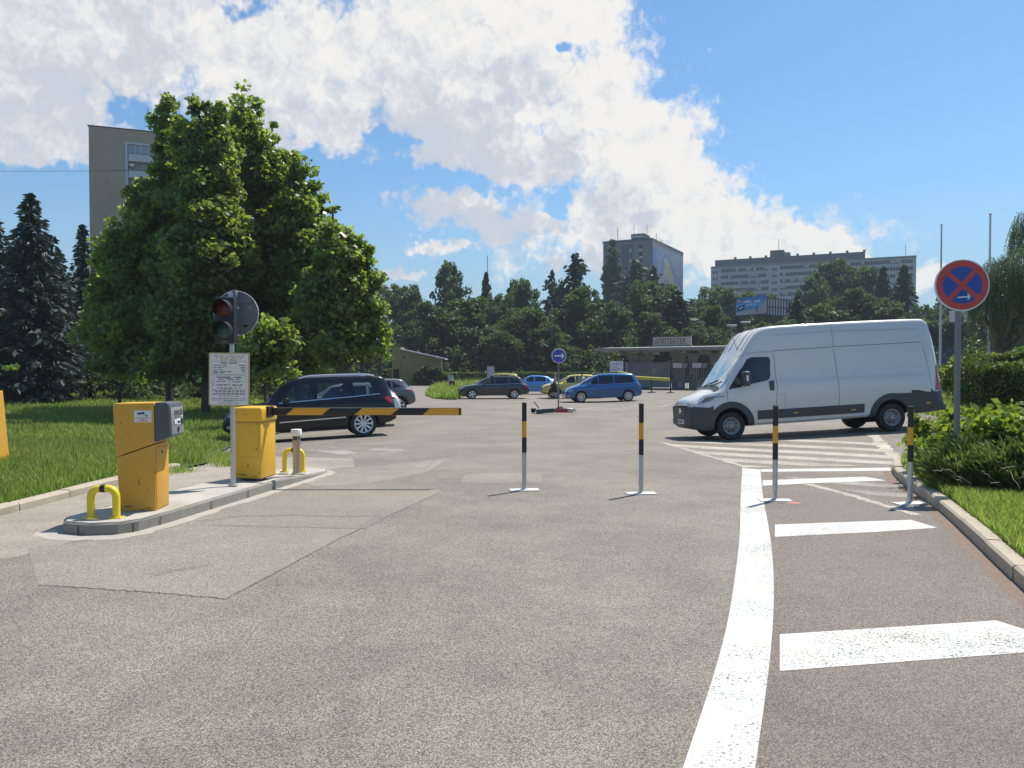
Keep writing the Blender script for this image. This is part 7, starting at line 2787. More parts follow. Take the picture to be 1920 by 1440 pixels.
# ================================================================== VEGETATION
M_['maple_leaf'] = leaf_mat('maple_leaf', (.042, .085, .018), (.14, .225, .042), .48, (.50, .68, .085), .38, .6)
M_['wood_leaf'] = leaf_mat('wood_leaf', (.026, .053, .016), (.075, .126, .036), .38, (.16, .26, .055), .55, .3)
M_['spruce_needle'] = leaf_mat('spruce_needle', (.020, .034, .025), (.072, .102, .084), .12, (.05, .09, .06), .6, .25)
M_['pine_needle'] = leaf_mat('pine_needle', (.020, .038, .018), (.055, .090, .042), .16, (.07, .13, .045), .6, .25)
M_['willow_leaf'] = leaf_mat('willow_leaf', (.06, .10, .045), (.125, .18, .085), .40, (.20, .30, .12), .5, .3)
M_['hedge_leaf'] = leaf_mat('hedge_leaf', (.040, .085, .014), (.15, .215, .032), .36, (.18, .26, .03), .45, .4)
M_['bush_leaf'] = leaf_mat('bush_leaf', (.034, .080, .013), (.17, .27, .032), .40, (.44, .58, .05), .42, .38)
M_['juniper'] = leaf_mat('juniper_spray', (.045, .095, .020), (.15, .22, .055), .34, (.24, .35, .07), .5, .3)
M_['grass'] = leaf_mat('grass_blade', (.10, .18, .030), (.30, .38, .095), .48, (.50, .66, .11), .5, .35)
M_['dry_grass'] = leaf_mat('dry_grass_blade', (.10, .10, .035), (.26, .24, .10), .35, (.30, .30, .10), .6, .3)
M_['hedge_core'] = mat('hedge_dark_core', (.016, .026, .010), .95, var=.3, scale=6)  # near-black fill, puts the shade inside a hedge into the colour


def unit(n, r):
    v = r.normal(0, 1, (n, 3))
    return v / (np.linalg.norm(v, axis=1)[:, None] + 1e-9)


def kites(C, size, r, flat=.0, long_=1.35, axis=None, droop=0.0):
    """leaf-sized folded kites at centres C"""
    n = len(C)
    a = unit(n, r) if axis is None else axis + unit(n, r) * .45
    a[:, 2] *= (1 - flat)
    a[:, 2] -= droop
    a /= np.linalg.norm(a, axis=1)[:, None] + 1e-9
    b = np.cross(a, unit(n, r))
    b /= np.linalg.norm(b, axis=1)[:, None] + 1e-9
    c = np.cross(a, b)
    s = (size * r.uniform(.65, 1.35, n))[:, None]
    L, W = s * long_ * .5, s * .5
    fold = s * r.uniform(-.12, .12, n)[:, None]
    V = np.stack([C - a * L, C + b * W - a * L * .05 + c * fold, C + a * L, C - b * W - a * L * .05 + c * fold], 1).reshape(-1, 3)
    F = np.arange(n * 4).reshape(n, 4)
    return V, F


def tree_mesh_limbs(limbs, n=8):
    mb = MB()
    for pts, rad in limbs:
        mb.tube(pts, rad, n)
    return mb


def wander(a, b, k, r, amp):
    a, b = np.array(a, float), np.array(b, float)
    t = np.linspace(0, 1, k)[:, None]
    p = a + (b - a) * t + r.normal(0, amp, (k, 3)) * np.sin(np.pi * t)
    return [Vector(q) for q in p]


def crown_points(lobes, nclump, per, rc, r, shell=.45):
    """clumps of leaves filling ellipsoidal lobes (centre, radii): (points, clump centres, tint)"""
    vol = np.array([l[3] * l[4] * l[5] for l in lobes]) ** .60
    w = vol / vol.sum()
    pick = r.choice(len(lobes), nclump, p=w)
    d = unit(nclump, r)
    rad = r.uniform(0, 1, nclump) ** shell
    L = np.array(lobes)[pick]
    cc = L[:, :3] + d * L[:, 3:6] * rad[:, None]
    fine = np.clip(L[:, 3:6].min(1) / (rc * 1.7), .50, 1)
    m = np.maximum(8, r.integers(int(per * .6), int(per * 1.4), nclump) * fine ** 1.6).astype(int)
    idx = np.repeat(np.arange(nclump), m)
    n = len(idx)
    rcl = rc * r.uniform(.6, 1.4, nclump) * fine
    off = unit(n, r) * (r.uniform(0, 1, n) ** .45)[:, None] * rcl[idx][:, None]
    off[:, 2] *= .72
    P = cc[idx] + off
    tint = np.clip(r.uniform(.15, .85, nclump)[idx] + r.normal(0, .18, n), 0, 1)
    return P, cc, tint


def broad_tree(name, label, base, lobes, nclump, per, leaf, rc, m, seed, trunk=.16, cat='tree', group=None, bark='bark', twig=.35, parent=None, flat=.3, droop=0.0, trunk_top=None):
    """lobes are relative to the base"""
    r = np.random.default_rng(seed)
    root = thing(name, label, cat, tuple(base), 0, group)
    P, cc, tint = crown_points(lobes, nclump, per, rc, r)
    V, F = kites(P, leaf, r, flat, droop=droop)
    np_mesh('crown', V, F, m, root, tint)
    top = max(lobes, key=lambda l: l[2])
    tt = trunk_top or (top[0], top[1], top[2] + top[5] * .3)
    limbs = []
    tp = wander((0, 0, -.3), tt, 9, r, .10)
    limbs.append((tp, list(np.linspace(trunk, trunk * .18, 9))))
    for l in lobes:
        if l is top:
            continue
        k = min(8, max(1, int(np.clip((l[2] - l[5] * .6) / max(tt[2], 1) * 8, 1, 7))))
        limbs.append((wander(tp[k], l[:3], 6, r, .15), list(np.linspace(trunk * (.62 - .05 * k), trunk * .12, 6))))
    sel = r.choice(nclump, int(nclump * twig), replace=False)
    ctr = np.array([l[:3] for l in lobes])
    for i in sel:
        j = np.argmin(((ctr - cc[i]) ** 2).sum(1))
        a = ctr[j] * .7 + np.array(tp[min(8, int(np.clip(ctr[j][2] / max(tt[2], 1) * 8, 0, 8)))]) * .3
        limbs.append((wander(a, cc[i], 4, r, .08), [trunk * .16, trunk * .10, trunk * .07, trunk * .03]))
    tree_mesh_limbs(limbs, 7).build('trunk', M_[bark], root)
    return root


def px_lobes(base, Y, L, depth=1.0):
    """photo ellipses (px, py, rx, ry[, dy]) at distance Y -> lobes relative to base"""
    out = []
    for q in L:
        p = at(q[0], q[1], Y + (q[4] if len(q) > 4 else 0))
        rx, rz = q[2] / FPX * Y, q[3] / FPX * Y
        out.append((p.x - base.x, p.y - base.y, p.z - base.z, rx, rx * depth, rz))
    return out


# ---- tall maples on the left ------------------------------------------------
MAPLES = [
    (318, 34.0, [(306, 208, 22, 40), (318, 250, 30, 52), (338, 305, 42, 60), (318, 340, 34, 56), (286, 400, 50, 60), (250, 430, 40, 52), (315, 430, 62, 76), (232, 490, 44, 58), (280, 530, 72, 74), (208, 570, 34, 50), (250, 630, 76, 62), (230, 675, 56, 32)], 'maple with a leaning narrow top, leftmost of the tall maples'),
    (384, 31.5, [(372, 212, 20, 34), (394, 240, 28, 46), (370, 300, 40, 62), (405, 310, 44, 62), (392, 400, 74, 78), (395, 500, 86, 80), (372, 600, 88, 70), (330, 680, 70, 38), (420, 685, 66, 36)], 'maple with a twin top between the leaning maple and the tallest one'),
    (462, 34.5, [(454, 192, 22, 40), (462, 240, 34, 54), (464, 300, 46, 66), (488, 380, 62, 74), (508, 470, 78, 80), (505, 560, 88, 84), (500, 650, 86, 52), (505, 285, 28, 48), (528, 345, 38, 56), (470, 690, 60, 26)], 'tallest maple with a pointed dark top'),
    (560, 33.0, [(560, 318, 20, 34), (566, 360, 34, 48), (560, 420, 48, 60), (585, 490, 62, 66), (596, 570, 70, 66), (580, 645, 80, 52), (600, 395, 26, 42), (540, 520, 50, 60), (570, 685, 60, 26)], 'medium maple right of the tallest maple'),
    (640, 30.0, [(624, 396, 13, 26), (632, 440, 30, 44), (645, 500, 46, 50), (662, 460, 20, 32), (656, 560, 52, 48), (688, 480, 17, 26), (698, 520, 22, 28), (676, 610, 54, 46), (712, 580, 22, 17), (722, 622, 20, 13), (640, 655, 52, 34), (712, 655, 26, 18), (610, 560, 44, 56), (726, 560, 12, 10)], 'lowest maple reaching out over the car park on the right'),
    (505, 25.0, [(500, 640, 46, 42), (470, 690, 34, 40), (520, 690, 34, 30)], 'young maple beside the bonnet of the black off-road car'),
    (226, 36.0, [(210, 560, 40, 50), (200, 630, 46, 50), (240, 690, 60, 30), (180, 600, 20, 30)], 'low maple at the left edge of the tall maples'),
]
for i, (bpx, Y, L, lab) in enumerate(MAPLES):
    bx0 = (bpx - 960) / FPX * Y
    b = Vector((bx0, Y, float(lawn_z(np.array([bx0]), np.array([Y]))[0]) if bx0 < lawn_x(Y) else gz(bx0, Y)))
    lob = px_lobes(b, Y, L)
    rm = np.random.default_rng(500 + i)
    for q in list(lob):
        if q[5] > 1.0:
            for _ in range(3):
                a = rm.uniform(0, 6.28)
                e = rm.uniform(.35, .95)
                h_ = q[5] * rm.uniform(.42, .62)
                lob.append((q[0] + q[3] * e * math.cos(a), q[1] + q[4] * e * math.sin(a), q[2] + q[5] * (1.0 - .55 * e * e) - h_ * .15, q[3] * .24, q[3] * .24, h_))
    area = sum(q[2] * q[3] for q in L)
    nc = int(area / 66)
    broad_tree('maple_tree', lab, b, lob, nc, 112, .168, .60, M_['maple_leaf'], 100 + i, trunk=.20 if area > 9000 else .09, group='maples left of the car park', twig=.30)
b = Vector(((-150 - 960) / FPX * 15, 15, 0))
b.z = float(lawn_z(np.array([b.x]), np.array([b.y]))[0])
broad_tree('maple_tree', 'maple outside the left edge with light green branch tips reaching in', b,
           px_lobes(b, 15, [(-190, 480, 120, 90), (-60, 590, 50, 18), (2, 588, 10, 6), (-50, 645, 50, 10), (10, 652, 12, 5), (-40, 692, 40, 7), (20, 690, 14, 4)]), 110, 26, .10, .15, M_['maple_leaf'], 140, .11, group='maples left of the car park')


# ---- conifers -------------------------------------------------------------------
def conifer_mesh(seed, H, R_, whorls, nb, droop, spray, dens, bare=.06, irregular=.15, tip_up=.25):
    """unit data of a conifer: leaf points with axes, limb list"""
    r = np.random.default_rng(seed)
    C, A, T = [], [], []
    limbs = [([Vector((0, 0, -.3)), Vector((0, 0, H * .5)), Vector((0, 0, H))], [R_ * .075, R_ * .045, .015])]
    for w in range(whorls):
        t = w / (whorls - 1)
        z = H * (bare + (1 - bare) * t ** .92)
        L0 = R_ * (1 - t) ** .72 * (1 - .35 * max(0, .12 - t) / .12) + .12
        k = max(3, int(nb * (1 - t * .55)))
        a0 = r.uniform(0, 6.28)
        for j in range(k):
            a = a0 + 2 * math.pi * j / k + r.normal(0, .18)
            L = L0 * r.uniform(1 - irregular * 2, 1 + irregular)
            dz = -droop * L * r.uniform(.7, 1.3)
            d = np.array([math.cos(a), math.sin(a), 0])
            n = max(3, int(L * dens))
            s = np.linspace(.12, 1, n)
            pts = d[None, :] * (s * L)[:, None]
            pts[:, 2] = z + dz * s ** 1.3 + tip_up * droop * L * s ** 4
            limbs.append(([Vector((0, 0, z)), Vector(pts[n // 2]), Vector(pts[-1])], [.035 * (1 - t) + .008, .02 * (1 - t) + .005, .004]))
            for q, ss in zip(pts, s):
                m = r.integers(3, 6)
                side = np.array([-d[1], d[0], 0])
                wd = L * .30 * (1.05 - ss) + spray * .35
                off = side[None, :] * r.uniform(-wd, wd, m)[:, None] + np.array([0, 0, 1])[None, :] * r.uniform(-spray * .7, spray * .12, m)[:, None]
                C.append(q[None, :] + off)
                A.append(d[None, :] * .8 + np.sign(off @ side)[:, None] * side[None, :] * .5 + np.array([0, 0, -.35])[None, :])
                T.append(np.clip(r.normal(.25 + .5 * ss, .2, m), 0, 1))
    return np.concatenate(C), np.concatenate(A), np.concatenate(T), limbs


def conifer(name, label, base, H, R_, seed, m, whorls=26, nb=10, droop=.30, spray=.34, dens=4.5, group=None, bare=.06, irregular=.15, long_=2.6, bark='bark_dark'):
    r = np.random.default_rng(seed + 5)
    root = thing(name, label, 'tree', tuple(base), 0, group)
    C, A, T, limbs = conifer_mesh(seed, H, R_, whorls, nb, droop, spray, dens, bare, irregular)
    V, F = kites(C, spray * .42, r, axis=A, long_=long_)
    np_mesh('crown', V, F, m, root, T)
    tree_mesh_limbs(limbs, 6).build('trunk', M_[bark], root)
    return root


def lawn_base(px, Y):
    x = (px - 960) / FPX * Y
    return Vector((x, Y, float(lawn_z(np.array([x]), np.array([Y]))[0])))


def conifer_at(name, lab, px, top, wpx, Y, seed, m, **kw):
    b = lawn_base(px, Y)
    H = at(px, top, Y).z - b.z
    return conifer(name, lab, b, H, wpx / FPX * Y / 2, seed, M_[m], **kw)


LG = 'spruces of the left grove'
conifer_at('spruce_tree', 'big blue spruce with drooping branches at the left of the tan tower', 62, 366, 190, 41, 1, 'spruce_needle', group=LG, whorls=34, nb=13, spray=.42, dens=5.5, bare=.05, irregular=.28)
conifer_at('spruce_tree', 'slim spruce top just left of the tan tower wall', 158, 424, 84, 52, 2, 'spruce_needle', group=LG, whorls=32, nb=11, spray=.40, bare=.12)
conifer_at('spruce_tree', 'spruce cut by the left picture edge behind the big blue spruce', -6, 405, 110, 47, 3, 'spruce_needle', group=LG, whorls=30, nb=11, spray=.42, bare=.10)
conifer_at('spruce_tree', 'dark spruce with bare lower trunk between big blue spruce and slim spruce', 112, 470, 90, 48, 4, 'spruce_needle', group=LG, whorls=28, nb=10, spray=.40, bare=.22)
conifer_at('spruce_tree', 'dark bare stemmed spruce behind the orange machine', 214, 500, 120, 56, 5, 'pine_needle', group=LG, whorls=26, nb=10, spray=.42, bare=.26)
conifer_at('spruce_tree', 'low spreading conifer with flat tiers on the lawn', 168, 668, 150, 46, 6, 'spruce_needle', group=LG, whorls=9, nb=12, droop=.10, spray=.34, dens=5, bare=.30, irregular=.3)
conifer_at('spruce_tree', 'dark spruce far back, its bare trunk left of the white car', 30, 520, 130, 66, 7, 'pine_needle', group=LG, whorls=26, nb=10, spray=.5, bare=.24)
conifer_at('spruce_tree', 'dark spruce far back between the big blue spruce and the flat tiered conifer', 130, 540, 150, 64, 8, 'pine_needle', group=LG, whorls=26, nb=11, spray=.5, bare=.16)
conifer_at('spruce_tree', 'dark spruce far back behind the leftmost maples', 262, 520, 150, 66, 9, 'pine_needle', group=LG, whorls=26, nb=11, spray=.5, bare=.16)
conifer_at('spruce_tree', 'dark spruce between the flat tiered conifer and the leftmost maple', 190, 560, 120, 60, 11, 'pine_needle', group=LG, whorls=26, nb=11, spray=.45, bare=.12)
conifer_at('spruce_tree', 'dark spruce standing behind the pole of the tariff board', 430, 560, 150, 60, 12, 'pine_needle', group=LG, whorls=26, nb=11, spray=.5, bare=.06)
conifer_at('spruce_tree', 'dark spruce behind the trunks of the two leftmost maples', 330, 560, 150, 58, 13, 'pine_needle', group=LG, whorls=26, nb=11, spray=.5, bare=.08)
conifer_at('spruce_tree', 'small dark spruce at the left picture edge low on the lawn', 0, 690, 60, 43, 10, 'spruce_needle', group=LG, whorls=16, nb=10, spray=.3, bare=.04)

# ---- woods behind: a few tree shapes, copied with shared meshes ---------------------
PROTO = {}


def proto(kind, seed):
    r = np.random.default_rng(seed)
    if kind[0] in 'ABC':
        lob = {'A': [(0, 0, .66, .30, .30, .33), (-.20, .05, .50, .24, .24, .24), (.20, -.05, .48, .25, .25, .25), (0, .1, .30, .34, .34, .24), (.04, 0, .84, .17, .17, .15)],
               'B': [(0, 0, .58, .33, .33, .36), (.16, 0, .76, .18, .18, .18), (-.16, .08, .72, .19, .19, .20), (.05, -.05, .28, .38, .38, .24), (-.24, 0, .42, .18, .18, .2), (.27, 0, .46, .17, .17, .2)],
               'C': [(0, 0, .52, .36, .36, .42), (-.14, 0, .30, .36, .36, .26), (.18, -.1, .34, .34, .34, .26), (0, -.05, .80, .20, .20, .18), (.20, .05, .66, .17, .17, .16)]}[kind]
        lob = [tuple(v * 14 for v in l) for l in lob]
        P, cc, tint = crown_points(lob, 190, 62, 1.05, r, .40)
        V, F = kites(P, .40, r, .3)
        limbs = [(wander((0, 0, -1), (0, 0, 12), 7, r, .15), list(np.linspace(.30, .05, 7)))]
        for l in lob[1:]:
            limbs.append((wander((0, 0, max(1.5, l[2] - 4)), l[:3], 5, r, .2), list(np.linspace(.16, .03, 5))))
        bark, m = 'bark', 'wood_leaf'
    elif kind == 'S':
        C, A, tint, limbs = conifer_mesh(seed, 14, 3.4, 26, 10, .32, .75, 2.6, .04, .2)
        V, F = kites(C, .42, r, axis=A, long_=2.2)
        bark, m = 'bark_dark', 'pine_needle'
    elif kind == 'P':
        C, A, tint, limbs = conifer_mesh(seed, 14, 4.4, 15, 8, -.08, .9, 2.4, .22, .38)
        V, F = kites(C, .48, r, axis=A, long_=2.0)
        bark, m = 'bark_dark', 'pine_needle'
    else:  # poplar
        lob = [(0, 0, 14 * (.12 + .078 * i), 1.35 * math.sin(.55 + 2.3 * i / 11), 1.35 * math.sin(.55 + 2.3 * i / 11), 1.3) for i in range(12)]
        P, cc, tint = crown_points(lob, 130, 60, .55, r, .45)
        V, F = kites(P, .34, r, 0)
        limbs = [([Vector((0, 0, -1)), Vector((0, 0, 13))], [.28, .04])]
        bark, m = 'bark', 'wood_leaf'
    root = thing('tree', None, 'tree')
    np_mesh('crown', V, F, M_[m], root, tint)
    tree_mesh_limbs(limbs, 6).build('trunk', M_[bark], root)
    W = {'A': 11.5, 'B': 12.0, 'C': 12.5, 'S': 7.2, 'P': 9.0, 'O': 3.2}[kind]
    return root, W


KIND = {'A': 'broadleaf_tree', 'B': 'broadleaf_tree', 'C': 'broadleaf_tree', 'S': 'spruce_tree', 'P': 'pine_tree', 'O': 'poplar_tree'}
WOODS = [
    # px, top, width, kind, Y, label
    (738, 521, 84, 'B', 140, 'dark round tree directly above the ochre hut, leftmost of the wood'),
    (775, 534, 70, 'A', 136, 'dark tree between the ochre hut and the tall dome-shaped tree'),
    (846, 486, 86, 'C', 142, 'tall dome-shaped dark tree above the grass island'),
    (912, 513, 38, 'S', 150, 'small pointed conifer under the thin radio mast'),
    (938, 541, 66, 'B', 137, 'rounded tree between the small pointed conifer and the twin-headed tree'),
    (976, 510, 70, 'B', 141, 'twin-headed tree left of the spiky conifers'),
    (1036, 511, 46, 'P', 152, 'smaller spiky conifer left of the tall spiky one'),
    (1078, 480, 84, 'P', 148, 'tall spiky conifer left of the grey tower block'),
    (1108, 545, 56, 'A', 140, 'dark tree at the foot of the grey tower block, left corner'),
    (1147, 449, 36, 'O', 215, 'slim poplar in front of the grey tower block'),
    (1190, 489, 74, 'P', 190, 'dark pine in front of the middle of the grey tower block'),
    (1226, 502, 50, 'P', 184, 'small dark pine at the corner of the grey tower block'),
    (1296, 552, 64, 'B', 150, 'dark tree right of the grey tower block'),
    (1345, 527, 86, 'B', 160, 'dark tree below the left end of the long slab building'),
    (1402, 545, 78, 'A', 165, 'dark tree behind the beach billboard'),
    (1446, 548, 60, 'C', 160, 'tree behind the lattice billboard'),
    (1520, 512, 70, 'A', 168, 'tree hiding the middle of the long slab building, left one'),
    (1562, 481, 96, 'C', 175, 'tallest round tree in front of the long slab building'),
    (1615, 486, 84, 'B', 172, 'round tree right of the tallest one in front of the slab building'),
    (1654, 503, 52, 'S', 160, 'left one of two pointed spruces before the slab building'),
    (1693, 500, 58, 'S', 158, 'right one of two pointed spruces before the slab building'),
    (1738, 562, 66, 'B', 142, 'dark tree right of the slab building, left of the shorter flagpole'),
    (1775, 548, 60, 'C', 150, 'dark tree behind the shorter flagpole'),
    (690, 560, 110, 'A', 112, 'dark tree behind the tip of the lowest maple'),
    (800, 566, 110, 'C', 112, 'dark tree rising over the roof of the ochre hut'),
    (886, 553, 136, 'C', 114, 'broad light-textured tree above the dark estate car'),
    (985, 566, 116, 'B', 113, 'broad tree above the light blue saloon'),
    (1082, 536, 124, 'C', 116, 'broad pale green tree right of the round blue sign'),
    (1158, 566, 84, 'A', 116, 'dark tree above the left end of the pavilion canopy'),
    (1226, 514, 110, 'B', 128, 'broad tree covering the foot of the grey tower block'),
    (1268, 548, 110, 'P', 122, 'soft-needled pine above the pavilion roof sign'),
    (1222, 582, 100, 'C', 108, 'low bright tree left of the pavilion roof sign'),
    (1334, 572, 92, 'C', 118, 'round tree between pavilion sign and beach billboard'),
    (1310, 604, 84, 'B', 108, 'low dark tree behind the right part of the pavilion'),
    (1420, 606, 100, 'A', 107, 'low dark tree under the beach billboard'),
    (1494, 556, 64, 'P', 116, 'pyramid-shaped conifer right of the lattice billboard'),
    (1535, 560, 110, 'B', 122, 'broad dark tree above the middle of the van roof'),
    (1600, 540, 120, 'C', 124, 'broad dark tree above the rear half of the van'),
    (1668, 560, 100, 'A', 120, 'broad dark tree above the rear end of the van'),
    (1726, 590, 90, 'B', 112, 'low dark tree left of the no stopping sign'),
    (1785, 585, 90, 'C', 110, 'low dark tree behind the no stopping sign pole'),
    (1480, 596, 90, 'C', 110, 'low dark tree right below the lattice billboard'),
    (1395, 640, 90, 'B', 104, 'low bushy tree behind the windscreen of the van'),
    (1030, 604, 90, 'A', 107, 'low dark tree straight behind the round blue sign'),
    (1842, 560, 90, 'A', 108, 'dark tree between the two flagpoles, behind the willow'),
    (1905, 520, 110, 'C', 112, 'dark tree behind the willow at the right picture edge'),
    (1985, 530, 110, 'B', 114, 'tree of the wood just outside the right picture edge'),
    (2080, 540, 120, 'C', 118, 'tree of the wood farther outside the right picture edge'),
    (940, 614, 90, 'B', 107, 'low dark tree behind the roofs of the estate and saloon'),
]
for i, (px, top, w, kind, Y, lab) in enumerate(WOODS):
    if kind not in PROTO:
        root, W0 = proto(kind, 300 + ord(kind))
        PROTO[kind] = (root, W0)
        o = root
    else:
        o = copy_tree(PROTO[kind][0])
    o.name = KIND[kind]
    x = (px - 960) / FPX * Y
    z = float(hill(x, Y)) if Y > 103.5 else gz(x, Y)
    H = at(px, top, Y).z - z
    sx = w / FPX * Y / PROTO[kind][1] * {'S': 1.45, 'P': 1.65, 'O': 1.15}.get(kind, 1.22)
    o.location = (x, Y, z)
    o.scale = (sx, sx, H / 14.0 * (1.0 if kind in 'SPO' else .99))
    o.rotation_euler = (0, 0, (i * 2.399) % 6.28)
    tag(o, lab, 'tree', 'trees of the wood behind the car park')

# undergrowth that closes the wood below the crowns
r = np.random.default_rng(77)
n = 1500
cx = r.uniform(-34, 96, n)
cy = r.uniform(103.5, 118, n)
cz = hill(cx, cy) + r.uniform(.2, 4.6, n) * (1 - .5 * (cy < 105))
idx = np.repeat(np.arange(n), 30)
P = np.stack([cx, cy, cz], 1)[idx] + unit(len(idx), r) * r.uniform(.2, 1.3, len(idx))[:, None] * np.array([1, 1, .8])
V, F = kites(P, .38, r, .3)
tag(np_mesh('woodland', V, F, M_['wood_leaf'], None, np.clip(r.uniform(0, .6, n)[idx] + r.normal(0, .15, len(idx)), 0, 1)), kind='stuff')
# dark wood behind the left grove
n = 1300
cx = r.uniform(-82, -17.5, n)
cy = r.uniform(69, 84, n)
keep = np.abs(cx / cy * FPX + 960 - 24) > 26
cx, cy = cx[keep], cy[keep]
n = len(cx)
cz = r.uniform(-.2, 13, n) * r.uniform(.3, 1, n)
idx = np.repeat(np.arange(n), 34)
P = np.stack([cx, cy, cz], 1)[idx] + unit(len(idx), r) * r.uniform(.2, 1.7, len(idx))[:, None]
V, F = kites(P, .48, r, .3)
tag(np_mesh('woodland', V, F, M_['wood_leaf'], None, np.clip(r.uniform(0, .5, n)[idx] + r.normal(0, .15, len(idx)), 0, 1)), kind='stuff')

# dark undergrowth below the maples
n = 330
cx = r.uniform(-26, -9.5, n)
cy = r.uniform(43, 52, n)
k = np.sin(cx * 1.3) + r.normal(0, .5, n) > -.5
cx, cy = cx[k], cy[k]
n = len(cx)
cz = lawn_z(cx, cy) + r.uniform(0, 2.6, n) * (.6 + .4 * np.sin(cx * .8 + 1))
idx = np.repeat(np.arange(n), 46)
P = np.stack([cx, cy, cz], 1)[idx] + unit(len(idx), r) * r.uniform(.1, .75, len(idx))[:, None]
V, F = kites(P, .20, r, .3)
tag(np_mesh('undergrowth', V, F, M_['wood_leaf'], None, np.clip(r.uniform(0, .6, n)[idx] + r.normal(0, .15, len(idx)), 0, 1)), kind='stuff')


# ---- hedges ---------------------------------------------------------------------------
def hedge(label, p0, p1, depth, h0, h1, seed, leaf=.07, n=5000, m='hedge_leaf', zf=None, group=None, bulge=.10, name='hedge'):
    """clipped hedge from p0 to p1 (front edge), going back by depth"""
    r = np.random.default_rng(seed)
    M, L = wall_frame(p0, p1)
    zb = [(zf or gz)(*p0), (zf or gz)(*p1)]
    root = thing(name, label, 'hedge', (0, 0, 0), 0, group)
    mb = MB()
    g = .10
    v = [(g, -depth + g, zb[0] - .2), (L - g, -depth + g, zb[1] - .2), (L - g, -g, zb[1] - .2), (g, -g, zb[0] - .2), (g, -depth + g, zb[0] + h0 - g), (L - g, -depth + g, zb[1] + h1 - g), (L - g, -g, zb[1] + h1 - g), (g, -g, zb[0] + h0 - g)]
    mb.add([M @ Vector(q) for q in v], [(3, 2, 1, 0), (4, 5, 6, 7), (0, 1, 5, 4), (1, 2, 6, 5), (2, 3, 7, 6), (3, 0, 4, 7)])
    mb.build('dark_core', M_['hedge_core'], root)  # solid dark box added behind the leaves, stands for the shaded inside
    u = r.uniform(0, 1, n)
    hh = h0 + (h1 - h0) * u
    zz = zb[0] + (zb[1] - zb[0]) * u
    f = r.choice(4, n, p=[.42, .40, .09, .09])
    x = u * L
    y = np.where(f == 0, 0, -r.uniform(0, depth, n))
    t = r.uniform(0, 1, n)
    z = np.where(f == 1, hh, t * hh)
    x = np.where(f == 2, 0, np.where(f == 3, L, x))
    lum = bulge * (np.sin(x * 2.1 + seed) * np.sin(z * 2.7 + x) + .6 * np.sin(x * 5.3 + z * 3))
    y = y + np.where(f == 0, lum, 0)
    z = z + np.where(f == 1, lum * .8, 0) + zz
    # rounded top edge
    edge = np.where(f == 0, np.clip((t - .86) / .14, 0, 1), 0)
    y = y - edge ** 2 * .14
    P = np.stack([x, y, z], 1) + r.normal(0, .045, (n, 3))
    Mw_ = np.array(M)
    P = P @ Mw_[:3, :3].T + Mw_[:3, 3]
    V, F = kites(P, leaf, r, .2)
    np_mesh('foliage', V, F, M_[m], root, np.clip(r.normal(.5, .22, n) + .15 * np.sin(x * 1.7), 0, 1))
    return root


def verge_z(x, y):
    return gz(x, y) + .15


hedge('clipped hedge beside the ochre hut behind the red and white kerb', ((748 - 960) / FPX * 98, 98), ((800 - 960) / FPX * 98, 98), 1.2, 1.45, 1.45, 21, .16, 1500, group='clipped hedges')
hedge('long clipped hedge running behind the parked cars', ((818 - 960) / FPX * 98, 98), ((1150 - 960) / FPX * 96, 96), 1.2, 1.42, 1.42, 22, .16, 7000, group='clipped hedges')
hedge('narrow clipped hedge between the van and the big hedge blocks', ((1768 - 960) / FPX * 31, 31), ((1860 - 960) / FPX * 30, 30), 1.6, 1.30, 1.32, 23, .075, 9000, zf=verge_z, group='clipped hedges')
hedge('big clipped hedge block at the right picture edge, front tier', ((1838 - 960) / FPX * 20.5, 20.5), ((2150 - 960) / FPX * 19.6, 19.6), 2.2, 1.28, 1.45, 24, .065, 17000, zf=verge_z, group='clipped hedges')
hedge('taller clipped hedge behind the front hedge block at the right edge', ((1842 - 960) / FPX * 24.5, 24.5), ((2150 - 960) / FPX * 23.0, 23.0), 2.6, 1.55, 2.30, 25, .075, 15000, zf=verge_z, group='clipped hedges')

# ---- weeping willow at the right edge ------------------------------------------------------
def willow(label, base, domes, seed, nstr, sl, group=None):
    r = np.random.default_rng(seed)
    root = thing('willow_tree', label, 'tree', tuple(base), 0, group)
    C, A, T = [], [], []
    dm = np.array(domes)
    for _ in range(nstr):
        d = dm[r.choice(len(dm), p=dm[:, 3] * dm[:, 5] / (dm[:, 3] * dm[:, 5]).sum())]
        u = unit(1, r)[0]
        u[2] = abs(u[2])
        p = d[:3] + u * d[3:6] * r.uniform(.5, 1.0) ** .5
        L = r.uniform(.4, 1) * sl
        k = int(L / .10)
        s = np.linspace(0, 1, k)
        q = np.repeat(p[None, :], k, 0)
        q[:, :2] += u[:2] * (.6 * np.sqrt(s) * .5)[:, None] + r.normal(0, .03, (k, 2)).cumsum(0) * .35
        q[:, 2] -= s * L
        keep = q[:, 2] > .3
        C.append(q[keep])
        A.append(np.tile([u[0] * .6, u[1] * .6, -.8], (keep.sum(), 1)))
        T.append(np.clip(r.uniform(.2, .8) + r.normal(0, .12, keep.sum()), 0, 1))
    C, A, T = np.concatenate(C), np.concatenate(A), np.concatenate(T)
    V, F = kites(C, .040, r, axis=A, long_=3.6)
    np_mesh('crown', V, F, M_['willow_leaf'], root, T)
    limbs = [(wander((0, 0, -.3), dm[0][:3], 7, r, .15), list(np.linspace(.32, .08, 7)))]
    for d in dm[1:]:
        limbs.append((wander((0, 0, 2.0), d[:3], 6, r, .2), list(np.linspace(.18, .04, 6))))
    tree_mesh_limbs(limbs, 8).build('trunk', M_['bark'], root)


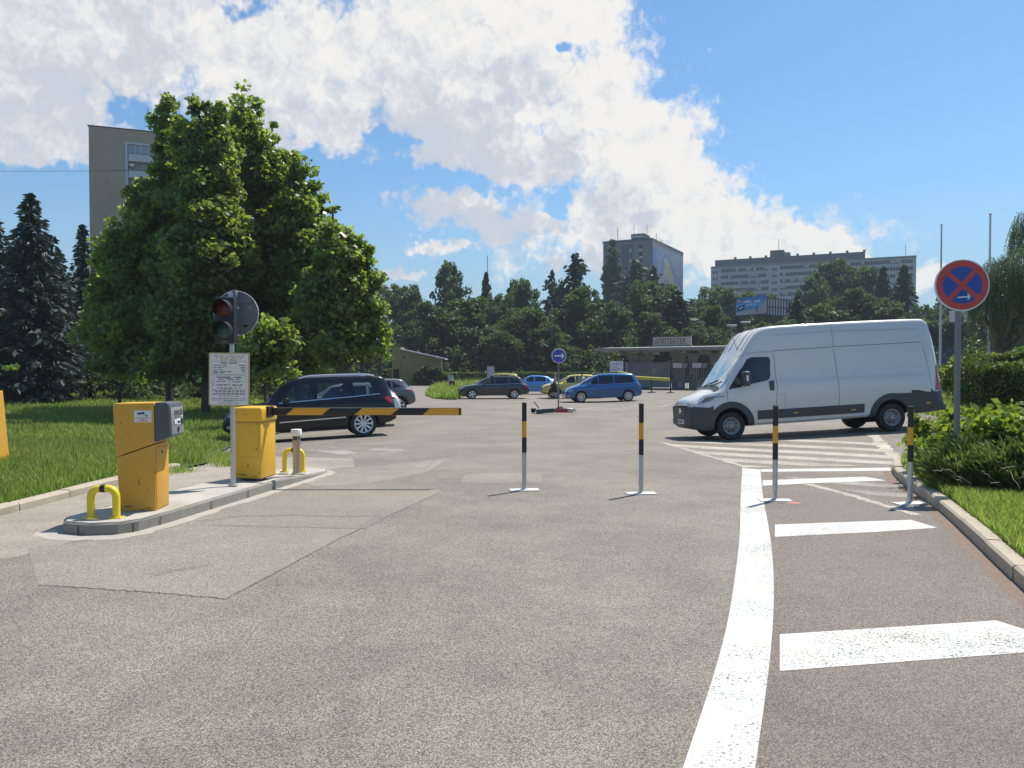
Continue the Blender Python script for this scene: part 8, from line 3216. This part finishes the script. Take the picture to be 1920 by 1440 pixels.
wb = Vector(((1890 - 960) / FPX * 37, 37, 0))
wb.z = verge_z(wb.x, wb.y)
willow('weeping willow hanging behind the taller flagpole', wb, px_lobes(wb, 37, [(1872, 525, 40, 44), (1912, 520, 50, 60), (1850, 560, 26, 36), (1925, 590, 56, 60)]), 5, 2000, 2.3, 'weeping willows')
wb = Vector(((1945 - 960) / FPX * 41, 41, 0))
wb.z = verge_z(wb.x, wb.y)
willow('taller weeping willow cut by the right picture edge', wb, px_lobes(wb, 41, [(1945, 440, 46, 46), (1915, 420, 14, 26), (1950, 540, 50, 60)]), 6, 1200, 2.3, 'weeping willows')

# ---- foreground bushes on the right verge -----------------------------------------------------
def shrub(name, label, base, lobes, nclump, per, leaf, rc, m, seed, long_=1.5, droop=.1, axis_out=False, group=None, stems=26):
    r = np.random.default_rng(seed)
    root = thing(name, label, 'bush', tuple(base), 0, group)
    P, cc, tint = crown_points(lobes, nclump, per, rc, r, .42)
    keep = P[:, 2] > -.02
    P, tint = P[keep], tint[keep]
    ax = None
    if axis_out:
        ax = P - np.array([0, 0, -.2])
        ax /= np.linalg.norm(ax, axis=1)[:, None]
    V, F = kites(P, leaf, r, .25, long_, axis=ax, droop=droop)
    np_mesh('foliage', V, F, M_[m], root, tint)
    limbs = []
    for i in r.choice(nclump, min(stems, nclump), replace=False):
        c = cc[i]
        if c[2] < .12:
            continue
        limbs.append((wander((c[0] * .45, c[1] * .45, -.05), c, 5, r, .04), [.010, .008, .007, .005, .002]))
    tree_mesh_limbs(limbs, 5).build('stems', M_['bark'], root)
    return root


def vb(px, Y):
    x = (px - 960) / FPX * Y
    return Vector((x, Y, verge_z(x, Y)))


BG = 'bushes on the right verge'
b = vb(1885, 9.9)
shrub('bush', 'broad leaved bush with bright leaves at the foot of the no stopping sign', b,
      [(-.55, -.1, .45, .38, .40, .42), (0, 0, .52, .50, .5, .45), (.55, .1, .55, .50, .5, .46), (-.9, 0, .30, .28, .32, .30), (-.78, -.05, .62, .14, .14, .24)], 230, 26, .066, .19, 'bush_leaf', 31, 1.6, .15, group=BG, stems=60)
b = vb(1965, 9.5)
shrub('bush', 'broad leaved bush cut by the right picture edge', b,
      [(-.3, 0, .50, .50, .5, .48), (.4, 0, .55, .6, .55, .5), (1.1, .1, .55, .6, .6, .5)], 220, 26, .066, .19, 'bush_leaf', 32, 1.6, .15, group=BG, stems=40)
b = vb(1822, 9.15)
shrub('bush', 'low feathery juniper next to the striped post at the kerb', b,
      [(-.15, .1, .20, .36, .34, .28), (.35, .0, .22, .45, .36, .30), (.8, -.05, .22, .45, .36, .30), (.1, .3, .40, .36, .3, .2)], 240, 46, .026, .15, 'juniper', 33, 4.0, -.05, True, group=BG, stems=50)
b = vb(1925, 8.95)
shrub('bush', 'feathery juniper with dry twigs at the right picture edge', b,
      [(-.25, .0, .24, .42, .34, .32), (.3, .0, .27, .45, .36, .34), (.9, .0, .26, .5, .4, .34)], 250, 46, .026, .15, 'juniper', 34, 4.0, -.05, True, group=BG, stems=50)
b = vb(1790, 10.8)
shrub('bush', 'tall thin shoots of a bush in front of the rear wheel of the van', b,
      [(-.45, 0, .50, .16, .2, .34), (-.1, 0, .46, .26, .3, .36), (.35, .1, .50, .36, .3, .40), (-.62, -.05, .70, .07, .08, .16)], 120, 26, .06, .13, 'bush_leaf', 35, 1.8, .2, group=BG, stems=50)
b = vb(1826, 27)
shrub('bush', 'loose bush rising behind the narrow hedge under the fence', b, [(0, 0, 1.2, .9, .7, .7), (-.7, 0, .9, .6, .6, .6)], 90, 40, .10, .26, 'bush_leaf', 36, group=BG)
q = Vector(((808 - 960) / FPX * 86.5, 86.5, gz(-9, 86.5)))
shrub('ivy_bush', 'dark ivy thicket climbing the right half of the ochre hut', q, [(-.9, 0, 1.0, 1.2, .6, 1.0), (.6, 0, 1.1, 1.4, .6, 1.0), (-.2, .2, 1.8, .9, .5, .7), (2.0, 0, .8, 1.2, .6, .7)], 240, 40, .16, .35, 'wood_leaf', 37)
# bleached twigs lying in the juniper
tw_ = MB()
r = np.random.default_rng(9)
for i in range(9):
    q = vb(1770 + 18 * i, 8.5)
    q = Vector((q.x, q.y, q.z))
    tw_.tube(wander(q + Vector((0, 0, .12 + .2 * r.uniform())), q + Vector((r.uniform(-.3, .3), r.uniform(-.2, .1), .05 + .3 * r.uniform())), 5, r, .012), [.004, .004, .003, .003, .002], 5)
tag(tw_.build('dry_twigs', mat('bleached_twig', (.45, .38, .28), .8), None), kind='stuff')


# ---- grass ------------------------------------------------------------------------------------
def blades(name, X, Y, Z, h, w, r, m, lean=.35, tint=None):
    n = len(X)
    a = r.uniform(0, 2 * math.pi, n)
    dx, dy = np.cos(a) * w, np.sin(a) * w
    ln = np.abs(r.normal(0, lean, n)) * h
    la = r.uniform(0, 2 * math.pi, n)
    tx, ty = np.cos(la) * ln, np.sin(la) * ln
    B0 = np.stack([X - dx, Y - dy, Z - .01], 1)
    B1 = np.stack([X + dx, Y + dy, Z - .01], 1)
    T1 = np.stack([X + tx + dx * .18, Y + ty + dy * .18, Z + h], 1)
    M1 = np.stack([X + tx * .35 + dx * .9, Y + ty * .35 + dy * .9, Z + h * .58], 1)
    M0 = np.stack([X + tx * .35 - dx * .9, Y + ty * .35 - dy * .9, Z + h * .58], 1)
    T0 = np.stack([X + tx - dx * .18, Y + ty - dy * .18, Z + h], 1)
    V = np.stack([B0, B1, M1, M0, T1, T0], 1).reshape(-1, 3)
    i = np.arange(n) * 6
    F = np.concatenate([np.stack([i, i + 1, i + 2, i + 3], 1), np.stack([i + 3, i + 2, i + 4, i + 5], 1)])
    t = np.clip(r.normal(.45, .22, n), 0, 1) if tint is None else tint
    return tag(np_mesh(name, V, F, m, None, np.concatenate([t, t])), kind='stuff')


def patchy(x, y):
    return .5 + .5 * np.sin(x * .9 + 1.3 * np.sin(y * .5)) * np.sin(y * .7 + 1.1 * np.sin(x * .6))


r = np.random.default_rng(55)
gx_, gy_, gh_, gw_ = [], [], [], []
for (y0, y1, dens, hb, wb_) in ((6.8, 9.5, 1500, .17, .0050), (9.5, 13, 1150, .17, .006), (13, 18, 640, .17, .0075), (18, 26, 330, .18, .011), (26, 38, 150, .19, .016), (38, 56, 62, .20, .026), (56, 96, 16, .22, .05)):
    # only what the view can hold, plus a margin
    xl = -960 / FPX * y1 * 1.12
    A_ = 0
    N = int(dens * (y1 - y0) * abs(xl + 5))
    x = r.uniform(xl, -4.9, N)
    y = r.uniform(y0, y1, N)
    k = (x < lawn_x(y) - .10 - .05 * r.uniform(0, 1, N)) & (x > -960 / FPX * y * 1.12)
    k &= ~((np.abs(x - oc.x) < .35) & (np.abs(y - oc.y) < .25))
    x, y = x[k], y[k]
    gx_.append(x)
    gy_.append(y)
    p = patchy(x, y)
    gh_.append(hb * r.uniform(.45, 1.15, len(x)) * (.55 + .95 * p * r.uniform(.5, 1.2, len(x))) * np.clip((lawn_x(y) - x) / .8 + .45, .4, 1))
    gw_.append(np.full(len(x), wb_) * r.uniform(.7, 1.3, len(x)))
x, y, h, w = (np.concatenate(q) for q in (gx_, gy_, gh_, gw_))
pt = patchy(x * .6, y * .6)
blades('lawn_grass', x, y, lawn_z(x, y), h, w, r, M_['grass'], .45, np.clip(r.normal(.42, .2, len(x)) + .22 * (pt - .5), 0, 1))
k = r.uniform(0, 1, len(x)) < .06 * (1 + 3 * (patchy(x * .5 + 4, y * .5) > .62))
blades('dry_stalks', x[k], y[k], lawn_z(x[k], y[k]), h[k] * 1.25, w[k] * .7, r, M_['dry_grass'], .25)
# tufts creeping over the apron
n = 1500
c = r.integers(0, 7, n)
tc_ = np.array([(-5.0, 12.9), (-5.3, 13.9), (-5.6, 14.6), (-4.75, 12.5), (-5.15, 13.3), (-5.25, 11.6), (-5.45, 14.2)])
x, y = tc_[c, 0] + r.normal(0, .16, n), tc_[c, 1] + r.normal(0, .15, n)
blades('kerb_tufts', x, y, G(x, y) + .01, r.uniform(.03, .13, n), np.full(n, .005), r, M_['dry_grass' if False else 'grass'], .5)

# right verge
KRa = KR[np.argsort(KR[:, 1])]


def verge_x(y):
    e = np.interp(y, KRa[:, 1], KRa[:, 0])
    return e


gx_, gy_, gh_, gw_ = [], [], [], []
for (y0, y1, dens, hb, wb_, xr) in ((3.2, 6, 2600, .075, .0038, 4.2), (6, 9, 2800, .08, .0042, 5.0), (9, 12.6, 1500, .11, .0055, 5.0), (12.6, 20, 330, .17, .009, 13), (20, 34, 150, .24, .014, 18)):
    N = int(dens * (y1 - y0) * xr)
    y = r.uniform(y0, y1, N)
    e = verge_x(y) if y1 < 13 else np.interp(y, [12.6, 14.5, 20, 34], [7.6, 10.6, 11.6, 15.5])
    x = e + .15 + r.uniform(0, 1, N) ** 1.15 * xr
    k = x < 960 / FPX * y * 1.10 + 2.2
    x, y = x[k], y[k]
    gx_.append(x)
    gy_.append(y)
    gh_.append(hb * r.uniform(.4, 1.3, len(x)) * (.7 + .6 * patchy(x * 2, y * 2)))
    gw_.append(np.full(len(x), wb_) * r.uniform(.7, 1.3, len(x)))
x, y, h, w = (np.concatenate(q) for q in (gx_, gy_, gh_, gw_))
blades('verge_grass', x, y, G(x, y) + .125, h, w, r, M_['grass'], .5, np.clip(r.normal(.55, .2, len(x)), 0, 1))
k = r.uniform(0, 1, len(x)) < .05
blades('verge_stalks', x[k], y[k], G(x[k], y[k]) + .125, h[k] * 1.2, w[k] * .8, r, M_['dry_grass'], .3)
# tall grass island in the car park
isl = np.array(pxs([(797, 741), (812, 747), (838, 749.5), (857, 749.5), (868, 744), (905, 738), (985, 735), (1000, 731), (960, 726), (905, 722), (850, 722), (815, 728)]))
from math import inf
ip = isl.mean(0)
N = 15000
u = r.uniform(0, 1, N)
sg_ = r.integers(0, len(isl), N)
t = r.uniform(0, 1, N)[:, None]
eg = isl[sg_] * (1 - t) + isl[(sg_ + 1) % len(isl)] * t
q = ip + (eg - ip) * np.sqrt(u)[:, None]
drape([tuple(p) for p in isl], .05, 'grass_island', M_['turf'], 3)
hh = r.uniform(.25, .75, N) * (.6 + .6 * patchy(q[:, 0], q[:, 1])) * np.clip((1 - np.sqrt(u)) * 3 + .55, .5, 1.15)
blades('island_grass', q[:, 0], q[:, 1], G(q[:, 0], q[:, 1]) + .04, hh, np.full(N, .022), r, M_['grass'], .4, np.clip(r.normal(.6, .2, N), 0, 1))
k = r.uniform(0, 1, N) < .06
blades('island_stalks', q[k, 0], q[k, 1], G(q[k, 0], q[k, 1]) + .04, hh[k] * 1.35, np.full(k.sum(), .012), r, M_['dry_grass'], .2)

# ------------------------------------------------------------------ summer haze over the whole place
hm, hk, hout = new_mat('summer_haze')
pv = hk.n('ShaderNodeVolumePrincipled')
pv.inputs['Color'].default_value = (.72, .85, 1.0, 1)
pv.inputs['Density'].default_value = .00034
hk.t.links.new(pv.outputs[0], hout.inputs['Volume'])
hz_ = MB().box((-3050, -450, -40), (3050, 4060, 75)).build('haze', hm, None)
tag(hz_, kind='stuff')
hz_.display_type = 'WIRE'
